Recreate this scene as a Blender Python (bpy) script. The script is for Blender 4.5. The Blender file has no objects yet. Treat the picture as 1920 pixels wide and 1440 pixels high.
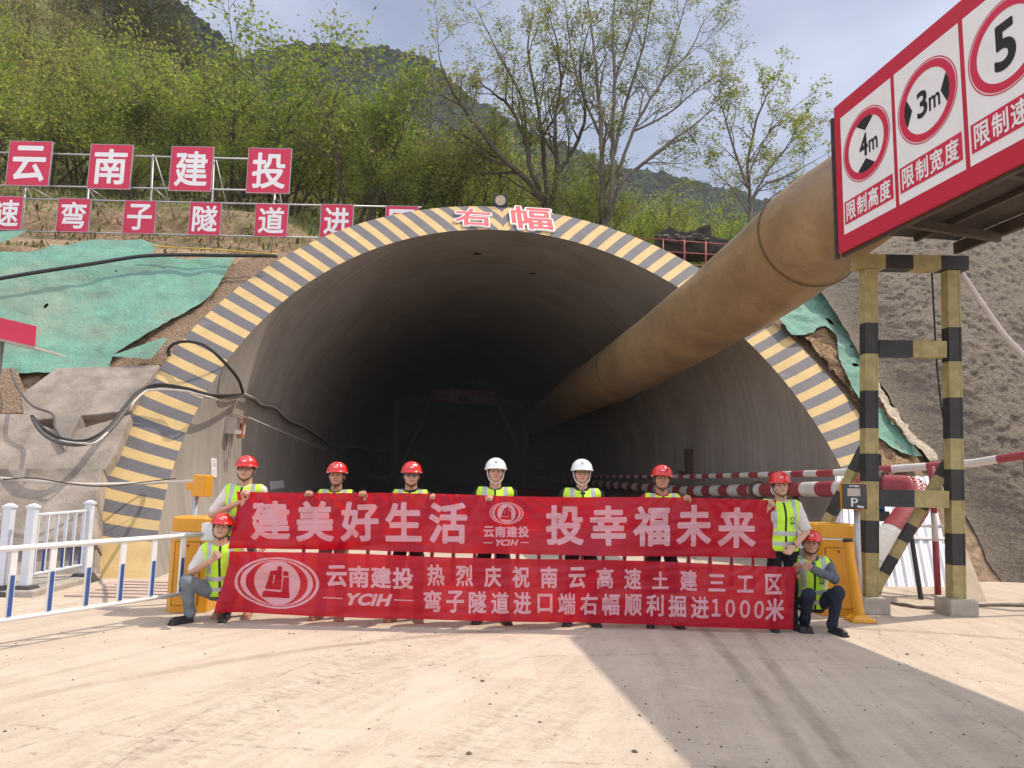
import bpy, bmesh, math, random
import numpy as np
from mathutils import Vector, Matrix
SC = bpy.context.scene
COL = SC.collection
R = math.radians
random.seed(7)

# ------------------------------------------------------------------ camera
FPX, CAMH = 1332.0, 1.7            # focal length in photo pixels, eye height
PITCH, ROLL = math.atan(162 / FPX), 0.022
_f = Vector((0, math.cos(PITCH), math.sin(PITCH)))
_r = Vector((1, 0, 0)); _u = _r.cross(_f)
CR = _r * math.cos(ROLL) + _u * math.sin(ROLL)
CU = _u * math.cos(ROLL) - _r * math.sin(ROLL)
CF = _f
CP = Vector((0, 0, CAMH))
cam = bpy.data.cameras.new('camera'); camo = bpy.data.objects.new('camera', cam); COL.objects.link(camo)
cam.sensor_width = 36; cam.lens = 36 * FPX / 1920; cam.clip_end = 3000; cam.clip_start = 0.05
M = Matrix.Identity(4)
for i, v in enumerate((CR, CU, -CF)):
    for j in range(3): M[j][i] = v[j]
M.translation = CP
camo.matrix_world = M
SC.camera = camo

# ------------------------------------------------------------------ sky, sun, exposure
SUNV = Vector((0.55, 0.24, 1.0)).normalized()
ELEV = math.asin(SUNV.z); AZ = math.atan2(SUNV.x, SUNV.y)
world = bpy.data.worlds.new('World'); SC.world = world; world.use_nodes = True
nt = world.node_tree; bg = nt.nodes['Background']
sky = nt.nodes.new('ShaderNodeTexSky'); sky.sky_type = 'NISHITA'; sky.sun_disc = False
sky.sun_elevation = ELEV; sky.sun_rotation = AZ; sky.air_density = 1.0; sky.dust_density = 2.5; sky.ozone_density = 1.5
tc = nt.nodes.new('ShaderNodeTexCoord'); mp = nt.nodes.new('ShaderNodeMapping'); mp.inputs['Scale'].default_value = (1.3, 1.3, 2.6)
ns = nt.nodes.new('ShaderNodeTexNoise'); ns.inputs['Scale'].default_value = 1.6; ns.inputs['Detail'].default_value = 7; ns.inputs['Roughness'].default_value = 0.5
rp = nt.nodes.new('ShaderNodeValToRGB'); rp.color_ramp.elements[0].position = 0.36; rp.color_ramp.elements[1].position = 0.66
ns2 = nt.nodes.new('ShaderNodeTexNoise'); ns2.inputs['Scale'].default_value = 2.7; ns2.inputs['Detail'].default_value = 6
rp2 = nt.nodes.new('ShaderNodeValToRGB'); rp2.color_ramp.elements[0].color = (2.7, 3.15, 4.4, 1); rp2.color_ramp.elements[1].color = (5.0, 5.4, 6.7, 1)
rp2.color_ramp.elements[0].position = 0.35; rp2.color_ramp.elements[1].position = 0.65
mx = nt.nodes.new('ShaderNodeMixRGB')
ml = nt.nodes.new('ShaderNodeMath'); ml.operation = 'MULTIPLY_ADD'; ml.inputs[1].default_value = 0.35; ml.inputs[2].default_value = 0.65
nt.links.new(tc.outputs['Generated'], mp.inputs['Vector'])
nt.links.new(mp.outputs['Vector'], ns.inputs['Vector']); nt.links.new(mp.outputs['Vector'], ns2.inputs['Vector'])
nt.links.new(ns.outputs['Fac'], rp.inputs['Fac']); nt.links.new(ns2.outputs['Fac'], rp2.inputs['Fac'])
nt.links.new(rp.outputs['Color'], ml.inputs[0]); nt.links.new(ml.outputs[0], mx.inputs['Fac'])
nt.links.new(sky.outputs['Color'], mx.inputs['Color1']); nt.links.new(rp2.outputs['Color'], mx.inputs['Color2'])
# sky dimmed ahead; unseen sky overhead and behind brightened as added fill for shade
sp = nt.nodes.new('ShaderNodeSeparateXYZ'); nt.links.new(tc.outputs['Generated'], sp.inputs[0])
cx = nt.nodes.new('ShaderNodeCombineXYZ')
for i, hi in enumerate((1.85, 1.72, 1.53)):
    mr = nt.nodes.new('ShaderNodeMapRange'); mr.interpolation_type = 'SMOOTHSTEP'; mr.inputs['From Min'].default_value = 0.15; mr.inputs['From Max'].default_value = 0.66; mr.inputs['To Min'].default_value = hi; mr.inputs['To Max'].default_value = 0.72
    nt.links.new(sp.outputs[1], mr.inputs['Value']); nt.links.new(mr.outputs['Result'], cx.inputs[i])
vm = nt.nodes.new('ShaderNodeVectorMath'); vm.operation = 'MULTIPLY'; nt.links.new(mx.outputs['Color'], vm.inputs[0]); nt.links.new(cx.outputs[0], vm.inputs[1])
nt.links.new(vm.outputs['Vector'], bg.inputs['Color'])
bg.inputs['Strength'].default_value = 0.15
sl = bpy.data.lights.new('sun', 'SUN'); sl.energy = 3.45; sl.angle = R(0.55); sl.color = (1.0, 0.89, 0.74)
so = bpy.data.objects.new('sun', sl); COL.objects.link(so)
so.rotation_mode = 'QUATERNION'; so.rotation_quaternion = SUNV.to_track_quat('Z', 'Y'); so.location = (20, 10, 40)
SC.view_settings.view_transform = 'Standard'; SC.view_settings.look = 'None'; SC.view_settings.gamma = 1
SC.view_settings.exposure = 0.32
SC.render.engine = 'CYCLES'
SC.cycles.max_bounces = 8; SC.cycles.transparent_max_bounces = 16
SC.cycles.use_denoising = True

# ------------------------------------------------------------------ pixel helpers (photo pixels -> metres)
def ray(px, py): return CF + CR * ((px - 960) / FPX) - CU * ((py - 720) / FPX)
def A(px, py, Y):
    d = ray(px, py); return CP + d * ((Y - CP.y) / d.y)
def G(px, py, z=0.0):
    d = ray(px, py); return CP + d * ((z - CP.z) / d.z)
# tunnel frame: origin at the portal foot on the axis, y into the tunnel, slope of the cut face ly = CT * z
TX, TY, TZC, CT, YAW, RIN, ROUT = 0.476, 11.37, 2.128, 0.911, 0.107, 6.107, 7.233
TM = Matrix.Translation((TX, TY, 0)) @ Matrix.Rotation(YAW, 4, 'Z')
TMI = TM.inverted()
def PL(lx, ly, z): return TM @ Vector((lx, ly, z))
def S(px, py, off=0.0):
    """point on the slope plane moved off metres towards the viewer"""
    d = TMI.to_3x3() @ ray(px, py); o = TMI @ CP
    # plane: ly - CT*z + off = 0
    t = -(o.y - CT * o.z + off) / (d.y - CT * d.z)
    return TM @ (o + d * t)

# ------------------------------------------------------------------ numpy noise
_P = np.random.RandomState(3).rand(256, 256)
def vn(x, y):
    x = np.asarray(x, float); y = np.asarray(y, float)
    xi = np.floor(x).astype(int); yi = np.floor(y).astype(int); fx = x - xi; fy = y - yi
    fx = fx * fx * (3 - 2 * fx); fy = fy * fy * (3 - 2 * fy)
    a = _P[xi % 256, yi % 256]; b = _P[(xi + 1) % 256, yi % 256]; c = _P[xi % 256, (yi + 1) % 256]; d = _P[(xi + 1) % 256, (yi + 1) % 256]
    return (a * (1 - fx) + b * fx) * (1 - fy) + (c * (1 - fx) + d * fx) * fy - 0.5
def fbm(x, y, o=4):
    s = 0; a = 1.0
    for i in range(o):
        s = s + a * vn(np.asarray(x) * 2 ** i + 17.3 * i, np.asarray(y) * 2 ** i + 5.1 * i); a *= 0.5
    return s
def sstep(a, b, x):
    t = np.clip((np.asarray(x, float) - a) / (b - a), 0, 1); return t * t * (3 - 2 * t)

# ------------------------------------------------------------------ materials
MATS = {}
def lin(c):
    return tuple(((v / 255) / 12.92 if v / 255 <= 0.04045 else ((v / 255 + 0.055) / 1.055) ** 2.4) for v in c)
def mat(name, col, rough=0.6, metal=0.0, var=0.12, vs=6.0, bump=0.0, bs=60.0, col2=None, spots=0.0, spec=0.4, coat=0.0):
    """plain surface: two-scale noise tint, optional dirt spots of a second colour, fine bump"""
    if name in MATS: return MATS[name]
    m = bpy.data.materials.new(name); m.use_nodes = True; n = m.node_tree.nodes; l = m.node_tree.links
    p = n['Principled BSDF']; p.inputs['Roughness'].default_value = rough; p.inputs['Metallic'].default_value = metal
    p.inputs['Specular IOR Level'].default_value = spec
    if coat: p.inputs['Coat Weight'].default_value = coat; p.inputs['Coat Roughness'].default_value = 0.15
    t = n.new('ShaderNodeTexCoord')
    a = n.new('ShaderNodeTexNoise'); a.inputs['Scale'].default_value = vs; a.inputs['Detail'].default_value = 6; a.inputs['Roughness'].default_value = 0.65
    l.new(t.outputs['Object'], a.inputs['Vector'])
    r = n.new('ShaderNodeValToRGB'); r.color_ramp.elements[0].position = 0.3; r.color_ramp.elements[1].position = 0.7
    c2 = col2 or col
    r.color_ramp.elements[0].color = (*[max(0, v * (1 - var)) for v in c2], 1); r.color_ramp.elements[1].color = (*[min(1, v * (1 + var)) for v in col], 1)
    l.new(a.outputs['Fac'], r.inputs['Fac']); out = r.outputs['Color']
    if spots:
        b = n.new('ShaderNodeTexNoise'); b.inputs['Scale'].default_value = vs * 2.3; b.inputs['Detail'].default_value = 9; b.inputs['Roughness'].default_value = 0.75
        l.new(t.outputs['Object'], b.inputs['Vector'])
        q = n.new('ShaderNodeValToRGB'); q.color_ramp.elements[0].position = 0.58; q.color_ramp.elements[1].position = 0.68
        q.color_ramp.elements[1].color = (spots, spots, spots, 1)
        l.new(b.outputs['Fac'], q.inputs['Fac'])
        x = n.new('ShaderNodeMixRGB'); l.new(q.outputs['Color'], x.inputs['Fac']); l.new(out, x.inputs['Color1'])
        x.inputs['Color2'].default_value = (0.33, 0.27, 0.2, 1); out = x.outputs['Color']
    l.new(out, p.inputs['Base Color'])
    if bump:
        b = n.new('ShaderNodeTexNoise'); b.inputs['Scale'].default_value = bs; b.inputs['Detail'].default_value = 6
        l.new(t.outputs['Object'], b.inputs['Vector'])
        u = n.new('ShaderNodeBump'); u.inputs['Strength'].default_value = bump; u.inputs['Distance'].default_value = 0.02 if bump < 0.95 else 0.07
        l.new(b.outputs['Fac'], u.inputs['Height']); l.new(u.outputs['Normal'], p.inputs['Normal'])
    MATS[name] = m; return m
def node(m, typ, **kw):
    n = m.node_tree.nodes.new(typ)
    for k, v in kw.items():
        if k in n.inputs: n.inputs[k].default_value = v
        else: setattr(n, k, v)
    return n
def math_node(m, op, a, b=None, c=None, clamp=False):
    n = m.node_tree.nodes.new('ShaderNodeMath'); n.operation = op; n.use_clamp = clamp
    for i, v in enumerate((a, b, c)):
        if v is None: continue
        if isinstance(v, (int, float)): n.inputs[i].default_value = v
        else: m.node_tree.links.new(v, n.inputs[i])
    return n.outputs[0]

# ------------------------------------------------------------------ mesh builders
def wm(o):
    m = o.matrix_basis.copy()
    while o.parent is not None:
        o = o.parent; m = o.matrix_basis @ m
    return m
class MB:
    """collects geometry in world coordinates; build() links it as ONE mesh object"""
    def __init__(s): s.v = []; s.f = []; s.m = []
    def add(s, vs, fs, mi=0):
        b = len(s.v); s.v.extend([tuple(p) for p in vs]); s.f.extend([tuple(b + i for i in f) for f in fs])
        s.m.extend([mi] * len(fs) if isinstance(mi, int) else mi); return s
    def box(s, c, size, rot=None, mi=0, taper=1.0):
        hx, hy, hz = [v / 2 for v in size]; rot = rot or Matrix.Identity(3); c = Vector(c)
        vs = []
        for z in (-1, 1):
            k = taper if z > 0 else 1
            for x, y in ((-1, -1), (1, -1), (1, 1), (-1, 1)): vs.append(c + rot @ Vector((x * hx * k, y * hy * k, z * hz)))
        return s.add(vs, [(3, 2, 1, 0), (4, 5, 6, 7), (0, 1, 5, 4), (1, 2, 6, 5), (2, 3, 7, 6), (3, 0, 4, 7)], mi)
    def beam(s, a, b, w, h, up=(0, 0, 1), mi=0):
        a = Vector(a); b = Vector(b); d = b - a; L = d.length; d.normalize(); up = Vector(up)
        x = d.cross(up)
        if x.length < 1e-4: x = d.cross(Vector((0, 1, 0)))
        x.normalize(); z = x.cross(d)
        return s.box((a + b) / 2, (w, L, h), Matrix((x, d, z)).transposed(), mi)
    def tube(s, pts, rad, n=8, mi=0, caps=True):
        pts = [Vector(p) for p in pts]; k = len(pts); rad = rad if hasattr(rad, '__len__') else [rad] * k
        t = [(pts[min(i + 1, k - 1)] - pts[max(i - 1, 0)]).normalized() for i in range(k)]
        nrm = t[0].cross(Vector((0.13, 0.21, 1)))
        if nrm.length < 1e-3: nrm = t[0].cross(Vector((1, 0, 0)))
        nrm.normalize(); vs = []; fs = []
        for i in range(k):
            nrm = (nrm - t[i] * nrm.dot(t[i])).normalized(); b = t[i].cross(nrm)
            for j in range(n):
                a = 2 * math.pi * j / n; vs.append(pts[i] + (nrm * math.cos(a) + b * math.sin(a)) * rad[i])
        for i in range(k - 1):
            for j in range(n):
                fs.append((i * n + j, i * n + (j + 1) % n, (i + 1) * n + (j + 1) % n, (i + 1) * n + j))
        if caps: fs.append(tuple(range(n - 1, -1, -1))); fs.append(tuple((k - 1) * n + j for j in range(n)))
        return s.add(vs, fs, mi)
    def cyl(s, a, b, r, n=16, mi=0, r2=None): return s.tube([a, b], [r, r if r2 is None else r2], n, mi)
    def disc(s, c, nx, ny, rx, ry, n=32, mi=0, rin=0.0, rin2=None):
        """flat ellipse (or ring) spanned by unit vectors nx, ny"""
        c = Vector(c); nx = Vector(nx); ny = Vector(ny)
        o = [c + nx * rx * math.cos(2 * math.pi * i / n) + ny * ry * math.sin(2 * math.pi * i / n) for i in range(n)]
        if rin:
            r2 = rin2 or rin * ry / rx
            q = [c + nx * rin * math.cos(2 * math.pi * i / n) + ny * r2 * math.sin(2 * math.pi * i / n) for i in range(n)]
            return s.add(o + q, [(i, (i + 1) % n, n + (i + 1) % n, n + i) for i in range(n)], mi)
        return s.add(o, [tuple(range(n))], mi)
    def prism(s, poly, d, mi=0):
        d = Vector(d); n = len(poly); p = [Vector(q) for q in poly]
        return s.add(p + [q + d for q in p], [tuple(range(n)), tuple(range(2 * n - 1, n - 1, -1))] + [(i, n + i, n + (i + 1) % n, (i + 1) % n) for i in range(n)], mi)
    def build(s, name, mats, parent=None, smooth=False, bevel=0.0, auto=None):
        me = bpy.data.meshes.new(name); vs = s.v
        if parent is not None:
            inv = wm(parent).inverted(); vs = [tuple(inv @ Vector(p)) for p in vs]
        me.from_pydata(vs, [], s.f)
        mats = mats if isinstance(mats, (list, tuple)) else [mats]
        for q in mats: me.materials.append(q)
        if len(mats) > 1: me.polygons.foreach_set('material_index', s.m)
        me.update(); bm = bmesh.new(); bm.from_mesh(me); bmesh.ops.recalc_face_normals(bm, faces=bm.faces); bm.to_mesh(me); bm.free()
        if smooth: me.polygons.foreach_set('use_smooth', [True] * len(me.polygons))
        if auto: 
            try: me.set_sharp_from_angle(angle=R(auto))
            except Exception: pass
        o = bpy.data.objects.new(name, me); COL.objects.link(o)
        if parent is not None: o.parent = parent
        if bevel:
            b = o.modifiers.new('bevel', 'BEVEL'); b.width = bevel; b.segments = 2; b.limit_method = 'ANGLE'; b.angle_limit = R(40)
        return o
def arr_obj(name, V, F, mats, parent=None, smooth=True, mi=None):
    """numpy verts / face list straight to an object (local coordinates of parent)"""
    me = bpy.data.meshes.new(name); me.from_pydata([tuple(p) for p in np.asarray(V).tolist()], [], [tuple(f) for f in (F.tolist() if hasattr(F, 'tolist') else F)])
    for q in (mats if isinstance(mats, (list, tuple)) else [mats]): me.materials.append(q)
    if mi is not None: me.polygons.foreach_set('material_index', list(mi))
    if smooth: me.polygons.foreach_set('use_smooth', [True] * len(me.polygons))
    me.update(); o = bpy.data.objects.new(name, me); COL.objects.link(o)
    if parent is not None: o.parent = parent
    return o
def tag(o, label=None, cat=None, group=None, kind=None):
    if label: o['label'] = label
    if cat: o['category'] = cat
    if group: o['group'] = group
    if kind: o['kind'] = kind
    return o
def thing(name, label, cat, loc=(0, 0, 0), rz=0.0, group=None):
    o = bpy.data.objects.new(name, None); o.empty_display_size = 0.1; COL.objects.link(o)
    o.location = loc; o.rotation_euler = (0, 0, rz); return tag(o, label, cat, group)
def copy_tree(o, parent=None):
    c = o.copy(); COL.objects.link(c)
    if parent is not None: c.parent = parent
    for ch in list(o.children): copy_tree(ch, c)
    return c

# ------------------------------------------------------------------ flat lettering and flat shapes (distance field -> marching squares)
def msq(f, x0, y0, st):
    """polygons of the region f<0 on a grid"""
    ny, nx = f.shape; V = []; F = []; ix = {}
    def nv(i, j):
        k = (i, j)
        if k not in ix: ix[k] = len(V); V.append((x0 + j * st, y0 + i * st))
        return ix[k]
    def ev(i, j, i2, j2):
        if (i2, j2) < (i, j): i, j, i2, j2 = i2, j2, i, j
        k = (i, j, i2, j2)
        if k not in ix:
            a = f[i, j]; b = f[i2, j2]; t = a / (a - b); t = min(max(t, 0.02), 0.98)
            ix[k] = len(V); V.append((x0 + (j + (j2 - j) * t) * st, y0 + (i + (i2 - i) * t) * st))
        return ix[k]
    s = f < 0
    act = s[:-1, :-1] | s[1:, :-1] | s[:-1, 1:] | s[1:, 1:]
    for i, j in zip(*np.nonzero(act)):
        c = ((i, j), (i, j + 1), (i + 1, j + 1), (i + 1, j)); p = []
        for q in range(4):
            a = c[q]; b = c[(q + 1) % 4]
            if s[a]: p.append(nv(*a))
            if s[a] != s[b]: p.append(ev(*a, *b))
        if len(p) > 2: F.append(tuple(p))
    return np.array(V), F
def segdist(X, Y, segs):
    D = np.full(X.shape, 1e9)
    for (ax, ay), (bx, by) in segs:
        dx, dy = bx - ax, by - ay; L = dx * dx + dy * dy + 1e-12
        t = np.clip(((X - ax) * dx + (Y - ay) * dy) / L, 0, 1)
        D = np.minimum(D, np.hypot(X - ax - t * dx, Y - ay - t * dy))
    return D
_GL = {}
def glyph(ch, bold=0.03, res=56):
    """bold outline of one character in em units -> verts, faces, (xmin, xmax, ymin, ymax)"""
    k = (ch, bold, res)
    if k in _GL: return _GL[k]
    c = bpy.data.curves.new('glyph', 'FONT'); c.body = ch; c.size = 1; c.resolution_u = 6
    o = bpy.data.objects.new('glyph', c); COL.objects.link(o)
    dg = bpy.context.evaluated_depsgraph_get(); dg.update()
    me = bpy.data.meshes.new_from_object(o.evaluated_get(dg), depsgraph=dg)
    v = np.array([p.co[:2] for p in me.vertices]); me.calc_loop_triangles()
    tri = [tuple(t.vertices) for t in me.loop_triangles]
    cnt = {}
    for pl in me.polygons:
        for e in pl.edge_keys: cnt[e] = cnt.get(e, 0) + 1
    segs = [(v[a], v[b]) for (a, b), n in cnt.items() if n == 1]
    bpy.data.objects.remove(o); bpy.data.curves.remove(c); bpy.data.meshes.remove(me)
    x0, y0 = v.min(0) - bold - 0.06; x1, y1 = v.max(0) + bold + 0.06; st = 1.0 / res
    X, Y = np.meshgrid(np.arange(x0, x1, st), np.arange(y0, y1, st))
    ins = np.zeros(X.shape, bool)
    for a, b, d in tri:
        (ax, ay), (bx, by), (cx, cy) = v[a], v[b], v[d]
        u = (bx - ax) * (Y - ay) - (by - ay) * (X - ax); w = (cx - bx) * (Y - by) - (cy - by) * (X - bx); z = (ax - cx) * (Y - cy) - (ay - cy) * (X - cx)
        ins |= ((u >= 0) & (w >= 0) & (z >= 0)) | ((u <= 0) & (w <= 0) & (z <= 0))
    D = segdist(X, Y, segs); D = np.where(ins, -D, D) - bold
    V, F = msq(D, x0, y0, st)
    _GL[k] = (V, F, (V[:, 0].min(), V[:, 0].max(), V[:, 1].min(), V[:, 1].max())); return _GL[k]
def poly2d(poly, st, jag=0.0, js=3.0, holes=()):
    """flat region inside poly, edges roughened by jag"""
    p = np.array(poly, float); x0, y0 = p.min(0) - 2 * st - jag; x1, y1 = p.max(0) + 2 * st + jag
    X, Y = np.meshgrid(np.arange(x0, x1 + st, st), np.arange(y0, y1 + st, st))
    def sd(p):
        n = len(p); ins = np.zeros(X.shape, bool)
        for i in range(n):
            (ax, ay), (bx, by) = p[i], p[(i + 1) % n]
            if ay == by: continue
            ins ^= ((ay > Y) != (by > Y)) & (X < (bx - ax) * (Y - ay) / (by - ay) + ax)
        D = segdist(X, Y, [(p[i], p[(i + 1) % n]) for i in range(n)]); return np.where(ins, -D, D)
    D = sd(p)
    if jag: D = D + jag * fbm(X * js, Y * js, 4)
    for h in holes:
        c, r = h[:2], h[2]; e = h[3] if len(h) > 3 else 1.0
        D = np.maximum(D, r * (1 + 0.8 * fbm(X * 9, Y * 9, 3)) - np.hypot((X - c[0]), (Y - c[1]) * e))
    return msq(D, x0, y0, st)
def text_cells(s, boxes, bold=0.03, res=56, shear=0.0):
    """each character of s fitted into its own box (x0, x1, y0, y1) -> verts2d, faces"""
    VV = []; FF = []; b = 0
    for ch, (x0, x1, y0, y1) in zip(s, boxes):
        V, F, (a0, a1, b0, b1) = glyph(ch, bold, res)
        u = (V[:, 0] - a0) / (a1 - a0); w = (V[:, 1] - b0) / (b1 - b0)
        VV.append(np.stack([x0 + u * (x1 - x0) + shear * (w - 0.5) * (y1 - y0), y0 + w * (y1 - y0)], -1)); FF += [tuple(i + b for i in f) for f in F]; b += len(V)
    return np.concatenate(VV), FF
def row(s, x0, x1, y0, y1, fill=0.9):
    """equal boxes for a row of characters"""
    n = len(s); w = (x1 - x0) / n; return [(x0 + i * w + w * (1 - fill) / 2, x0 + (i + 1) * w - w * (1 - fill) / 2, y0, y1) for i in range(n)]
def flat_text(mb, V, F, o, ux, uy, mi=0, off=0.0, thick=0.0):
    """flat 2-D shape placed at o spanned by ux, uy, raised by off along the normal; thick adds sides behind"""
    o = Vector(o); ux = Vector(ux); uy = Vector(uy); n = ux.cross(uy).normalized()
    pts = [o + ux * float(x) + uy * float(y) + n * off for x, y in V]
    mb.add(pts, F, mi)
    if thick:
        e = {}
        for f in F:
            for i in range(len(f)):
                a, b = f[i], f[(i + 1) % len(f)]; e[(a, b)] = 1
        rim = [(a, b) for (a, b) in e if (b, a) not in e]
        base = len(mb.v); mb.v.extend([tuple(p - n * thick) for p in pts]); k = base - len(pts)
        mb.f.extend([(k + a, k + b, base + b, base + a) for a, b in rim]); mb.m.extend([mi] * len(rim))
# ================================================================== GROUND
def arc3(p, q, r):
    ax, ay, bx, by, cx, cy = p.x, p.y, q.x, q.y, r.x, r.y
    d = 2 * (ax * (by - cy) + bx * (cy - ay) + cx * (ay - by))
    ux = ((ax**2 + ay**2) * (by - cy) + (bx**2 + by**2) * (cy - ay) + (cx**2 + cy**2) * (ay - by)) / d
    uy = ((ax**2 + ay**2) * (cx - bx) + (bx**2 + by**2) * (ax - cx) + (cx**2 + cy**2) * (bx - ax)) / d
    return ux, uy, math.hypot(ax - ux, ay - uy)
def ground_material():
    m = bpy.data.materials.new('dusty_ground'); m.use_nodes = True; l = m.node_tree.links
    p = m.node_tree.nodes['Principled BSDF']; p.inputs['Roughness'].default_value = 0.95; p.inputs['Specular IOR Level'].default_value = 0.15
    t = node(m, 'ShaderNodeTexCoord')
    def noise(sc, det=6, ro=0.6, stretch=None, rot=0):
        n = node(m, 'ShaderNodeTexNoise', Scale=sc, Detail=det, Roughness=ro)
        if stretch:
            q = node(m, 'ShaderNodeMapping'); q.inputs['Scale'].default_value = stretch; q.inputs['Rotation'].default_value = (0, 0, rot)
            l.new(t.outputs['Object'], q.inputs['Vector']); l.new(q.outputs['Vector'], n.inputs['Vector'])
        else: l.new(t.outputs['Object'], n.inputs['Vector'])
        return n.outputs['Fac']
    big = noise(0.35, 5); mid = noise(2.2, 8, 0.7); fine = noise(30, 6, 0.75); wash = noise(1.2, 6, 0.65, (1.0, 4.0, 1), R(38))
    grit = noise(75, 3, 0.6)
    sp0 = node(m, 'ShaderNodeSeparateXYZ'); l.new(t.outputs['Object'], sp0.inputs[0])
    def streak(a, fr, fa, det=5):
        dx = math_node(m, 'SUBTRACT', sp0.outputs[0], a[0]); dy = math_node(m, 'SUBTRACT', sp0.outputs[1], a[1])
        rr = math_node(m, 'POWER', math_node(m, 'ADD', math_node(m, 'MULTIPLY', dx, dx), math_node(m, 'MULTIPLY', dy, dy)), 0.5); an = math_node(m, 'ARCTAN2', dy, dx)
        cb = node(m, 'ShaderNodeCombineXYZ'); l.new(math_node(m, 'MULTIPLY', rr, fr), cb.inputs[0]); l.new(math_node(m, 'MULTIPLY', an, a[2] * fa), cb.inputs[1])
        q = node(m, 'ShaderNodeTexNoise', Scale=1.0, Detail=det, Roughness=0.7, Distortion=0.3); l.new(cb.outputs[0], q.inputs['Vector']); return q.outputs['Fac']
    aL = arc3(*[G(*q) for q in ((420, 1440), (720, 1300), (1010, 1195))]); aR = arc3(*[G(*q) for q in ((1520, 1440), (1400, 1270), (1320, 1180))])
    side = math_node(m, 'MULTIPLY_ADD', sp0.outputs[0], 0.7, -0.2, clamp=True)
    mixf = lambda a_, b_: math_node(m, 'ADD', math_node(m, 'MULTIPLY', a_, math_node(m, 'SUBTRACT', 1.0, side)), math_node(m, 'MULTIPLY', b_, side))
    long_ = mixf(streak(aL, 4.5, 0.35), streak(aR, 4.5, 0.35)); tread = mixf(streak(aL, 7.0, 16.0, 4), streak(aR, 7.0, 16.0, 4)); lane = mixf(streak(aL, 1.3, 0.12, 3), streak(aR, 1.3, 0.12, 3))
    lanem = math_node(m, 'MULTIPLY_ADD', lane, 6.0, -2.9, clamp=True); tread = math_node(m, 'MULTIPLY', math_node(m, 'SUBTRACT', tread, 0.5), lanem)
    s = math_node(m, 'MULTIPLY_ADD', mid, 0.40, math_node(m, 'MULTIPLY_ADD', big, 0.25, math_node(m, 'MULTIPLY_ADD', fine, 0.34, math_node(m, 'MULTIPLY_ADD', long_, 0.55, math_node(m, 'MULTIPLY_ADD', tread, 1.0, math_node(m, 'MULTIPLY_ADD', wash, 0.10, -0.135))))))
    r = node(m, 'ShaderNodeValToRGB'); e = r.color_ramp.elements
    e[0].position = 0.40; e[0].color = (0.305, 0.245, 0.188, 1); e[1].position = 0.86; e[1].color = (0.57, 0.475, 0.375, 1)
    l.new(s, r.inputs['Fac'])
    # worn wheel tracks and joints: bands round circles, broken up by noise
    sep = node(m, 'ShaderNodeSeparateXYZ'); l.new(t.outputs['Object'], sep.inputs[0]); X, Y = sep.outputs[0], sep.outputs[1]
    brk = noise(1.6, 7, 0.7); wob = math_node(m, 'MULTIPLY', math_node(m, 'SUBTRACT', noise(3.0, 4), 0.5), 0.10)
    dark = None; light = None; crack = None
    def band(a, w, soft):
        cx, cy, rr = a
        d = math_node(m, 'POWER', math_node(m, 'ADD', math_node(m, 'POWER', math_node(m, 'SUBTRACT', X, cx), 2.0), math_node(m, 'POWER', math_node(m, 'SUBTRACT', Y, cy), 2.0)), 0.5)
        d = math_node(m, 'ABSOLUTE', math_node(m, 'ADD', math_node(m, 'SUBTRACT', d, rr), wob))
        return math_node(m, 'DIVIDE', math_node(m, 'SUBTRACT', w, d), soft, clamp=True)
    for pts in TRACKS:
        b = band(arc3(*[G(*q) for q in pts]), 0.085, 0.05); dark = b if dark is None else math_node(m, 'MAXIMUM', dark, b)
    for pts in RUTS:
        b = band(arc3(*[G(*q) for q in pts]), 0.05, 0.07); light = b if light is None else math_node(m, 'MAXIMUM', light, b)
    for pts in CRACKS:
        b = band(arc3(*[G(*q) for q in pts]), 0.022, 0.02); crack = b if crack is None else math_node(m, 'MAXIMUM', crack, b)
    bk = math_node(m, 'MULTIPLY_ADD', brk, 2.4, -0.65, clamp=True)
    x1 = node(m, 'ShaderNodeMixRGB', blend_type='MULTIPLY'); l.new(math_node(m, 'MULTIPLY', math_node(m, 'MULTIPLY', dark, bk), 0.9), x1.inputs['Fac']); l.new(r.outputs['Color'], x1.inputs['Color1']); x1.inputs['Color2'].default_value = (0.60, 0.58, 0.56, 1)
    x2 = node(m, 'ShaderNodeMixRGB'); l.new(math_node(m, 'MULTIPLY', math_node(m, 'MULTIPLY', light, bk), 0.6), x2.inputs['Fac']); l.new(x1.outputs['Color'], x2.inputs['Color1']); x2.inputs['Color2'].default_value = (0.63, 0.55, 0.45, 1)
    bk2 = math_node(m, 'MULTIPLY_ADD', noise(7, 6, 0.8), 7.0, -3.3, clamp=True)
    x3 = node(m, 'ShaderNodeMixRGB'); l.new(math_node(m, 'MULTIPLY', math_node(m, 'MULTIPLY', crack, bk2), 0.85), x3.inputs['Fac']); l.new(x2.outputs['Color'], x3.inputs['Color1']); x3.inputs['Color2'].default_value = (0.20, 0.155, 0.115, 1)
    # scattered dark grit and brown stains
    gr = math_node(m, 'MULTIPLY_ADD', grit, 14.0, -9.6, clamp=True); cl = math_node(m, 'MULTIPLY_ADD', noise(1.1, 5), 4.0, -1.9, clamp=True)
    x4 = node(m, 'ShaderNodeMixRGB'); l.new(math_node(m, 'MULTIPLY', math_node(m, 'MULTIPLY', gr, cl), 0.55), x4.inputs['Fac']); l.new(x3.outputs['Color'], x4.inputs['Color1']); x4.inputs['Color2'].default_value = (0.16, 0.13, 0.10, 1)
    l.new(x4.outputs['Color'], p.inputs['Base Color'])
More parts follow.
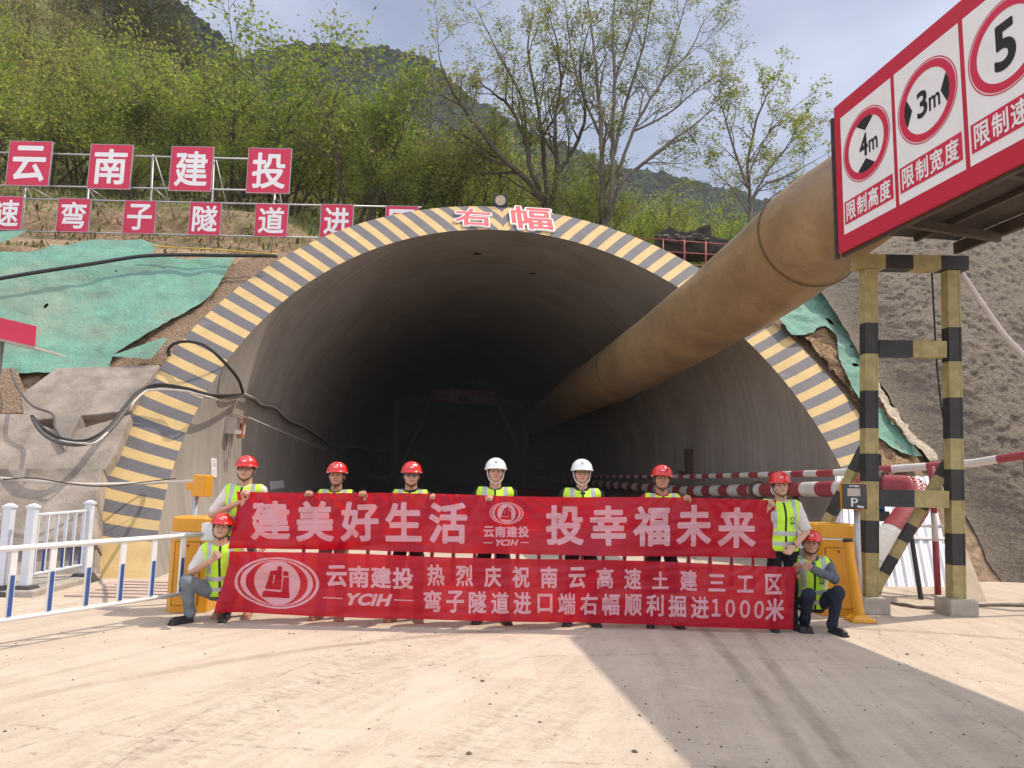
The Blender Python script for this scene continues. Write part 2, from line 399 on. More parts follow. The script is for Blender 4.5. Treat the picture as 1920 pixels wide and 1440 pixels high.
    hh = math_node(m, 'MULTIPLY_ADD', fine, 0.35, math_node(m, 'MULTIPLY_ADD', mid, 1.0, math_node(m, 'MULTIPLY_ADD', dark, -0.5, math_node(m, 'MULTIPLY_ADD', long_, 1.6, math_node(m, 'MULTIPLY', tread, 1.3)))))
    u = node(m, 'ShaderNodeBump', Strength=0.55, Distance=0.03); l.new(hh, u.inputs['Height']); l.new(u.outputs['Normal'], p.inputs['Normal'])
    return m
TRACKS = [((1520, 1440), (1400, 1270), (1320, 1180)), ((1600, 1440), (1480, 1290), (1395, 1180)), ((1190, 1240), (1060, 1440), (1200, 1215)),
          ((1100, 1215), (930, 1440), (1000, 1340)), ((1060, 1195), (860, 1440), (960, 1310))][:2] + [((300, 1260), (600, 1215), (900, 1185))]
RUTS = [((560, 1440), (840, 1260), (1000, 1190)), ((420, 1440), (720, 1300), (1010, 1195)), ((650, 1440), (900, 1290), (1050, 1200)), ((830, 1440), (1010, 1290), (1100, 1195)), ((1720, 1440), (1560, 1290), (1470, 1190))]
CRACKS = [((0, 1412), (150, 1370), (450, 1300)), ((450, 1300), (620, 1230), (790, 1180)), ((150, 1372), (330, 1388), (560, 1405)), ((1760, 1290), (1840, 1340), (1920, 1385))]
gm = ground_material()
mb = MB(); mb.add([(-400, -60, 0), (400, -60, 0), (400, 420, 0), (-400, 420, 0)], [(0, 1, 2, 3)])
tag(mb.build('ground', gm), kind='structure')

# loose stones on the ground, nobody could count them
rs = np.random.RandomState(5); mb = MB()
def stone(mb, c, r, mi=0):
    b = Matrix.Rotation(rs.rand() * 6.28, 3, 'Z'); vs = []
    for k in range(3):
        z = (-0.35, 0.2, 0.62)[k] * r; q = (0.85, 1.0, 0.5)[k] * r
        for j in range(6):
            a = j * 1.047 + k * 0.4; w = q * (0.72 + 0.5 * rs.rand()); vs.append(Vector(c) + b @ Vector((w * math.cos(a) * 1.2, w * math.sin(a), z)))
    fs = [(0, 5, 4, 3, 2, 1), (12, 13, 14, 15, 16, 17)]
    for k in range(2):
        for j in range(6): fs.append((k * 6 + j, k * 6 + (j + 1) % 6, k * 6 + 6 + (j + 1) % 6, k * 6 + 6 + j))
    mb.add(vs, fs, mi)
for i in range(700):
    q = rs.rand(); c = G(rs.uniform(-40, 1960), 1185 + 300 * q ** 1.3)
    if vn(c.x * 0.9, c.y * 0.9) < -0.12 and i > 90: continue
    stone(mb, (c.x, c.y, 0.001), 0.0035 + 0.008 * rs.rand() ** 3 + (0.014 if i % 140 == 0 else 0), i % 2)
tag(mb.build('gravel', [mat('stone_dark', (0.11, 0.095, 0.08), 0.9), mat('stone_tan', (0.33, 0.27, 0.20), 0.9)]), kind='stuff')

# ================================================================== HILLSIDE (one heightfield wrapped round the portal)
ZBENCH = S(160, 468).z
def crest(lx):
    a = np.abs(lx)
    return np.maximum(ZBENCH, TZC + np.sqrt(np.maximum(0, 6.98 ** 2 - a * a)))
def hill(lx, d):
    """height behind the crest line at distance d"""
    z = crest(lx) + (0.25 + 0.19 * sstep(-4, -8, lx)) * d * (1 - 0.75 * sstep(4, 30, lx)) + 0.72 * np.maximum(0, -lx - 15) * sstep(2, 36, d)
    z = z - 0.02 * np.maximum(0, d - 52) ** 1.7 + 0.9 * fbm(lx * 0.13, d * 0.13, 3) * sstep(3, 12, d) + 0.5 * fbm(lx * 0.5 + 9, d * 0.5, 3) * sstep(2, 6, d)
    bank = np.exp(-((d - 3.6) / 1.5) ** 2) * sstep(-3, -6, lx) * 0.0
    return z + bank + 0.75 * sstep(2.6, 4.2, d) * sstep(-1.5, -4.5, lx) * (1 - 0.6 * sstep(8, 30, d))
def hill_z(x, y):
    q = TMI @ Vector((x, y, 0)); d = q.y - CT * float(crest(q.x)) - 0.1
    return float(hill(np.array(q.x), np.array(max(d, 0))))
xs = np.concatenate([np.linspace(-105, -19, 60)[:-1], np.linspace(-19, 14, 170)[:-1], np.linspace(14, 105, 60)])
sv = np.concatenate([np.linspace(-0.03, 1, 48)[:-1], 1 + np.concatenate([np.linspace(0, 8, 40)[:-1], np.linspace(8, 105, 95)])])
XX, SS = np.meshgrid(xs, sv)
zc = crest(XX)
onf = SS <= 1
z = np.where(onf, SS * zc, hill(XX, np.maximum(SS - 1, 0)))
ly = np.where(onf, SS * zc * CT, zc * CT + np.maximum(SS - 1, 0)) + 0.14
rough = 0.10 * fbm(XX * 1.3, SS * zc * 1.3, 4) * np.where(onf, 1, 0.6)
rr = np.hypot(XX, z - TZC)
ly = ly + np.where(onf, rough - 0.02, 0) * sstep(ROUT - 0.1, ROUT + 0.6, rr); z = z + np.where(onf, 0, rough)
c, s = math.cos(YAW), math.sin(YAW)
V = np.stack([TX + XX * c - ly * s, TY + XX * s + ly * c, z], -1).reshape(-1, 3)
ny, nx = XX.shape; hole = (onf & (rr < ROUT - 0.25)).reshape(-1)
F = [(i * nx + j, i * nx + j + 1, (i + 1) * nx + j + 1, (i + 1) * nx + j) for i in range(ny - 1) for j in range(nx - 1)
     if not (hole[i * nx + j] and hole[i * nx + j + 1] and hole[(i + 1) * nx + j] and hole[(i + 1) * nx + j + 1])]
def hill_material():
    m = mat('hill_soil', (0.30, 0.215, 0.14), 0.95, var=0.35, vs=8.0, bump=0.9, bs=14, col2=(0.19, 0.13, 0.08), spec=0.1)
    l = m.node_tree.links; p = m.node_tree.nodes['Principled BSDF']; old = p.inputs['Base Color'].links[0].from_socket
    g = node(m, 'ShaderNodeNewGeometry'); sp = node(m, 'ShaderNodeSeparateXYZ'); l.new(g.outputs['Position'], sp.inputs[0])
    n = node(m, 'ShaderNodeTexNoise', Scale=0.55, Detail=7, Roughness=0.7); l.new(g.outputs['Position'], n.inputs['Vector'])
    f = math_node(m, 'MULTIPLY_ADD', n.outputs['Fac'], 5.0, math_node(m, 'MULTIPLY_ADD', sp.outputs[1], 0.34, -9.0), clamp=True)
    x = node(m, 'ShaderNodeMixRGB'); l.new(f, x.inputs['Fac']); l.new(old, x.inputs['Color1'])
    n2 = node(m, 'ShaderNodeTexNoise', Scale=1.5, Detail=8, Roughness=0.75); l.new(g.outputs['Position'], n2.inputs['Vector'])
    r = node(m, 'ShaderNodeValToRGB'); r.color_ramp.elements[0].position = 0.38; r.color_ramp.elements[0].color = (0.075, 0.06, 0.03, 1); r.color_ramp.elements[1].position = 0.62; r.color_ramp.elements[1].color = (0.17, 0.18, 0.065, 1)
    l.new(n2.outputs['Fac'], r.inputs['Fac']); l.new(r.outputs['Color'], x.inputs['Color2']); l.new(x.outputs['Color'], p.inputs['Base Color'])
    return m
tag(arr_obj('hillside', V, F, hill_material()), kind='structure')

# ================================================================== TUNNEL PORTAL
def lining_material():
    m = bpy.data.materials.new('lining_concrete'); m.use_nodes = True; l = m.node_tree.links
    p = m.node_tree.nodes['Principled BSDF']; p.inputs['Roughness'].default_value = 0.85; p.inputs['Specular IOR Level'].default_value = 0.25
    t = node(m, 'ShaderNodeTexCoord'); q = node(m, 'ShaderNodeMapping'); l.new(t.outputs['Object'], q.inputs['Vector']); q.inputs['Scale'].default_value = (0.12, 5.0, 0.12)
    a = node(m, 'ShaderNodeTexNoise', Scale=1.8, Detail=8, Roughness=0.7); l.new(q.outputs['Vector'], a.inputs['Vector'])
    b = node(m, 'ShaderNodeTexNoise', Scale=0.7, Detail=6, Roughness=0.6); l.new(t.outputs['Object'], b.inputs['Vector'])
    s = math_node(m, 'ADD', math_node(m, 'MULTIPLY', a.outputs['Fac'], 0.6), math_node(m, 'MULTIPLY', b.outputs['Fac'], 0.5))
    r = node(m, 'ShaderNodeValToRGB'); e = r.color_ramp.elements
    e[0].position = 0.36; e[0].color = (0.20, 0.178, 0.153, 1); e[1].position = 0.70; e[1].color = (0.345, 0.307, 0.265, 1)
    l.new(s, r.inputs['Fac']); l.new(r.outputs['Color'], p.inputs['Base Color'])
    u = node(m, 'ShaderNodeBump', Strength=0.25, Distance=0.03); l.new(a.outputs['Fac'], u.inputs['Height']); l.new(u.outputs['Normal'], p.inputs['Normal'])
    return m
LIN = lining_material()
def paint(name, col, worn):
    m = mat(name, col, 0.75, var=0.12, vs=2.5, bump=0.35, bs=45, spec=0.3)
    l = m.node_tree.links; p = m.node_tree.nodes['Principled BSDF']; old = p.inputs['Base Color'].links[0].from_socket
    g = node(m, 'ShaderNodeNewGeometry')
    n = node(m, 'ShaderNodeTexNoise', Scale=5.0, Detail=10, Roughness=0.78); l.new(g.outputs['Position'], n.inputs['Vector'])
    f = math_node(m, 'MULTIPLY_ADD', n.outputs['Fac'], 9.0, -9.0 * worn, clamp=True)
    x = node(m, 'ShaderNodeMixRGB'); l.new(math_node(m, 'MULTIPLY', f, 0.75), x.inputs['Fac']); l.new(old, x.inputs['Color1']); x.inputs['Color2'].default_value = (0.42, 0.36, 0.29, 1); l.new(x.outputs['Color'], p.inputs['Base Color'])
    return m
YEL = paint('collar_yellow', (0.53, 0.375, 0.165), 0.60); DRK = paint('collar_grey', (0.135, 0.127, 0.132), 0.60)
portal = thing('tunnel_portal', 'big arched tunnel mouth with yellow and dark grey striped concrete collar', 'tunnel portal', PL(0, 0, 0), YAW)
def rout(t): return ROUT - 0.12 * math.exp(-(t / 40) ** 2)
def shift(t):
    t = abs(t); return float(np.interp(t, [0, 15.6, 24.2, 40, 54.6, 77.4, 86.7, 94.5, 110], [8.5, 5.2, 3.5, 1.8, 0.3, -2.0, -2.7, -3.3, -3.9]))
def per(t): return float(np.interp(abs(t), [0, 15, 24, 40, 54, 77, 90, 110], [4.4, 4.35, 4.1, 3.65, 3.4, 3.05, 2.85, 2.8]))
def cpt(r, th, off=0.0):
    a = R(th); x = r * math.sin(a); z = TZC + r * math.cos(a); return PL(x, CT * z - off, z)
mb = MB(); bounds = [1.55]
while bounds[-1] < 104.5: 
    bounds.append(bounds[-1] + per(bounds[-1]) * 0.46); bounds.append(bounds[-1] + per(bounds[-1]) * 0.54)
edges = [0.0] + [b for b in bounds if b < 103.8] + [None]
tout, tin = 180 - math.degrees(math.acos(TZC / ROUT)), 180 - math.degrees(math.acos(TZC / RIN))
for sg in (-1, 1):
    for i in range(len(edges) - 1):
        o0, o1 = edges[i], edges[i + 1]; nseg = 8; ring = []
        last = o1 is None
        for k in range(nseg + 1):
            f = k / nseg; rr_ = (1 - f); 
            r0 = rout(o0) * (1 - f) + RIN * f
            t0 = max(0.0, o0 - shift(o0) * f) if i else -0.0
            if i == 0: t0 = 0.0
            if last: t1 = tout * (1 - f) + tin * f; r1 = ROUT * (1 - f) + RIN * f
            else: t1 = max(0.0, o1 - shift(o1) * f); r1 = rout(o1) * (1 - f) + RIN * f
            n = 4 if last else 2
            ring.append([cpt(r0 + (r1 - r0) * q / n, sg * (t0 + (t1 - t0) * q / n)) for q in range(n + 1)])
        mi = 0 if (i % 2 == 1 or last) else 1
        base = []; n = len(ring[0])
        for rw in ring: base += rw
        fs = [(k * n + q, k * n + q + 1, (k + 1) * n + q + 1, (k + 1) * n + q) for k in range(nseg) for q in range(n - 1)]
        mb.add(base, fs, mi)
# outer rim going back into the slope
th = np.linspace(-tout, tout, 121); a = [cpt(rout(t), t) for t in th]; b = [cpt(rout(t), t, -0.6) for t in th]
mb.add(a + b, [(i, i + 1, 121 + i + 1, 121 + i) for i in range(120)], 1)
mb.build('striped_collar', [YEL, DRK], portal)
# lining: from the cut face to the working face, with formwork rings
ths = np.radians(np.linspace(-tin, tin, 97)); mb = MB(); rows = []
ts = np.concatenate([[0, 0.02, 0.06, 0.12, 0.2, 0.3, 0.42, 0.56, 0.72, 0.86, 1.0], np.linspace(1, 6.2, 30)[1:]])
for tt in ts:
    for a in ths:
        r0 = RIN; x = r0 * math.sin(a); z = TZC + r0 * math.cos(a); y0 = CT * max(z, 0)
        y = y0 + (13.0 - y0) * tt if tt <= 1 else 13.0 + (tt - 1) * 11
        rows.append(PL(x, y, z))
n = len(ths)
mb.add(rows, [(i * n + j, i * n + j + 1, (i + 1) * n + j + 1, (i + 1) * n + j) for i in range(len(ts) - 1) for j in range(n - 1)])
mb.build('lining', LIN, portal, smooth=True)
for y in (18.5, 36.5):
    mb = MB(); mb.tube([PL((RIN + 0.04) * math.sin(a), y, TZC + (RIN + 0.04) * math.cos(a)) for a in ths], 0.055, 6, caps=False)
    mb.build('lining_joint', LIN, portal, smooth=True)
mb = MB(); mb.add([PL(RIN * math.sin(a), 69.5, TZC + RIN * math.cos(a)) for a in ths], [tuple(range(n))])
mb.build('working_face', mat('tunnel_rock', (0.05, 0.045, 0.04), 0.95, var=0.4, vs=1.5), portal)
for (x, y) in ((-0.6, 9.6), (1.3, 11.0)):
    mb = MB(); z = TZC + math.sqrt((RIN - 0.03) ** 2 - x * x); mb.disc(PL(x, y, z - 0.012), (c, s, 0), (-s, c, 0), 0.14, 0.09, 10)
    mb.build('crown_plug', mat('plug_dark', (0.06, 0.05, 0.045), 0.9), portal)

# ================================================================== SLOPE COVERS
def net_material(name, base):
    m = bpy.data.materials.new(name); m.use_nodes = True; l = m.node_tree.links; p = m.node_tree.nodes['Principled BSDF']
    p.inputs['Roughness'].default_value = 0.7; p.inputs['Specular IOR Level'].default_value = 0.2
    t = node(m, 'ShaderNodeTexCoord'); a = node(m, 'ShaderNodeTexNoise', Scale=0.9, Detail=9, Roughness=0.68, Distortion=1.2); l.new(t.outputs['Object'], a.inputs['Vector'])
    r = node(m, 'ShaderNodeValToRGB'); e = r.color_ramp.elements; e[0].position = 0.35; e[1].position = 0.68
    e[0].color = (base[0] * 0.95, base[1] * 0.72, base[2] * 0.74, 1); e[1].color = (base[0] * 1.05, base[1] * 1.12, base[2] * 1.1, 1)
    b = node(m, 'ShaderNodeTexNoise', Scale=14, Detail=6, Roughness=0.8, Distortion=2.0); l.new(t.outputs['Object'], b.inputs['Vector'])
    x = node(m, 'ShaderNodeMixRGB', blend_type='OVERLAY', Fac=0.35); l.new(a.outputs['Fac'], r.inputs['Fac']); l.new(r.outputs['Color'], x.inputs['Color1']); l.new(b.outputs['Color'], x.inputs['Color2'])
    bw = node(m, 'ShaderNodeRGBToBW'); l.new(b.outputs['Color'], bw.inputs[0]); l.new(bw.outputs[0], x.inputs['Color2'])
    dn = node(m, 'ShaderNodeTexNoise', Scale=0.5, Detail=8, Roughness=0.7); l.new(t.outputs['Object'], dn.inputs['Vector'])
    y = node(m, 'ShaderNodeMixRGB'); l.new(math_node(m, 'MULTIPLY_ADD', dn.outputs['Fac'], 4.0, -2.05, clamp=True), y.inputs['Fac']); l.new(x.outputs['Color'], y.inputs['Color1']); y.inputs['Color2'].default_value = (0.27, 0.30, 0.22, 1)
    l.new(y.outputs['Color'], p.inputs['Base Color'])
    w = node(m, 'ShaderNodeTexNoise', Scale=4.0, Detail=8, Roughness=0.6, Distortion=3.0); l.new(t.outputs['Object'], w.inputs['Vector'])
    u = node(m, 'ShaderNodeBump', Strength=0.8, Distance=0.05); l.new(w.outputs['Fac'], u.inputs['Height']); l.new(u.outputs['Normal'], p.inputs['Normal'])
    return m
NET = net_material('green_net', (0.155, 0.335, 0.25))
def slope_uv(px, py):
    q = TMI @ S(px, py); return (q.x, q.z)
def slope_sheet(name, pix, off, m, label, cat, st=0.09, jag=0.05, amp=0.05, fr=1.2, holes=(), group=None, thick=0.0):
    uv = [slope_uv(*p) for p in pix]
    hs = [(*slope_uv(h[0], h[1]), h[2], h[3]) for h in holes]
    V, F = poly2d(uv, st, jag, 2.5, hs)
    x, zz = V[:, 0], V[:, 1]
    w = fbm(x * fr, zz * fr, 5); jagf = 0
    ridge = np.abs(fbm(x * fr * 0.8 + 40 + zz * 0.5, zz * fr * 1.6, 4))
    d = off + amp * w - amp * 1.2 * ridge + 0.06 * fbm(x * 0.5, zz * 0.5, 2)
    lyv = CT * zz - d * 0.74; zv = zz + d * 0.67
    P = np.stack([TX + x * c - lyv * s, TY + x * s + lyv * c, zv], -1)
    return tag(arr_obj(name, P, F, m), label, cat, group)
slope_sheet('debris_net', [(-330, 525), (-60, 488), (60, 474), (150, 462), (200, 455), (270, 455), (300, 466), (285, 492), (440, 487), (436, 500), (395, 560), (310, 612), (215, 672), (205, 700), (100, 705), (20, 702), (-330, 712)], 0.10, NET,
            'large green debris net over the slope left of the tunnel', 'net', 0.06, 0.05, 0.06, 1.7, holes=[(222, 516, 0.07, 2.6), (52, 572, 0.05, 2.0), (90, 582, 0.06, 0.9), (182, 590, 0.04, 2.0)])
slope_sheet('debris_net', [(205, 686), (312, 650), (318, 652), (288, 690)], 0.24, NET, 'small triangular green net flap above the concrete slab beside the collar', 'net', 0.05, 0.02, 0.03)
slope_sheet('debris_net', [(-200, 456), (20, 450), (60, 449), (30, 466), (-20, 480), (-200, 508)], 0.24, NET, 'thin upper strip of green net below the sign rack', 'net', 0.07, 0.06, 0.05)
slope_sheet('debris_net', [(1440, 600), (1560, 545), (1580, 600), (1600, 660), (1622, 720), (1640, 775), (1690, 830), (1725, 868), (1700, 872), (1640, 835), (1612, 770), (1585, 730), (1570, 680), (1560, 640), (1540, 625), (1510, 640), (1480, 640)], 0.20, NET,
            'torn green net strip between striped collar and grey rock slope', 'net', 0.045, 0.12, 0.09, 2.0, holes=[(1590, 665, 0.05, 2.4), (1597, 697, 0.08, 1.8), (1550, 618, 0.07, 0.6)])
# bare soil skirt beside the collar, twigs on the right
SOIL = mat('loose_soil', (0.33, 0.235, 0.16), 0.95, var=0.4, vs=26, bump=1.0, bs=30, col2=(0.20, 0.135, 0.09), spec=0.1)
o = slope_sheet('soil', [(205, 690), (310, 610), (395, 560), (436, 498), (450, 482), (560, 466), (600, 470), (500, 520), (450, 552), (400, 602), (360, 650), (330, 690), (300, 712)], -0.04, SOIL, None, None, 0.06, 0.04, 0.035, 4.0); tag(o, kind='structure')
o = slope_sheet('soil', [(1468, 590), (1565, 540), (1660, 780), (1730, 880), (1650, 900), (1634, 832), (1602, 752), (1567, 706), (1511, 647)], 0.12, mat('dry_litter', (0.40, 0.27, 0.16), 0.95, var=0.45, vs=14, bump=1.0, bs=40, col2=(0.22, 0.14, 0.08), spec=0.1), None, None, 0.06, 0.05, 0.16, 3.5); tag(o, kind='structure')

# sprayed-concrete rock slope on the right
def shot_material():
    m = mat('shotcrete', (0.38, 0.32, 0.25), 0.95, var=0.25, vs=20, col2=(0.27, 0.225, 0.175), spec=0.15)
    l = m.node_tree.links; p = m.node_tree.nodes['Principled BSDF']; t = node(m, 'ShaderNodeTexCoord')
    q = node(m, 'ShaderNodeMapping'); l.new(t.outputs['Object'], q.inputs['Vector']); q.inputs['Rotation'].default_value = (0, R(-32), 0); q.inputs['Scale'].default_value = (1.0, 1.0, 2.4)
    a = node(m, 'ShaderNodeTexNoise', Scale=11, Detail=9, Roughness=0.72, Distortion=0.6); l.new(q.outputs['Vector'], a.inputs['Vector'])
    u = node(m, 'ShaderNodeBump', Strength=1.0, Distance=0.22); l.new(a.outputs['Fac'], u.inputs['Height']); l.new(u.outputs['Normal'], p.inputs['Normal'])
    return m
ux = np.concatenate([np.linspace(7.95, 17, 260)[:-1], np.linspace(17, 40, 60)]); uz = np.linspace(-0.05, 8.3, 220); X2, Z2 = np.meshgrid(ux, uz)
edge = 0.25 * fbm(Z2 * 1.1, Z2 * 0 + 3, 4); X3 = X2 + edge * (1 - sstep(7.95, 9.7, X2)) - 0.10 * (Z2 - 2) * (1 - sstep(7.95, 10.2, X2)) * 0.3
bul = 0.30 * fbm(X2 * 0.35, Z2 * 0.35 + 4, 3) + 0.10 * fbm(X2 * 1.1, Z2 * 1.1, 3) + 0.07 * fbm(X2 * 4, Z2 * 4, 3) + 0.05 * np.abs(fbm((X2 + Z2 * .6) * 5, (Z2 - X2 * .6) * 13, 4)) + 0.08 * fbm((X2 + Z2 * .5) * 11, Z2 * 16, 3)
lip = sstep(7.95, 9.4, X2)
ly3 = CT * Z2 * 0.86 - lip * (0.60 + bul * 0.9) + 0.15 - 0.07 * np.maximum(0, X2 - 8) ** 1.1 * (1 - sstep(14, 30, X2) * 0.5)
top = sstep(7.1, 8.3, Z2); Z3 = Z2 * (1 + 0.075 * np.clip(X2 - 9, 0, 9)) - top * 0.5 + 0.5 * fbm(X2 * 0.4, Z2 * 0, 3) * top; ly3 = ly3 + top * 1.6
ly3 = ly3 + CT * 0.86 * (Z3 - Z2) * (1 - top); P = np.stack([TX + X3 * c - ly3 * s, TY + X3 * s + ly3 * c, Z3], -1).reshape(-1, 3); w = len(ux)
tag(arr_obj('rock_slope', P, [(i * w + j, i * w + j + 1, (i + 1) * w + j + 1, (i + 1) * w + j) for i in range(len(uz) - 1) for j in range(w - 1)], shot_material()), kind='structure')
o = slope_sheet('slope_edge', [(1560, 545), (1585, 550), (1600, 620), (1625, 700), (1655, 770), (1700, 830), (1745, 880), (1725, 885), (1680, 835), (1640, 775), (1618, 715), (1595, 650), (1575, 590)], 0.30, mat('pale_spray', (0.55, 0.46, 0.35), 0.95, var=0.25, vs=8, bump=1.0, bs=25, spec=0.1), None, None, 0.05, 0.10, 0.14, 3); tag(o, kind='structure')

# ================================================================== CONCRETE RETAINING SLABS LEFT OF THE COLLAR
CON = mat('old_concrete', (0.33, 0.28, 0.232), 0.9, var=0.25, vs=1.8, bump=0.6, bs=16, col2=(0.235, 0.198, 0.16), spots=0.35, spec=0.2)
def slab(name, pix, off, thick, label, m=CON):
    mb = MB(); n = (TM.to_3x3() @ Vector((0, -1, CT))).normalized()
    mb.prism([S(*p, off) for p in pix], -n * thick); return tag(mb.build(name, m, bevel=0.02), label, 'retaining wall', 'concrete slabs left of the collar')
slab('concrete_slab', [(105, 690), (300, 684), (270, 722), (245, 770), (45, 790), (38, 740)], 0.16, 0.5, 'upper weathered concrete slab under the green net, left of the collar')
slab('concrete_slab', [(-260, 772), (60, 776), (62, 790), (120, 812), (245, 776), (215, 850), (195, 880), (-20, 890), (-260, 890)], 0.30, 0.6, 'middle grey concrete slab crossed by the sagging black cables')
slab('concrete_slab', [(-260, 885), (20, 878), (192, 876), (182, 930), (180, 1016), (-260, 1030)], 0.46, 0.8, 'lowest pale concrete slab behind the white fence')
slab('concrete_slab', [(-260, 1022), (182, 1010), (180, 1092), (-260, 1125)], 0.26, 0.6, 'shaded grey concrete footing behind the white fence posts')
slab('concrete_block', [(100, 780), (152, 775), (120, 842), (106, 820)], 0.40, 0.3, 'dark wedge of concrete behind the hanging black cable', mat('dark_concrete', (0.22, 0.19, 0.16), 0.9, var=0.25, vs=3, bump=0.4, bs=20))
slab('earth_bank', [(-200, 686), (30, 690), (45, 730), (48, 775), (-200, 775)], 0.14, 0.5, 'crumbly brown earth bank at the left end of the concrete slabs', SOIL)

# ================================================================== FAR MOUNTAINS
def mountain(name, ridge, Y, depth, seed, drop):
    pts = [A(px, py, Y) for px, py in ridge]; X = np.array([p.x for p in pts]); Z = np.array([p.z for p in pts])
    gx = np.linspace(X[0], X[-1], 170); gt = np.linspace(0, 1, 46); GX, GT = np.meshgrid(gx, gt)
    top = np.interp(GX, X, Z) + Y * 0.006 * fbm(GX * 60 / Y + seed, GX * 0, 3)
    z = top * (1 - GT) ** 1.15 * 1.0 - drop * GT + Y * 0.03 * fbm(GX * 8 / Y + seed, GT * 3, 4) * GT ** 0.5
    y = Y - depth * GT + Y * 0.04 * fbm(GX * 6 / Y + 3 + seed, GT * 2, 3)
    sc = 1 - GT * depth / Y * 0.0
    P = np.stack([GX * sc, y, z], -1); w = len(gx); h = len(gt)
    F = [(i * w + j, (i + 1) * w + j, (i + 1) * w + j + 1, i * w + j + 1) for i in range(h - 1) for j in range(w - 1)]
    back = P[0].copy(); back[:, 1] += depth * 0.5; back[:, 2] = -5
    V = np.concatenate([P.reshape(-1, 3), back]); b = w * h
    F += [(j + 1, b + j + 1, b + j, j) for j in range(w - 1)]
    o = arr_obj(name, V, F, mat('mountain_wood', (0.030, 0.044, 0.024), 0.95, var=0.45, vs=0.05, col2=(0.018, 0.026, 0.015), spec=0.1)); tag(o, kind='structure')
    return P
MT1 = mountain('mountain', [(180, -160), (285, -40), (318, 0), (345, 25), (380, 55), (405, 72), (425, 95), (450, 135), (520, 240)], 190, 70, 1.0, 0)
MT2 = mountain('mountain', [(380, 130), (470, 112), (520, 100), (560, 92), (585, 88), (625, 90), (660, 97), (700, 96), (745, 103), (785, 112), (812, 130), (850, 172), (905, 205), (960, 240), (1040, 280), (1130, 312), (1230, 330), (1330, 350), (1430, 368), (1560, 385), (1750, 400), (1950, 415)], 330, 150, 5.0, 0)
# tree crowns roughening the far woods, one mass per mountain
def far_wood(P, n, r, seed, name):
    rg = np.random.RandomState(seed); mb = MB(); h, w, _ = P.shape
    vs0 = []
    for la in (-0.35, 0.45, 1.05):
        for k in range(6):
            a = k * 1.047 + la; vs0.append((math.cos(a) * math.cos(la * 1.3), math.sin(a) * math.cos(la * 1.3), math.sin(la * 1.3)))
    vs0 = np.array(vs0); fs0 = [(k, (k + 1) % 6, 6 + (k + 1) % 6, 6 + k) for k in range(6)] + [(6 + k, 6 + (k + 1) % 6, 12 + (k + 1) % 6, 12 + k) for k in range(6)] + [tuple(range(12, 18))]
    for i in range(n):
        a = int(min(h - 1, (rg.rand() ** 1.8) * h)) if i >= w else 0; b = rg.randint(w) if i >= w else i
        q = r * rg.uniform(0.55, 1.25); p = P[a, b]
        v = vs0 * (q, q, q * rg.uniform(0.8, 1.25)) * (0.75 + 0.5 * rg.rand(len(vs0), 1)) + p + np.array([rg.uniform(-q, q), rg.uniform(-q, q), 0.1 * q])
        mb.add(v, fs0, rg.randint(3))
    tag(mb.build(name, [mat('far_green_a', (0.020, 0.032, 0.016), 0.95, spec=0.1), mat('far_green_b', (0.034, 0.052, 0.022), 0.95, spec=0.1), mat('far_green_c', (0.052, 0.07, 0.03), 0.95, spec=0.1)]), kind='stuff')
far_wood(MT1, 6000, 1.0, 2, 'far_wood'); far_wood(MT2, 11000, 1.7, 3, 'far_wood')
# ================================================================== SHARED OBJECT MATERIALS
WHITE = mat('white_paint', (0.72, 0.71, 0.69), 0.5, var=0.08, vs=4, bump=0.1, bs=40)
RED = mat('red_paint', (0.42, 0.035, 0.045), 0.5, var=0.15, vs=5)
STEEL = mat('galvanised_steel', (0.42, 0.42, 0.43), 0.45, metal=0.6, var=0.15, vs=8)
DARK = mat('dark_steel', (0.045, 0.04, 0.037), 0.6, var=0.3, vs=5)
BLACK = mat('black_rubber', (0.025, 0.024, 0.024), 0.55, var=0.2, vs=8)
SIGNRED = mat('sign_red', (0.57, 0.026, 0.072), 0.42, var=0.08, vs=2)
SIGNWHITE = mat('sign_white', (0.78, 0.77, 0.76), 0.45, var=0.04, vs=3)
INK = mat('sign_black', (0.018, 0.017, 0.017), 0.45, var=0.1)
ORANGE = mat('orange_yellow', (0.66, 0.30, 0.018), 0.38, var=0.10, vs=3, bump=0.06, bs=50, coat=0.2)
LEGYEL = mat('leg_yellow', (0.33, 0.27, 0.115), 0.6, var=0.25, vs=6, bump=0.2, bs=40, spots=0.25)
LEGBLK = mat('leg_black', (0.028, 0.027, 0.026), 0.55, var=0.3, vs=6, bump=0.2, bs=40, spots=0.12)
CEM = mat('cement_block', (0.36, 0.32, 0.27), 0.92, var=0.2, vs=5, bump=0.5, bs=40)

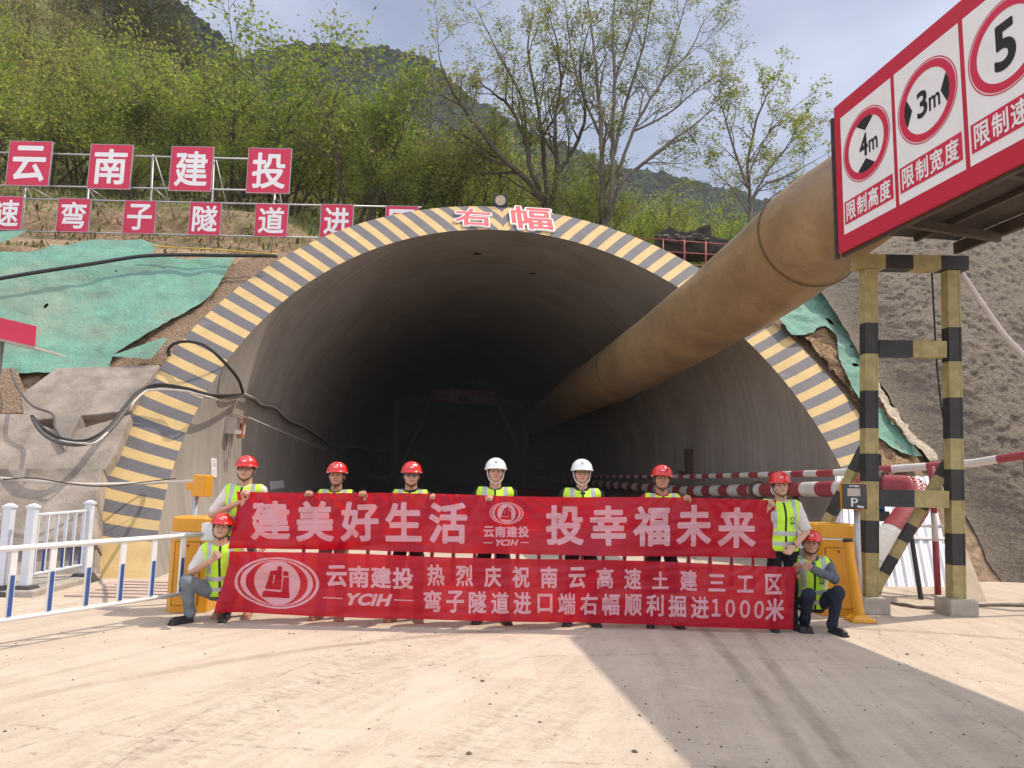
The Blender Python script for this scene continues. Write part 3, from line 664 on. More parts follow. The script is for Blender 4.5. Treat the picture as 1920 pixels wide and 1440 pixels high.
# ================================================================== VENTILATION DUCT
def duct_material():
    m = mat('duct_cloth', (0.30, 0.192, 0.092), 0.40, var=0.16, vs=0.9, bump=0.0, col2=(0.225, 0.143, 0.072), spec=0.45)
    l = m.node_tree.links; p = m.node_tree.nodes['Principled BSDF']; old = p.inputs['Base Color'].links[0].from_socket
    t = node(m, 'ShaderNodeTexCoord'); a = node(m, 'ShaderNodeTexNoise', Scale=2.2, Detail=9, Roughness=0.7, Distortion=1.4); l.new(t.outputs['Object'], a.inputs['Vector'])
    x = node(m, 'ShaderNodeMixRGB'); l.new(math_node(m, 'MULTIPLY_ADD', a.outputs['Fac'], 5.0, -2.6, clamp=True), x.inputs['Fac']); l.new(old, x.inputs['Color1']); x.inputs['Color2'].default_value = (0.18, 0.115, 0.062, 1)
    l.new(x.outputs['Color'], p.inputs['Base Color'])
    b = node(m, 'ShaderNodeTexNoise', Scale=1.6, Detail=6, Roughness=0.55, Distortion=1.0); l.new(t.outputs['Object'], b.inputs['Vector'])
    u = node(m, 'ShaderNodeBump', Strength=0.35, Distance=0.06); l.new(b.outputs['Fac'], u.inputs['Height']); l.new(u.outputs['Normal'], p.inputs['Normal'])
    return m
DUCT = duct_material()
def smooth_path(P, n):
    P = [Vector(p) for p in P]; out = []
    for i in range(len(P) - 1):
        a, b, c_, d = P[max(i - 1, 0)], P[i], P[i + 1], P[min(i + 2, len(P) - 1)]
        for k in range(n):
            t = k / n; out.append(0.5 * ((2 * b) + (c_ - a) * t + (2 * a - 5 * b + 4 * c_ - d) * t * t + (3 * b - a - 3 * c_ + d) * t ** 3))
    out.append(P[-1]); return out
BD = ray(769, 878); BD.z = 0; BD.normalize(); BX = Vector((BD.y, -BD.x, 0))       # the gantry runs along BD (away), BX to its right
DR = 0.85
dp = [A(1003, 793, 50), A(1050, 762, 34), A(1095, 733, 27.2), A(1170, 692, 21.2), A(1316, 596, 15.4), A(1438, 508, 12.5), A(1512, 447, 11.1)]
dp += [Vector((4.80, 10.2, 5.62)), Vector((5.32, 9.55, 5.95))] + [Vector((5.38, 9.0, 5.95)) + BD * -k for k in (0.2, 2.0, 4.0, 6.0, 9.0, 13.0)]
path = smooth_path(dp, 7)
duct = thing('ventilation_duct', 'huge tan yellow ventilation duct running from the gantry into the tunnel', 'air duct', path[0])
L = np.cumsum([0] + [(path[i + 1] - path[i]).length for i in range(len(path) - 1)]); tot = L[-1]
def at_len(q):
    i = int(np.searchsorted(L, q)) - 1; i = max(0, min(i, len(path) - 2)); f = (q - L[i]) / (L[i + 1] - L[i]); return path[i].lerp(path[i + 1], float(f))
mb = MB(); q = np.linspace(0, tot, 190); pts = [at_len(x) for x in q]
rad = [DR * (1 + 0.012 * math.sin(x * 1.9) + 0.018 * float(fbm(np.array(x * 0.8), np.array(1.0), 3))) * (1 - 0.14 * float(sstep(float(L[6 * 7]), float(L[7 * 7]) + 0.4, x))) for x in q]
mb.tube(pts, rad, 40); mb.build('duct_sleeve', DUCT, duct, smooth=True, auto=50)
seams = [4.0, 9.5, 15.0, 20.5]
lj = float(L[3 * 7]); lseam = float(L[6 * 7]) + 0.12
for x in (lj - 9.5, lj, lseam, lseam + 3.2):
    mb = MB(); a, b = at_len(x - 0.05), at_len(x + 0.05); d = (b - a).normalized()
    ring = []; e1 = d.cross(Vector((0, 0, 1))).normalized(); e2 = e1.cross(d)
    mb.tube([(a + b) / 2 + (e1 * math.cos(t) + e2 * math.sin(t)) * (DR * (1.018 - 0.14 * float(sstep(float(L[6 * 7]), float(L[7 * 7]) + 0.4, x)))) for t in np.linspace(0, 2 * math.pi, 49)], 0.013, 6, caps=False)
    mb.build('seam_band', mat('seam_dark', (0.13, 0.085, 0.045), 0.7, var=0.3, vs=8), duct, smooth=True)

# ================================================================== HEIGHT LIMIT GANTRY
DG = 9.25
B0 = A(1568, 340, DG); B0 = Vector((B0.x, B0.y, 0))         # plan point of the far end of the board
ZB, ZT = 4.68, 6.75
gan = thing('height_limit_gantry', 'yellow and black striped steel gantry carrying a long red and white limit board', 'height limit gantry', B0, 0)
def P3(along, right, z): return B0 - BD * along + BX * right + Vector((0, 0, z))
LEN = 13.5
mb = MB(); mb.prism([P3(0, 0, ZB), P3(LEN, 0, ZB), P3(LEN, 0, ZT), P3(0, 0, ZT)], BX * 0.04)
board = mb.build('limit_board', mat('board_red', (0.50, 0.02, 0.05), 0.4, var=0.06, vs=1.2), gan)
# panels: measured widths along the board, white field, ring, symbols, caption
XB = -(B0 - CP).dot(BX) * -1
XB = (B0 - Vector((0, 0, 0))).dot(BX)
def along(px, py):                                        # distance along the board of a photo column
    d = ray(px, py); t = XB / (d.dot(BX)); p = CP + d * t; return -(p - B0).dot(BD), p.z
pw = [along(1577, 330), along(1678, 260), along(1812, 200)]
a0 = pw[0][0]; W = pw[1][0] - pw[0][0]
zlo = along(1600, 438)[1] + 0.0; zhi = along(1620, 182)[1]
zlo = 4.90; zhi = 6.53
def field(i): return a0 + i * W + 0.03, a0 + (i + 1) * W - 0.03
texts = [('限制高度', '4'), ('限制宽度', '3'), ('限制速度', '5'), ('减速慢行', 'x')]
caps_ = [('限制高度',), ('限制宽度',), ('限制速度',)]
ux, uz_ = -BD, Vector((0, 0, 1))
def bp(al, z, off): return P3(al, 0, z) - BX * off
def bface(mb, V, F, al0, z0, off, mi=0): mb.add([bp(al0 + float(x), z0 + float(y), off) for x, y in V], F, mi)
for i in range(9):
    x0, x1 = field(i)
    mb = MB(); mb.add([bp(x0, zlo, .003), bp(x1, zlo, .003), bp(x1, zhi, .003), bp(x0, zhi, .003)], [(0, 1, 2, 3)])
    pan = mb.build('white_panel', SIGNWHITE, board)
    if i > 2: continue
    cx, cz = (x0 + x1) / 2, 5.925; RR = (x1 - x0) * 0.458
    mb = MB(); ring2 = lambda ro, ri: [bp(cx + ro * math.cos(t), cz + ro * math.sin(t), .007) for t in np.linspace(0, 2 * math.pi, 65)[:-1]] + [bp(cx + ri * math.cos(t), cz + ri * math.sin(t), .007) for t in np.linspace(0, 2 * math.pi, 65)[:-1]]
    fs = [(k, (k + 1) % 64, 64 + (k + 1) % 64, 64 + k) for k in range(64)]
    mb.add(ring2(RR, RR * 0.972), fs); mb.add(ring2(RR * 0.945, RR * 0.76), fs); mb.build('prohibition_ring', SIGNRED, board)
    mb = MB()
    if i == 0:
        V, F = text_cells('4', [(-0.21, 0.08, -0.26, 0.26)], 0.02); bface(mb, V * RR * 1.25, F, cx, cz, .007)
        V, F = text_cells('m', [(0.11, 0.40, -0.25, 0.03)], 0.015); bface(mb, V * RR * 1.25, F, cx, cz, .007)
        for sg in (-1, 1):
            mb.add([bp(cx, cz + sg * RR * 0.40, .007), bp(cx - RR * .36, cz + sg * RR * 0.66, .007), bp(cx - RR * .2, cz + sg * RR * 0.735, .007), bp(cx, cz + sg * RR * 0.76, .007), bp(cx + RR * .2, cz + sg * RR * 0.735, .007), bp(cx + RR * .36, cz + sg * RR * 0.66, .007)], [(0, 1, 2, 3, 4, 5)])
    elif i == 1:
        V, F = text_cells('3', [(-0.25, 0.03, -0.27, 0.27)], 0.02); bface(mb, V * RR * 1.25, F, cx, cz, .007)
        V, F = text_cells('m', [(0.07, 0.36, -0.25, 0.02)], 0.015); bface(mb, V * RR * 1.25, F, cx, cz, .007)
        for sg in (-1, 1):
            mb.add([bp(cx + sg * RR * 0.48, cz, .007), bp(cx + sg * RR * 0.66, cz - RR * .36, .007), bp(cx + sg * RR * 0.735, cz - RR * .2, .007), bp(cx + sg * RR * 0.76, cz, .007), bp(cx + sg * RR * 0.735, cz + RR * .2, .007), bp(cx + sg * RR * 0.66, cz + RR * .36, .007)], [(0, 1, 2, 3, 4, 5)])
    else:
        V, F = text_cells('5', [(-0.30, 0.26, -0.52, 0.52)], 0.03); bface(mb, V * RR, F, cx, cz, .007)
    mb.build('limit_symbol', INK, board)
    mb = MB(); mb.add([bp(x0 + .03, 5.02, .006), bp(x1 - .03, 5.02, .006), bp(x1 - .03, 5.33, .006), bp(x0 + .03, 5.33, .006)], [(0, 1, 2, 3)])
    strip = mb.build('caption_strip', SIGNRED, board)
    mb = MB(); V, F = text_cells(texts[i][0], row('1234', x0 + .06, x1 - .06, 5.05, 5.30, 0.88), 0.02); bface(mb, V, F, 0, 0, .010); mb.build('caption', SIGNWHITE, board)
# bridge box behind the board: floor panels, edge angles, cross beams
FLW = 1.76
mb = MB(); mb.prism([P3(0.02, 0.05, ZB + 0.30), P3(LEN, 0.05, ZB + 0.30), P3(LEN, FLW, ZB + 0.30), P3(0.02, FLW, ZB + 0.30)], Vector((0, 0, 0.03)))
mb.build('floor_plate', mat('brown_plate', (0.045, 0.033, 0.028), 0.7, var=0.35, vs=2.5, bump=0.3, bs=20), gan)
FR = mat('frame_angle', (0.07, 0.055, 0.045), 0.6, var=0.3, vs=6)
mb = MB(); mb.beam(P3(-0.02, 0.075, ZB - 0.01), P3(LEN, 0.075, ZB - 0.01), 0.05, 0.05); mb.build('edge_angle', FR, gan)
mb = MB(); mb.beam(P3(-0.02, FLW, ZB + 0.2), P3(LEN, FLW, ZB + 0.2), 0.06, 0.16); mb.build('edge_angle', FR, gan)
for k in range(9):
    a = 0.75 + k * 1.55; mb = MB(); mb.beam(P3(a, 0.10, ZB + 0.235), P3(a, FLW - 0.03, ZB + 0.10), 0.07, 0.11); mb.build('cross_joist', FR, gan)
for k, rgt in enumerate((0.55, 1.10)):
    mb = MB(); mb.beam(P3(0.05, rgt, ZB + 0.26), P3(LEN, rgt, ZB + 0.26), 0.05, 0.06); mb.build('long_joist', FR, gan)
mb = MB(); mb.beam(P3(-0.06, 0.02, ZB - 0.05), P3(-0.06, 0.02, ZT - 0.12), 0.05, 0.05, up=(0, 1, 0)); mb.build('edge_post', DARK, gan)
for k in range(7):
    mb = MB(); a = 0.9 + k * 2.0; mb.beam(P3(a, 0.08, ZB + 0.2), P3(a, 0.08, ZT - 0.1), 0.05, 0.05, up=BD); mb.build('back_post', DARK, gan)
# legs: hexagon-like I section columns in bands, far pair and near pair
def striped(mb_name, a, b, w, h, n, first, parent, up=(0, 0, 1), rot=None, kind='beam'):
    """bar from a to b in n alternating black / yellow bands, one mesh"""
    mb = MB(); a = Vector(a); b = Vector(b)
    for k in range(n):
        p, q_ = a.lerp(b, k / n), a.lerp(b, (k + 1) / n)
        if kind == 'oct':
            mb.tube([p, q_], w / 2, 8, (k + first) % 2)
        else: mb.beam(p, q_, w, h, up, (k + first) % 2)
    return mb.build(mb_name, [LEGYEL, LEGBLK], parent)
LB = [G(1641, 1152), G(1806, 1156)]; lz = 4.50
LB = [Vector((p.x, p.y + 0.14, 0)) for p in LB]; LEAN = 0.036
zs = [0.2, 0.77, 1.18, 1.60, 2.02, 2.44, 2.86, 3.34, 3.76, lz]
for gi, shiftv in enumerate((Vector(), BD * -11.6)):
    PARTS0 = set(bpy.data.objects)
    for li, p in enumerate(LB):
        p = p + shiftv
        mb = MB(); mb.box((p.x, p.y, 0.10), (0.36, 0.36, 0.21)); mb.build('footing', CEM, gan, bevel=0.015)
        mb = MB(); kk = 0
        zz_ = [0.2, 0.75, 1.16, 1.66, 2.02, 2.35, 2.85, 3.34, 3.76, lz] if li == 0 else [0.2, 0.62, 1.02, 1.44, 1.84, 2.24, 2.78, 3.26, 3.72, lz]
        for k in range(9):
            z0, z1 = zz_[k], zz_[k + 1]; mi = k % 2
            mb.box((p.x, p.y, (z0 + z1) / 2), (0.125, 0.15, z1 - z0), None, mi)
            for sx in (-1, 1): mb.box((p.x + sx * 0.074, p.y, (z0 + z1) / 2), (0.023, 0.16, z1 - z0), None, mi)
        mb.build('leg', [LEGYEL, LEGBLK], gan)
    a, b = LB[0] + shiftv, LB[1] + shiftv
    e = Vector((0.19, 0, 0))
    striped('cap_beam', a - e + Vector((0, 0, lz + 0.10)), b + e + Vector((0, 0, lz + 0.10)), 0.2, 0.19, 4, 0, gan)
    for zc_, fst in ((1.45, 1), (3.42, 1)):
        striped('cross_beam', a + Vector((0.105, 0, zc_)), b + Vector((-0.105, 0, zc_)), 0.14, 0.22, 2, fst, gan)
    bk = Vector((0, 2.0, 0)) if gi == 0 else Vector((0, -2.0, 0))
    striped('brace', a + Vector((0, 0.11, 2.1)), a + Vector((-0.62, 1.0, 0.02)), 0.12, 0.12, 7, 1, gan)
    striped('brace', b + Vector((0, 0.11, 1.95)), b + Vector((-0.98, 0.35, 0.03)), 0.12, 0.12, 9, 1, gan)
    for ob in set(bpy.data.objects) - PARTS0:
        ob.data.transform(Matrix(((1, 0, LEAN, 0), (0, 1, 0, 0), (0, 0, 1, 0), (0, 0, 0, 1))))

# ================================================================== PORTAL LETTERS AND FLOOD LAMP
sn = (TM.to_3x3() @ Vector((0, CT, 1))).normalized(); sx_ = (TM.to_3x3() @ Vector((1, 0, 0)))
LRED = mat('letter_red', (0.66, 0.09, 0.09), 0.45, var=0.08, vs=4)
for ch, pa, pb, lab in (('右', (850, 425), (922, 396), 'red cut-out character 右 with white edge on top of the tunnel arch'), ('幅', (958, 432), (1033, 392), 'red cut-out character 幅 with white edge on top of the tunnel arch')):
    q0, q1 = S(*pa, 0.02), S(*pb, 0.02); wx = (q1 - q0).dot(sx_); hy = (q1 - q0).dot(sn)
    t = thing('sign_character', lab, 'sign letter', q0, 0, 'cut-out characters on the arch')
    mb = MB(); V, F = text_cells(ch, [(0, wx, 0, hy)], 0.055, 64); flat_text(mb, V, F, q0, sx_, sn, 0, 0.05, 0.05); mb.build('white_edge', SIGNWHITE, t)
    mb = MB(); V, F = text_cells(ch, [(wx * .035, wx * .965, hy * .03, hy * .97)], 0.022, 64); flat_text(mb, V, F, q0, sx_, sn, 0, 0.056); mb.build('red_face', LRED, t)
p = A(938, 392, 19.75); t = thing('flood_lamp', 'square dark flood lamp with round lens standing on top of the arch', 'flood lamp', p)
mb = MB(); mb.box(p + Vector((0, 0.1, 0.24)), (0.42, 0.24, 0.44)); mb.build('housing', mat('lamp_black', (0.03, 0.03, 0.03), 0.5), t, bevel=0.03)
mb = MB(); mb.cyl(p + Vector((0, -0.05, 0.24)), p + Vector((0, 0.0, 0.24)), 0.185, 24); mb.build('bezel', DARK, t)
mb = MB(); mb.cyl(p + Vector((0, -0.062, 0.24)), p + Vector((0, -0.03, 0.24)), 0.15, 24); mb.build('lens', mat('lens_glass', (0.46, 0.36, 0.25), 0.25, var=0.15, vs=8), t)
mb = MB()
for sg in (-1, 1): mb.box(p + Vector((sg * 0.19, 0.1, 0.12)), (0.02, 0.05, 0.26))
mb.box(p + Vector((0, 0.1, -0.01)), (0.4, 0.06, 0.03)); mb.build('bracket', DARK, t)

# ================================================================== SIGN RACK WITH CHARACTER PANELS
def rackY(px): return 18.9 + (px - 300) * 0.0015
rack = thing('sign_rack', 'galvanised pipe rack holding two rows of red character panels above the slope', 'sign rack', A(280, 470, 18.9))
def rk(px, py, dy=0.0): return A(px, py, rackY(px) + dy)
upper = [('云', (10, 266), (99, 347)), ('南', (163, 272), (250, 353)), ('建', (316, 276), (401, 357)), ('投', (461, 279), (547, 361))]
lower = [('速', (-20, 369), (45, 430)), ('弯', (104, 373), (171, 434)), ('子', (229, 377), (294, 437)), ('隧', (352, 380), (416, 440)), ('道', (476, 383), (541, 443)), ('进', (599, 384), (663, 445)), ('口', (721, 387), (784, 448)), ('高', (-145, 366), (-82, 427))]
for (x0, y0, x1, y1) in ((-260, 279, 540, 300), (-260, 342, 540, 358), (-260, 366, 790, 389), (-260, 427, 790, 450)):
    mb = MB(); mb.cyl(rk(x0, y0, 0.07), rk(x1, y1, 0.07), 0.024, 8); mb.build('rail', STEEL, rack, smooth=True)
for (x, y0, x1, y1) in ((48, 345, 38, 466), (166, 352, 159, 440), (287, 290, 280, 452), (401, 300, 394, 462), (515, 360, 508, 472), (-80, 280, -86, 470), (-190, 280, -196, 470), (640, 390, 636, 450), (757, 392, 754, 450)):
    mb = MB(); q = rk(x1, y1, 0.12); mb.cyl(rk(x, y0, 0.12), Vector((q.x, q.y, q.z - 0.15)), 0.03, 8); mb.build('post', STEEL, rack, smooth=True)
for (x, y0, x1, y1, d0, d1) in ((50, 348, 85, 440, .1, 1.3), (55, 348, 105, 378, .1, .6), (166, 352, 215, 436, .1, 1.3), (166, 352, 200, 374, .1, .6), (290, 292, 335, 432, .1, 1.3), (292, 355, 320, 382, .1, .6), (405, 300, 437, 438, .1, 1.3), (410, 390, 430, 408, .1, .6), (524, 362, 545, 470, .1, 1.3), (285, 380, 313, 452, .1, 1.2)):
    mb = MB(); mb.cyl(rk(x, y0, d0), rk(x1, y1, d1), 0.018, 6); mb.build('strut', STEEL, rack, smooth=True)
for rowi, lst in ((0, upper), (1, lower)):
    for ch, a, b in lst:
        y = rackY(a[0]); p0 = A(a[0], b[1], y); p1 = A(b[0], a[1], y); w_, h_ = p1.x - p0.x, p1.z - p0.z
        t = thing('character_sign', 'square red panel with white character %s in the %s row of the sign rack' % (ch, ('upper', 'lower')[rowi]), 'sign', p0, 0, 'red character panels on the rack')
        mb = MB(); mb.box(p0 + Vector((w_ / 2, 0.02, h_ / 2)), (w_, 0.04, h_)); mb.build('panel', SIGNRED, t, bevel=0.004)
        mb = MB()
        for sg in (0, 1): mb.box(p0 + Vector((sg * w_, 0.02, h_ / 2)), (0.012, 0.05, h_ + 0.012)); mb.box(p0 + Vector((w_ / 2, 0.02, sg * h_)), (w_ - 0.012, 0.05, 0.012))
        mb.build('edge_trim', STEEL, t)
        mb = MB(); V, F = text_cells(ch, [(w_ * .11, w_ * .89, h_ * .10, h_ * .90)], 0.021, 60); flat_text(mb, V, F, p0, (1, 0, 0), (0, 0, 1), 0, 0.004); mb.build('character', SIGNWHITE, t)
# ================================================================== BARRIER GATES AND FENCES
def hexbox(mb, c, w, d, z0, z1, ch, mi=0, tp=1.0):
    pts = [(-w / 2, -d / 2 + ch), (-w / 2 + ch, -d / 2), (w / 2 - ch, -d / 2), (w / 2, -d / 2 + ch), (w / 2, d / 2), (-w / 2, d / 2)]
    vs = [Vector((c.x + x, c.y + y, z0)) for x, y in pts] + [Vector((c.x + x * tp, c.y + y * tp, z1)) for x, y in pts]
    mb.add(vs, [(5, 4, 3, 2, 1, 0), (6, 7, 8, 9, 10, 11)] + [(i, (i + 1) % 6, 6 + (i + 1) % 6, 6 + i) for i in range(6)], mi)
SEAM = mat('seam_brown', (0.22, 0.10, 0.02), 0.6)
def gate_box(name, c, w, d, h, label):
    t = thing(name, label, 'barrier machine', c, 0, 'yellow barrier machines')
    mb = MB(); hexbox(mb, c, w, d, 0.0, h * 0.84, 0.07); mb.build('cabinet', ORANGE, t, bevel=0.008)
    mb = MB(); hexbox(mb, c, w * 1.03, d * 1.03, h * 0.845, h * 0.98, 0.07); hexbox(mb, c, w * 1.03, d * 1.03, h * 0.98, h, 0.07, 0, 0.9); mb.build('hood', ORANGE, t, bevel=0.006)
    mb = MB(); hexbox(mb, c, w * 1.045, d * 1.045, h * 0.828, h * 0.842, 0.07); mb.build('trim_band', WHITE, t)
    f = c + Vector((0.0, -d / 2 - 0.004, 0)); dw = w * 0.31
    mb = MB(); mb.box(f + Vector((0, 0, h * 0.41)), (dw * 2, 0.012, h * 0.66)); door = mb.build('door', ORANGE, t, bevel=0.004)
    mb = MB()
    for sg in (-1, 1): mb.box(f + Vector((sg * dw, -0.002, h * 0.41)), (0.006, 0.014, h * 0.66)); mb.box(f + Vector((0, -0.002, h * (0.41 + sg * 0.33))), (dw * 2, 0.014, 0.006))
    mb.build('door_gap', SEAM, door)
    mb = MB(); mb.cyl(f + Vector((0, -0.02, h * 0.70)), f + Vector((0, 0, h * 0.70)), 0.016, 12); mb.build('lock', RED, door)
    return t
BLUE = mat('reflective_blue', (0.035, 0.085, 0.27), 0.45, var=0.2, vs=12, spots=0.3)
BRED = mat('reflective_red', (0.36, 0.03, 0.05), 0.45, var=0.2, vs=12)
gl = gate_box('barrier_machine', Vector((-3.70, 8.58, 0)), 0.47, 0.38, 1.08, 'yellow barrier machine with its boom swung left, beside the left crouching man')
mb = MB(); mb.box((-3.42, 8.30, 0.93), (0.16, 0.14, 0.20)); mb.build('boom_hub', WHITE, gl, bevel=0.012)
def boom(a, b, zt, zb, tops, leg_top, parent, inset, bands):
    """two-rail boom with flat balusters, reflective lower ends"""
    a = Vector(a); b = Vector(b); U = Vector((0, 0, 1))
    mb = MB(); mb.cyl(a + U * zt, b + U * zt, 0.028, 10); mb.build('top_rail', WHITE, parent, smooth=True)
    mb = MB(); mb.cyl(a + U * zb, b + U * zb, 0.022, 10); mb.build('bottom_rail', WHITE, parent, smooth=True)
    for f in tops:
        p = a.lerp(b, f); d = (b - a).normalized(); k = -0.02
        mb = MB(); mb.beam(p + U * zb, p + U * zt, 0.052, 0.026, up=d.cross(U)); q = mb.build('baluster', WHITE, parent)
        mb = MB(); mid = zb + (zt - zb) * leg_top; n = d.cross(U).normalized(); n = n if n.y < 0 else -n
        mb.beam(p + U * (zb + 0.03) + n * 0.017, p + U * mid + n * 0.017, 0.034, 0.006, up=n); mb.build('reflector', bands, q)
a, b = Vector((-3.48, 8.25, 0)), Vector((-5.15, 5.50, 0))
boom(a, b, 0.90, 0.27, [0.075 + i * 0.105 for i in range(9)], 0.62, gl, 0, BLUE)
gr = gate_box('barrier_machine', Vector((4.12, 9.24, 0)), 0.52, 0.38, 1.12, 'yellow barrier machine with a closed boom, behind the right crouching man')
mb = MB(); mb.box((3.72, 9.10, 0.95), (0.15, 0.13, 0.28)); mb.build('boom_hub', WHITE, gr, bevel=0.012)
boom((3.72, 9.08, 0), (-2.75, 9.08, 0), 0.95, 0.28, [0.02 + i * 0.0413 for i in range(24)], 0.86, gr, 0, BRED)
# pale barrier posts and railings at the far left
def fence_section(p, q, label, h=0.92, n=7, z0=0.12, posts=(1, 1), blue=True):
    p = Vector(p); q = Vector(q); U = Vector((0, 0, 1)); t = thing('steel_barrier', label, 'barrier', p, 0, 'white crowd barriers at the left')
    d = (q - p).normalized()
    for use, c in zip(posts, (p, q)):
        if not use: continue
        mb = MB(); mb.box(c + U * (z0 + h / 2), (0.10, 0.10, h)); po = mb.build('post', PALE, t, bevel=0.006)
        mb = MB(); mb.box(c + U * (z0 + h + 0.012), (0.125, 0.125, 0.03)); mb.box(c + U * (z0 + h + 0.04), (0.11, 0.11, 0.03), None, 0, 0.3); mb.build('post_cap', PALE, po)
        mb = MB(); mb.box(c + U * (z0 / 2 + 0.0), (0.34, 0.30, z0), None, 0, 0.6); mb.build('rubber_foot', mat('foot_rubber', (0.06, 0.055, 0.05), 0.9, var=0.3), t, bevel=0.01)
    for zz in (z0 + 0.12, z0 + h * 0.90):
        mb = MB(); mb.cyl(p + U * zz, q + U * zz, 0.024, 8); mb.build('rail', PALE, t, smooth=True)
    for i in range(n):
        c = p.lerp(q, (i + 0.6) / (n + 0.2)); mb = MB(); mb.beam(c + U * (z0 + 0.12), c + U * (z0 + h * 0.90), 0.04, 0.02, up=d); ba = mb.build('baluster', PALE, t)
        mb = MB(); mb.beam(c + U * (z0 + 0.14) + Vector((0, -0.014, 0)), c + U * (z0 + 0.14 + 0.3) + Vector((0, -0.014, 0)), 0.030, 0.012, up=d); mb.build('reflector', BLUE, ba)
PALE = mat('pale_blue_white', (0.60, 0.635, 0.68), 0.5, var=0.08, vs=5)
PALEL = ('white barrier section running back to the striped collar, blue reflectors on its bars', 'white barrier section at the left edge of the photo')
fence_section((-6.10, 9.25, 0), (-6.02, 10.35, 0), PALEL[0], 0.97, 6)
fence_section((-6.38, 9.22, 0), (-9.2, 9.4, 0), PALEL[1], 0.97, 9)
mb = MB(); mb.box((-7.4, 9.85, 0.03), (3.0, 1.5, 0.10)); tag(mb.build('raised_kerb', CEM, bevel=0.02), kind='structure')
# slotted drain slabs by the left machine
t = thing('drain_cover', 'pinkish concrete drain cover with parallel slots in front of the striped collar foot', 'drain cover', (-4.9, 9.9, 0))
mb = MB(); mb.box((-4.9, 9.85, 0.012), (1.35, 1.3, 0.026)); mb.build('slab', mat('pink_slab', (0.44, 0.33, 0.27), 0.9, var=0.15, vs=4, bump=0.4, bs=30), t, bevel=0.006)
for k in range(5):
    mb = MB(); mb.box((-4.9, 9.36 + k * 0.23, 0.0262), (1.0, 0.035, 0.004)); mb.build('slot', mat('slot_dark', (0.03, 0.025, 0.02), 0.9), t)

# intercom box on a pole (left), parking reader (right), bollard
p = Vector((-3.90, 8.95, 0)); t = thing('card_reader', 'yellow box on a steel pole beside the left barrier machine', 'card reader', p)
mb = MB(); mb.cyl(p, p + Vector((0, 0, 1.50)), 0.035, 12); mb.build('pole', STEEL, t, smooth=True)
c_ = p + Vector((0.10, -0.06, 1.43)); rot = Matrix.Rotation(R(-20), 3, 'Z') @ Matrix.Rotation(R(2), 3, 'Y')
mb = MB(); mb.box(c_, (0.20, 0.14, 0.265), rot); bx = mb.build('housing', ORANGE, t, bevel=0.012)
mb = MB(); mb.box(p + Vector((-0.05, -0.02, 1.40)), (0.12, 0.08, 0.05)); mb.box(p + Vector((-0.09, -0.02, 1.42)), (0.03, 0.07, 0.09)); mb.build('clamp', ORANGE, t, bevel=0.004)
p = Vector((4.32, 8.93, 0)); t = thing('parking_reader', 'black parking reader panel marked P on a pole beside the gantry leg', 'parking reader', p)
mb = MB(); mb.cyl(p + Vector((0, 0.02, 0)), p + Vector((0, 0.02, 1.37)), 0.035, 12); mb.build('pole', STEEL, t, smooth=True)
c_ = p + Vector((-0.05, -0.02, 1.475)); rot = Matrix.Rotation(R(-14), 3, 'Z')
def lp(x, y, z): return c_ + rot @ Vector((x, y, z))
mb = MB(); mb.box(c_, (0.30, 0.11, 0.325), rot); mb.build('housing', ORANGE, t, bevel=0.015)
mb = MB(); mb.box(lp(-0.003, -0.06, 0), (0.285, 0.012, 0.31), rot); fp = mb.build('face_plate', mat('gloss_black', (0.022, 0.023, 0.024), 0.18, var=0.1, spec=0.6), t, bevel=0.01)
mb = MB(); mb.box(lp(-0.01, -0.067, 0.05), (0.145, 0.006, 0.095), rot); mb.build('screen', mat('grey_screen', (0.42, 0.37, 0.32), 0.35, var=0.15, vs=10), fp)
mb = MB(); V, F = text_cells('P', [(-0.045, 0.035, -0.125, -0.02)], 0.012, 48); flat_text(mb, V, F, lp(0, -0.0675, 0), rot @ Vector((1, 0, 0)), (0, 0, 1))
V, F = text_cells('RFID', row('RFID', -0.06, 0.06, 0.115, 0.137), 0.02, 30); flat_text(mb, V, F, lp(0, -0.0675, 0), rot @ Vector((1, 0, 0)), (0, 0, 1)); mb.box(lp(0.06, -0.068, -0.125), (0.075, 0.004, 0.022), rot @ Matrix.Rotation(R(8), 3, 'Y')); mb.build('marking', mat('mark_grey', (0.6, 0.6, 0.6), 0.5), fp)
p = Vector((4.22, 8.36, 0)); p2 = G(1612, 1165); p = Vector((p2.x, p2.y, 0)); t = thing('bollard', 'slim leaning yellow plastic bollard with black top beside the right barrier machine', 'bollard', p)
top = p + Vector((-0.10, 0.02, 0.93))
mb = MB(); mb.tube([p + Vector((0, 0, 0.05)), p.lerp(top, 0.5) + Vector((0, 0, 0.02)), top], [0.062, 0.058, 0.055], 16); mb.build('post', ORANGE, t, smooth=True, auto=50)
mb = MB(); mb.cyl(top, top + Vector((-0.003, 0, 0.03)), 0.058, 16); mb.build('cap', BLACK, t, smooth=True, auto=50)
mb = MB(); mb.box(p + Vector((0, 0, 0.015)), (0.28, 0.24, 0.03)); mb.box(p + Vector((0, 0, 0.055)), (0.27, 0.23, 0.05), None, 0, 0.5); mb.build('base', ORANGE, t, bevel=0.01)

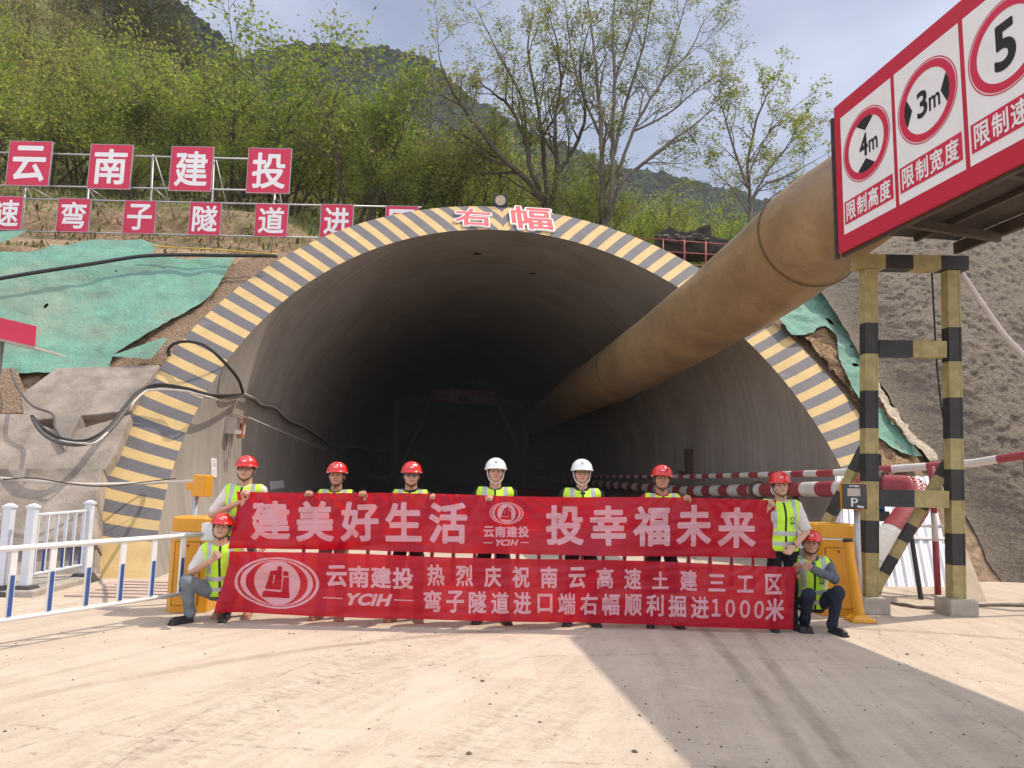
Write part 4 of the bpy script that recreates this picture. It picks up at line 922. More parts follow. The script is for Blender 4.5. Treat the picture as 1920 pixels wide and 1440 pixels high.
# ================================================================== PIPES ON THE RIGHT
PW = mat('pipe_white', (0.60, 0.57, 0.53), 0.5, var=0.12, vs=5, bump=0.1, bs=30, spots=0.2); PR = mat('pipe_red', (0.30, 0.045, 0.055), 0.5, var=0.15, vs=5, bump=0.1, bs=30, spots=0.15)
FL = mat('rusty_flange', (0.10, 0.065, 0.045), 0.7, var=0.4, vs=12)
def banded_pipe(name, pts, r, step, label, cat, first=0, parent=None, mats=(PW, PR), part='pipe'):
    pts = [Vector(p) for p in pts]; Ls = [0]
    for i in range(len(pts) - 1): Ls.append(Ls[-1] + (pts[i + 1] - pts[i]).length)
    def at(x):
        for i in range(len(pts) - 1):
            if x <= Ls[i + 1] + 1e-6: return pts[i].lerp(pts[i + 1], (x - Ls[i]) / (Ls[i + 1] - Ls[i]))
        return pts[-1]
    mb = MB(); x = 0; k = first
    while x < Ls[-1] - 1e-4:
        e = min(x + step, Ls[-1]); inner = [q for q, l_ in zip(pts, Ls) if x + 1e-3 < l_ < e - 1e-3]
        mb.tube([at(x)] + inner + [at(e)], r, 16, k % 2, caps=False); x = e; k += 1
    if parent is None:
        parent = thing(name, label, cat, pts[0])
    mb.build(part, list(mats), parent, smooth=True); return parent
P0, P1, P2 = A(1608, 916, 12.2), A(1286, 921, 21.0), Vector((3.5, 34, 1.2))
t = banded_pipe('water_pipe', [P0, P1, P2, Vector((0.0, 66, 1.2))], 0.145, 0.60, 'thick red and white banded pipe along the right tunnel wall', 'pipe', 0)
for q in (P0.lerp(P1, .25), P0.lerp(P1, .7), P1, P2):
    mb = MB(); mb.box((q.x, q.y, q.z / 2 - 0.05), (0.08, 0.08, q.z - 0.12)); mb.build('support', DARK, t)
mb = MB(); d = (P1 - P0).normalized(); mb.cyl(P0.lerp(P1, 0.44), P0.lerp(P1, 0.455), 0.20, 18); mb.build('flange', FL, t)
s0, s1, s2 = A(1660, 880, 11.8), A(1560, 887, 12.6), A(1275, 894, 21.0)
t = banded_pipe('air_pipe', [Vector((12.4, 11.0, 3.2)), A(1990, 843, 10.2), A(1922, 853, 10.4), A(1826, 868, 11.0), A(1790, 871, 11.2), s0, s1, s2, Vector((3.0, 38, 1.45))], 0.062, 0.50, 'slim red and white pipe above the thick pipe, passing behind both gantry legs', 'pipe', 1)
for q in (A(1922, 853, 10.4), Vector((9.8, 10.5, 2.55))):
    mb = MB(); mb.cyl((q.x, q.y, 0), (q.x, q.y, q.z - 0.05), 0.035, 10); mb.build('support', STEEL, t, smooth=True)
mb = MB(); mb.cyl(s0 + Vector((0.22, 0, 0)), s0 + Vector((0.30, 0, 0)), 0.095, 16); mb.build('flange', FL, t)
mb = MB(); q = A(1747, 874, 10.9); mb.cyl(Vector((q.x, q.y, 0)), q, 0.045, 12)
mb = MB(); k = 0; zz = [q.z, 1.2, 0.78, 0.0]
for i in range(3): mb.cyl((q.x, q.y, zz[i]), (q.x, q.y, zz[i + 1]), 0.045, 12, (1, 0, 1)[i])
po = mb.build('support_post', [PW, PR], t, smooth=True)
mb = MB(); mb.cyl((q.x, q.y, 1.0), (q.x + 0.42, q.y, 1.0), 0.025, 8, 0); mb.cyl((q.x, q.y, 1.0), (q.x - 0.75, q.y, 1.02), 0.022, 8, 0); mb.build('cross_bar', [PW, PR], t, smooth=True)
# big elbow: comes out level, turns down to the ground left
e0 = A(1668, 915, 11.2)
el = smooth_path([e0 + Vector((-0.3, 0.35, 0.0)), e0, A(1712, 920, 10.9), A(1716, 945, 10.7), A(1690, 985, 10.5), A(1655, 1030, 10.35), A(1630, 1080, 10.2), A(1615, 1128, 10.2)], 5)
t = thing('elbow_pipe', 'fat red and white elbow pipe turning down to the ground behind the gantry legs', 'pipe', e0)
mb = MB(); n = len(el)
for i in range(n - 1):
    f = i / n; mb.tube([el[i], el[i + 1]], 0.205, 18, 1 if f < 0.60 else (0 if f < 0.84 else 1), caps=False)
mb.build('elbow', [PW, PR], t, smooth=True)
mb = MB(); d = (el[4] - el[3]).normalized(); mb.cyl(el[4] - d * 0.03, el[4] + d * 0.03, 0.27, 20); mb.build('flange', FL, t)
for k in range(10):
    e1 = d.cross(Vector((0, 0, 1))).normalized(); e2 = e1.cross(d); a = k * 0.628; c_ = el[4] + (e1 * math.cos(a) + e2 * math.sin(a)) * 0.232
    mb = MB(); mb.cyl(c_ - d * 0.055, c_ + d * 0.055, 0.018, 6); mb.build('bolt', DARK, t)
# blue pump glimpsed between leg and elbow
p = A(1640, 925, 11.7); t = thing('pump_motor', 'small blue pump motor behind the left gantry leg', 'pump', Vector((p.x, p.y, 0)))
mb = MB(); mb.cyl(p + Vector((-0.12, 0.05, -0.12)), p + Vector((0.12, -0.05, -0.12)), 0.17, 18); mb.build('motor_body', mat('motor_blue', (0.03, 0.12, 0.32), 0.45, var=0.15), t, smooth=True, auto=40)
mb = MB(); mb.box(p + Vector((0, 0, -0.36)), (0.3, 0.3, 0.16)); mb.box((p.x, p.y, 0.55), (0.08, 0.08, 1.12)); mb.build('stand', DARK, t)
# leaning corrugated sheets
def sheet(name, pix, Yb, Yt, label, ribs):
    b0, b1, t0, t1 = [S(*q, Yt) for q in pix]; n = 8 * ribs; V = []; 
    nrm = (b1 - b0).cross(t0 - b0).normalized()
    if nrm.y > 0: nrm = -nrm
    for j in (0, 1):
        for i in range(n + 1):
            f = i / n; ph = (i % 8); h = 0.028 if ph in (3, 4, 5) else (0.014 if ph in (2, 6) else 0)
            q = (b0.lerp(b1, f), t0.lerp(t1, f))[j]; V.append(q + nrm * h)
    mb = MB(); mb.add(V, [(i, i + 1, n + 2 + i, n + 1 + i) for i in range(n)]); t = thing(name, label, 'metal sheet', b0, 0, 'leaning roofing sheets')
    o = mb.build('corrugated_panel', mat('sheet_metal', (0.60, 0.61, 0.65), 0.35, metal=0.25, var=0.1, vs=3, bump=0.1, bs=10), t); m_ = o.modifiers.new('thick', 'SOLIDIFY'); m_.thickness = 0.006
    mb = MB(); mb.beam(b0.lerp(t0, 0.42) + nrm * 0.04, b1.lerp(t1, 0.42) + nrm * 0.04, 0.04, 0.03, up=nrm); mb.build('batten', PW, t)
    return t
sheet('roofing_sheet', [(1640, 1112), (1790, 1112), (1606, 893), (1744, 895)], 10, 0.35, 'corrugated white metal sheet leaning behind the gantry legs', 8)
sheet('roofing_sheet', [(1560, 1108), (1634, 1110), (1566, 890), (1600, 892)], 10, 0.32, 'narrow corrugated metal sheet leaning behind the barrier machine', 4)
mb = MB(); b0 = G(1790, 1126); mb.prism([G(1795, 1128), G(1850, 1128), A(1795, 985, 11.0), A(1765, 905, 11.6)], Vector((0.02, 0.06, 0.02))); tag(mb.build('plywood_panel', mat('plywood', (0.50, 0.40, 0.28), 0.8, var=0.15, vs=3), bevel=0.004), 'pale plywood panel leaning beside the right gantry leg', 'plywood panel')
for i, (x, y, h) in enumerate(((1708, 960, 0), (1690, 960, 0))):
    if i: continue
    mb = MB(); mb.cyl(G(1727, 1124), A(1702, 960, 11.0), 0.035, 8); tag(mb.build('scaffold_tube', DARK, smooth=True), 'thin dark steel tube leaning across the corrugated sheet', 'steel tube')
mb = MB(); pts = smooth_path([G(1650, 1127), G(1700, 1138), G(1760, 1143), G(1850, 1137), G(1960, 1139)], 8); mb.tube([Vector((q.x, q.y, 0.02 + 0.006 * math.sin(i))) for i, q in enumerate(pts)], 0.022, 8); tag(mb.build('ground_hose', mat('hose_dusty', (0.16, 0.13, 0.10), 0.8, var=0.3), smooth=True), 'dusty hose lying on the ground in front of the grey rock slope', 'hose')
mb = MB(); mb.tube(smooth_path([A(1800, 508, 9.46), A(1845, 575, 9.6), A(1885, 630, 9.75), A(1945, 700, 9.9), Vector((8.6, 10.0, 1.3)), Vector((9.5, 10.1, 0.04)), Vector((10.6, 10.0, 0.03))], 6), 0.035, 10); tag(mb.build('white_hose', mat('hose_white', (0.52, 0.48, 0.50), 0.6, var=0.1), smooth=True), 'ribbed white hose hanging down in front of the rock slope', 'hose')
mb = MB(); mb.tube(smooth_path([A(1746, 488, 9.6), A(1752, 600, 9.6), A(1758, 700, 9.6), A(1770, 790, 9.6), A(1786, 842, 9.6), A(1795, 850, 9.6)], 6), 0.012, 6); tag(mb.build('black_cable', BLACK, smooth=True), 'thin black cable hanging between the two gantry legs', 'cable')

# ================================================================== CABLES, BOXES AND NOTICES ON THE LEFT
def wallpt(px, py, off):
    """point on the lining, off metres in front of it"""
    d = TMI.to_3x3() @ ray(px, py); o = TMI @ CP; r_ = RIN - off
    a = d.x ** 2 + d.z ** 2; b = 2 * (o.x * d.x + (o.z - TZC) * d.z); cc = o.x ** 2 + (o.z - TZC) ** 2 - r_ * r_
    q = (-b + math.sqrt(b * b - 4 * a * cc)) / (2 * a); return TM @ (o + d * q)
def cable(name, pts, r, m, label, n=8):
    mb = MB(); mb.tube(smooth_path(pts, n), r, 8); return tag(mb.build(name, m, smooth=True), label, 'cable')
hub = wallpt(455, 742, 0.12)
cable('black_cable', [S(318, 668, 0.06), S(316, 655, 0.22), S(330, 643, 0.40), S(360, 641, 0.5), S(395, 655, 0.5), hub.lerp(S(430, 690, 0.4), 0.6) + Vector((0, 0, 0.1)), hub + Vector((0.0, -0.05, 0.12)), hub], 0.032, BLACK, 'thick black cable arching over the collar like a loop', 7)
CAB = mat('cable_grey', (0.10, 0.092, 0.085), 0.6, var=0.25, vs=10); CABW = mat('cable_white', (0.55, 0.50, 0.44), 0.6, var=0.15)
cable('black_cable', [S(62, 785, 0.95), S(80, 812, 1.0), S(115, 830, 1.05), S(160, 832, 1.05), S(200, 812, 1.0), S(235, 770, 0.8), S(262, 735, 0.55), S(300, 723, 0.45), S(345, 730, 0.45), wallpt(400, 745, 0.28), hub], 0.034, CAB, 'sagging dark grey cable from the concrete slabs across the collar', 7)
cable('black_cable', [S(60, 780, 0.95), S(84, 806, 1.0), S(118, 823, 1.05), S(160, 826, 1.05), S(202, 803, 1.0), S(236, 760, 0.8), S(264, 731, 0.57), S(300, 721, 0.5), S(350, 728, 0.5), wallpt(402, 741, 0.32), hub + Vector((0, 0, 0.03))], 0.028, BLACK, 'black cable running just above the sagging grey cable', 7)
cable('white_cable', [S(110, 826, 1.05), S(150, 831, 1.09), S(190, 822, 1.07), S(262, 742, 0.6), S(290, 731, 0.5), S(345, 733, 0.5), wallpt(395, 745, 0.3), wallpt(425, 752, 0.2), hub], 0.018, CABW, 'white cable bound to the sagging dark cables', 6)
cable('black_cable', [Vector((0, 0, 0)) + S(20, 692, 0.4), S(32, 725, 0.4), S(60, 760, 0.7), S(98, 776, 0.75), S(103, 800, 0.8), S(116, 823, 1.0)], 0.02, CAB, 'thin cable dropping over the upper concrete slab', 6)
wl = [wallpt(px, py, 0.08) for px, py in ((455, 742), (475, 750), (490, 762), (515, 768), (540, 790), (570, 803), (600, 822), (625, 838))]
cable('black_cable', wl + [PL(-4.9, 18, 2.4), PL(-4.9, 30, 2.3)], 0.035, CAB, 'wavy bundle of dark cables along the left tunnel wall', 5)
cable('white_cable', [p_ + Vector((0.03, 0, 0.05)) for p_ in wl] + [PL(-4.85, 18, 2.5)], 0.014, CABW, 'thin white wire tied along the dark cable bundle on the tunnel wall', 5)
cable('white_wire', [wallpt(466, 782, 0.25), wallpt(500, 797, 0.5), wallpt(560, 822, 0.6), wallpt(625, 850, 0.5), wallpt(640, 858, 0.4)], 0.010, CABW, 'thin white wire slanting down from the socket box into the tunnel', 5)
BEI = mat('beige_box', (0.46, 0.42, 0.37), 0.6, var=0.12, vs=6)
def wallbox(name, px, py, w, h, d, m, label, off=0.0):
    q = wallpt(px, py, d / 2 + off); l_ = TMI @ q; a = math.atan2(l_.x, l_.z - TZC)
    n = TM.to_3x3() @ Vector((-math.sin(a), 0, -math.cos(a))); uy = TM.to_3x3() @ Vector((-math.cos(a) * 1, 0, math.sin(a))); uy = uy if uy.z > 0 else -uy; ux_ = TM.to_3x3() @ Vector((0, 1, 0))
    return q, Matrix((ux_, uy, n)).transposed()
q, rot = wallbox('', 436, 798, .2, .3, .2, BEI, '')
SB = 1.18
t = thing('socket_box', 'beige and orange electrical socket box fixed to the sunlit left tunnel wall', 'electrical box', q)
mb = MB(); mb.box(q, (0.34, 0.36, 0.22), rot); mb.build('meter_case', BEI, t, bevel=0.012)
q2 = q + rot @ Vector((0.36, -0.02, 0.04)); mb = MB(); mb.box(q2 + rot @ Vector((0, -0.02, 0.06)), (0.20, 0.42, 0.12), rot); mb.build('backing', mat('board_orange', (0.48, 0.20, 0.10), 0.6, var=0.15), t, bevel=0.008)
for k, mm in ((0.12, WHITE), (0.02, DARK), (-0.12, WHITE)):
    mb = MB(); mb.box(q + rot @ Vector((0.24, k, 0.07)), (0.10, 0.085, 0.1), rot); mb.build('breaker', mm, t)
mb = MB(); mb.box(q2 + rot @ Vector((0, -0.02, 0.125)), (0.06, 0.24, 0.006), rot); mb.build('label_strip', SIGNWHITE, t)
mb = MB(); mb.prism([q + rot @ Vector(v) for v in ((-0.2, 0.24, -0.05), (0.55, 0.26, -0.05), (0.6, 0.20, 0.25), (-0.2, 0.20, 0.25))], rot @ Vector((0, 0.012, 0))); mb.build('cover_board', mat('cover_wood', (0.36, 0.22, 0.14), 0.7, var=0.2), t)
for k in (-0.08, 0.10):
    mb = MB(); mb.cyl(q + rot @ Vector((k, -0.18, -0.02)), q + rot @ Vector((k, -1.0, -0.02)), 0.014, 6); mb.build('conduit', BEI, t, smooth=True)
def notice(px, py, w, h, label, lines, off=0.0):
    q, rot = wallbox('', px, py, w, h, .01, None, '', 0.006); t = thing('notice_sheet', label, 'notice', q)
    mb = MB(); mb.box(q, (w, h, 0.012), rot); mb.build('sheet', mat('paper', (0.70, 0.69, 0.70), 0.6, var=0.04), t)
    mb = MB(); 
    for k, (u, vv, ww) in enumerate(lines): mb.box(q + rot @ Vector((u * w, vv * h, 0.0075)), (ww * w, h * 0.035, 0.002), rot)
    mb.build('print', mat('print_grey', (0.25, 0.26, 0.32), 0.6), t)
    return t
notice(401, 877, 0.34, 0.38, 'white notice sheet on the sunlit left tunnel wall above the yellow card reader', [(0, .38, .6)] + [(0, .25 - k * .09, .7) for k in range(3)] + [(-.2 + .4 * (k % 2), -.12 - .1 * (k // 2), .22) for k in range(6)])
notice(520, 909, 1.7, 0.22, 'long grey notice board on the shaded left tunnel wall behind the first man', [(-.3, .2, .3), (.2, .3, .2), (.33, -.05, .1), (.33, -.3, .12)])
# conduit bundle across the lowest slab
cable('white_cable', [S(-60, 892, 1.05), S(5, 897, 1.02), S(60, 902, 1.0), S(150, 908, 1.0), S(230, 907, 0.6), S(300, 905, 0.3), A(372, 902, 9.0)], 0.024, CABW, 'pale conduit running level across the lowest slab and the collar', 6)
cable('black_cable', [S(6, 899, 1.05), S(60, 896, 1.06), S(120, 905, 1.08), S(190, 912, 1.0), S(260, 905, 0.6), S(330, 897, 0.35)], 0.009, BLACK, 'thin loose black wire looping round the pale conduit', 6)
cable('black_hose', [S(-40, 529, 0.55), S(60, 512, 0.55), S(170, 495, 0.55), S(260, 481, 0.5), S(330, 478, 0.45), S(420, 479, 0.42), S(520, 480, 0.40)], 0.045, BLACK, 'thick black hose lying along the top of the green net', 8)
cable('yellow_hose', [S(285, 461, 0.5), S(330, 464, 0.5), S(400, 468, 0.45), S(520, 477, 0.35)], 0.02, mat('hose_yellow', (0.5, 0.33, 0.05), 0.6, var=0.2), 'thin yellow hose along the top of the slope under the sign rack', 6)

# red canopy at the left edge
q = A(30, 625, 9.6); t = thing('red_canopy', 'red sheet metal canopy on a thin post at the left edge', 'canopy', q)
a, b, c2, d2 = A(-150, 560, 9.6), A(66, 611, 9.6), A(63, 649, 9.6), A(-150, 600, 9.6)
mb = MB(); mb.prism([a, b, c2, d2], Vector((0, 0.03, 0))); mb.build('fascia', SIGNRED, t)
mb = MB(); mb.prism([d2 + Vector((0, 0.035, 0)), c2 + Vector((0, 0.035, 0)), c2 + Vector((-0.25, 1.1, 0.05)), d2 + Vector((-0.25, 1.1, 0.05))], Vector((0, 0, -0.03))); mb.build('soffit', mat('soffit_grey', (0.45, 0.43, 0.41), 0.6), t)
p = A(2, 640, 9.8); mb = MB(); mb.cyl(Vector((p.x, p.y, 0)), p, 0.04, 10); mb.build('post', STEEL, t, smooth=True)

# ================================================================== TOP RIGHT: RED FENCE, STUMP
t = thing('red_fence', 'low red pipe fence on the bank to the right of the arch', 'fence', A(1245, 460, 19.6))
FR2 = mat('fence_red', (0.30, 0.06, 0.065), 0.6, var=0.2, vs=6)
for y0, y1 in ((446, 458), (470, 478), (492, 500)):
    mb = MB(); mb.cyl(A(1150, y0 - 4, 19.5), A(1400, y1 + 3, 19.9), 0.014, 8); mb.build('rail', FR2, t, smooth=True)
for x, yt in ((1172, 444), (1243, 448), (1283, 450), (1323, 453), (1400, 458)):
    mb = MB(); q = A(x, yt, 19.7); mb.cyl((q.x, q.y, q.z - 1.3), q, 0.026, 8); mb.build('post', FR2, t, smooth=True)
mb = MB(); pr = [(1228, 440), (1236, 436), (1241, 430), (1249, 428), (1255, 422), (1262, 426), (1268, 428), (1272, 433), (1280, 431), (1288, 434), (1297, 431), (1304, 431), (1310, 426), (1318, 422), (1325, 420), (1333, 418), (1334, 430), (1335, 441), (1350, 445), (1372, 449), (1372, 475), (1225, 475)]
mb.prism([A(x, y, 23.0) for x, y in pr], Vector((0.15, 0.9, -0.05))); tag(mb.build('charred_stump', mat('charred', (0.05, 0.042, 0.032), 0.95, var=0.6, vs=3, bump=1.0, bs=6), bevel=0.06), 'dark jagged charred stump behind the red fence', 'tree stump')
for k in range(9):
    mb = MB(); q = A(1236 + 11 * k, 446 + (k % 3) * 3, 22.6); stone(mb, (q.x, q.y, q.z), 0.16 + 0.09 * ((k * 7) % 4) / 3); tag(mb.build('boulder', mat('boulder_dark', (0.075, 0.065, 0.05), 0.95, var=0.5, vs=4, bump=1.0, bs=10)), 'small dark boulder in the rubble at the foot of the charred stump', 'boulder', 'rubble below the charred stump')
# thin mast on the far ridge
q = A(657, 97, 330); t = thing('transmission_mast', 'faint thin lattice mast on the far mountain ridge', 'mast', q)
mb = MB()
for sg in (-1, 1): mb.beam(q + Vector((sg * 0.8, 0, -3)), q + Vector((sg * 0.15, 0, 8.6)), 0.14, 0.14, up=(0, 1, 0))
for z in range(4): mb.beam(q + Vector((-0.8 + z * .17, 0, z * 2)), q + Vector((0.7 - z * .17, 0, z * 2 + 1.6)), 0.09, 0.09, up=(0, 1, 0))
mb.build('lattice', mat('mast_grey', (0.3, 0.31, 0.33), 0.6), t)
for z, w in ((5.6, 1.8), (7.6, 1.4)):
    mb = MB(); mb.beam(q + Vector((-w, 0, z + 0.4)), q + Vector((0, 0, z)), 0.14, 0.14, up=(0, 1, 0)); mb.beam(q + Vector((0, 0, z)), q + Vector((w, 0, z + 0.4)), 0.14, 0.14, up=(0, 1, 0)); mb.build('cross_arm', MATS['mast_grey'], t)

# ================================================================== INSIDE THE TUNNEL: LINING TROLLEY, CAR
TY_ = 50.0
TRO = mat('trolley_steel', (0.22, 0.195, 0.18), 0.6, var=0.2, vs=2)
def tr(px, py, dy=0.0): return A(px, py, TY_ + dy)
tc_ = tr(870, 880); t = thing('lining_trolley', 'steel lining trolley with a red warning board deep in the tunnel', 'lining trolley', Vector((tc_.x, TY_, 0)))
def gpt(px): q = tr(px, 880); return Vector((q.x, q.y, 0))
for px, top in ((745, 745), (985, 757)):
    mb = MB(); q = tr(px, top); mb.beam(gpt(px), q, 0.42, 0.42, up=(0, 1, 0)); mb.build('column', TRO, t)
mb = MB(); mb.beam(tr(735, 748), tr(995, 757), 0.5, 0.42); mb.build('main_beam', TRO, t)
for pts in (((805, 760), (770, 830), (745, 900)), ((935, 762), (965, 830), (985, 900))):
    mb = MB(); pp = [tr(*q, -0.3) for q in pts]; mb.tube(pp + [Vector((pp[-1].x, pp[-1].y, 0.3))], 0.17, 8); mb.build('inclined_strut', TRO, t)
mb = MB(); mb.tube([tr(870 + 98 * math.cos(a) - 40, 905 - 58 * math.sin(a), 14) for a in np.linspace(0.1, math.pi - 0.1, 24)], 0.12, 6); mb.build('inner_arch', TRO, t, smooth=True)
def railing(x0, y0, x1, y1, n, name='guard_rail'):
    mb = MB(); b0, b1 = tr(x0, y1), tr(x1, y1 + (x1 - x0) * 0.03); u0, u1 = tr(x0, y0), tr(x1, y0 + (x1 - x0) * 0.03)
    mb.cyl(u0, u1, 0.05, 6); mb.cyl(b0, b1, 0.05, 6); mb.cyl(b0.lerp(u0, .5), b1.lerp(u1, .5), 0.03, 6)
    for k in range(n + 1): mb.cyl(b0.lerp(b1, k / n), u0.lerp(u1, k / n), 0.045, 6)
    mb.build(name, TRO, t)
for a in ((810, 705, 926, 730, 3), (757, 713, 804, 745, 2), (929, 721, 975, 750, 2), (695, 780, 735, 805, 1), (680, 849, 728, 892, 2), (996, 860, 1043, 897, 2)): railing(*a)
mb = MB()
for x0, x1, y in ((695, 740, 812), (680, 745, 895), (985, 1045, 900), (755, 805, 749), (928, 978, 753)): mb.beam(tr(x0, y), tr(x1, y + (x1 - x0) * .03), 0.8, 0.12)
mb.build('work_platform', TRO, t)
a, b = tr(812, 754, -0.35), tr(928, 732, -0.35); w_, h_ = b.x - a.x, b.z - a.z
mb = MB(); mb.box((a.x + w_ / 2, a.y + 0.03, a.z + h_ / 2), (w_, 0.06, h_)); bd = mb.build('warning_board', mat('board_brick', (0.62, 0.16, 0.10), 0.5, var=0.1), t)
mb = MB(); V, F = text_cells('安全第一预防为主综合治理', row('123456789012', 0.03 * w_, 0.97 * w_, h_ * .58, h_ * .93, .85), 0.01, 24); 
mb.add([(a.x + w_ * .05 + w_ * .28 * k / 1.0, a.y - 0.004, a.z) for k in ()], [])
for k in range(4):
    for j in range(3):
        x = a.x + w_ * (0.05 + 0.245 * k + 0.062 * j); mb.box((x + w_ * .02, a.y - .004, a.z + h_ * .75), (w_ * .045, .006, h_ * .26))
for k in range(3): mb.prism([(a.x + w_ * (.05 + .07 * k), a.y - .004, a.z + h_ * .2), (a.x + w_ * (.11 + .07 * k), a.y - .004, a.z + h_ * .2), (a.x + w_ * (.08 + .07 * k), a.y - .004, a.z + h_ * .5)], Vector((0, -.006, 0)))
for x0, x1 in ((.27, .40), (.62, .74)): mb.box((a.x + w_ * (x0 + x1) / 2, a.y - .004, a.z + h_ * .35), (w_ * (x1 - x0), .006, h_ * .3))
for k in range(3): mb.cyl((a.x + w_ * (.80 + .07 * k), a.y - .008, a.z + h_ * .35), (a.x + w_ * (.80 + .07 * k), a.y, a.z + h_ * .35), h_ * .16, 14)
mb.build('warning_print', mat('print_cream', (0.55, 0.45, 0.36), 0.6), bd)
mb = MB(); mb.box((a.x + w_ * .51, a.y - .004, a.z + h_ * .33), (w_ * .17, .008, h_ * .40)); mb.build('dark_display', INK, bd)
# car parked in the tunnel, mostly hidden by the banner
cq = A(998, 922, 27.0); cx0, cy0 = cq.x, 27.0
t = thing('parked_car', 'dark maroon car parked in the tunnel behind the white helmeted men, only its roof showing', 'car', (cx0, cy0, 0))
CARP = mat('car_maroon', (0.10, 0.022, 0.022), 0.35, var=0.1, coat=0.3)
def loft(secs, name, m, parent):
    mb = MB(); n = len(secs[0]); vs = [p for s_ in secs for p in s_]
    fs = [(k * n + i, k * n + (i + 1) % n, (k + 1) * n + (i + 1) % n, (k + 1) * n + i) for k in range(len(secs) - 1) for i in range(n)] + [tuple(range(n)), tuple(range((len(secs) - 1) * n, len(secs) * n))]
    mb.add(vs, fs); return mb.build(name, m, parent, smooth=True, auto=35)
def sec(y, hw, z0, z1, k=0.8): return [(cx0 - hw, y, z0), (cx0 + hw, y, z0), (cx0 + hw, y, z0 + (z1 - z0) * .7), (cx0 + hw * k, y, z1), (cx0 - hw * k, y, z1), (cx0 - hw, y, z0 + (z1 - z0) * .7)]
loft([sec(cy0, .78, .3, .68), sec(cy0 + .12, .86, .22, .76), sec(cy0 + 1.0, .9, .2, .9), sec(cy0 + 3.6, .9, .2, .92), sec(cy0 + 4.3, .84, .25, .85)], 'body', CARP, t)
ZR = cq.z + 0.12
loft([[(cx0 - .74, cy0 + 1.0, .9), (cx0 + .74, cy0 + 1.0, .9), (cx0 + .74, cy0 + 1.02, .92), (cx0 - .74, cy0 + 1.02, .92)], [(cx0 - .74, cy0 + 1.7, .9), (cx0 + .74, cy0 + 1.7, .9), (cx0 + .6, cy0 + 1.7, ZR), (cx0 - .6, cy0 + 1.7, ZR)], [(cx0 - .76, cy0 + 3.2, .9), (cx0 + .76, cy0 + 3.2, .9), (cx0 + .6, cy0 + 3.2, ZR), (cx0 - .6, cy0 + 3.2, ZR)], [(cx0 - .76, cy0 + 3.9, .9), (cx0 + .76, cy0 + 3.9, .9), (cx0 + .72, cy0 + 3.88, .92), (cx0 - .72, cy0 + 3.88, .92)]], 'cabin', CARP, t)
mb = MB(); mb.add([(cx0 - .66, cy0 + 1.03, .96), (cx0 + .66, cy0 + 1.03, .96), (cx0 + .54, cy0 + 1.6, ZR - .1), (cx0 - .54, cy0 + 1.6, ZR - .1)], [(0, 1, 2, 3)]); mb.build('windscreen', mat('car_glass', (0.03, 0.03, 0.035), 0.1, spec=0.6), t)
for sx in (-1, 1):
    for yy in (0.8, 3.4):
        mb = MB(); mb.cyl((cx0 + sx * .72, cy0 + yy, .31), (cx0 + sx * .92, cy0 + yy, .31), .31, 20); w_o = mb.build('wheel', BLACK, t, smooth=True, auto=40)
        mb = MB(); mb.cyl((cx0 + sx * .9, cy0 + yy, .31), (cx0 + sx * .93, cy0 + yy, .31), .18, 14); mb.build('rim', STEEL, w_o)
    mb = MB(); mb.box((cx0 + sx * .6, cy0 + 0.03, .6), (.3, .12, .12)); mb.build('headlight', WHITE, t, bevel=0.02)
# rusty ladder-like bracket on the right wall
q = wallpt(1293, 868, 0.06); t = thing('rusty_bracket', 'rusty brown steel bracket hanging on the right tunnel wall', 'bracket', q)
mb = MB(); mb.box(q, (0.22, 0.35, 0.85), Matrix.Rotation(YAW, 3, 'Z')); mb.build('plate', FL, t, bevel=0.02)
mb = MB(); mb.cyl(q + Vector((-0.05, 0, -0.4)), q + Vector((-0.35, -0.1, -0.25)), 0.05, 8); mb.build('arm', FL, t)
# ================================================================== PEOPLE: blended distance fields -> one continuous surface
def nets(f, org, vx):
    s = f < 0; nz = np.array(f.shape) - 1
    occ = np.zeros(nz, np.int8)
    for dx in (0, 1):
        for dy in (0, 1):
            for dz in (0, 1): occ += s[dx:dx + nz[0], dy:dy + nz[1], dz:dz + nz[2]]
    act = (occ > 0) & (occ < 8); idx = np.full(nz, -1, int); cells = np.argwhere(act); idx[act] = np.arange(len(cells))
    acc = np.zeros((len(cells), 3)); cnt = np.zeros(len(cells)); i, j, k = cells.T
    for ax in range(3):
        o1, o2 = [a for a in range(3) if a != ax]
        for p in (0, 1):
            for q in (0, 1):
                a = [i, j, k]; a[o1] = a[o1] + p; a[o2] = a[o2] + q; b = list(a); b[ax] = b[ax] + 1
                fa = f[a[0], a[1], a[2]]; fb = f[b[0], b[1], b[2]]; c_ = (fa < 0) != (fb < 0)
                t = np.where(c_, fa / np.where(c_, fa - fb, 1), 0); off = np.zeros((len(cells), 3)); off[:, o1] = p; off[:, o2] = q; off[:, ax] = t
                acc += off * c_[:, None]; cnt += c_
    V = (cells + acc / cnt[:, None]) * vx + org; F = []
    for ax in range(3):
        o1, o2 = (ax + 1) % 3, (ax + 2) % 3
        sl0 = [slice(None)] * 3; sl1 = [slice(None)] * 3; sl0[ax] = slice(0, -1); sl1[ax] = slice(1, None)
        a = s[tuple(sl0)]; b = s[tuple(sl1)]; e = np.argwhere(a != b)
        e = e[(e[:, o1] > 0) & (e[:, o2] > 0) & (e[:, o1] < nz[o1]) & (e[:, o2] < nz[o2])]
        def at(d1, d2):
            c_ = e.copy(); c_[:, o1] += d1; c_[:, o2] += d2; return idx[c_[:, 0], c_[:, 1], c_[:, 2]]
        q = np.stack([at(-1, -1), at(0, -1), at(0, 0), at(-1, 0)], -1); fl = a[e[:, 0], e[:, 1], e[:, 2]]
        q[~fl] = q[~fl][:, ::-1]; F.append(q)
    F = np.concatenate(F); return V, F[(F >= 0).all(1)]
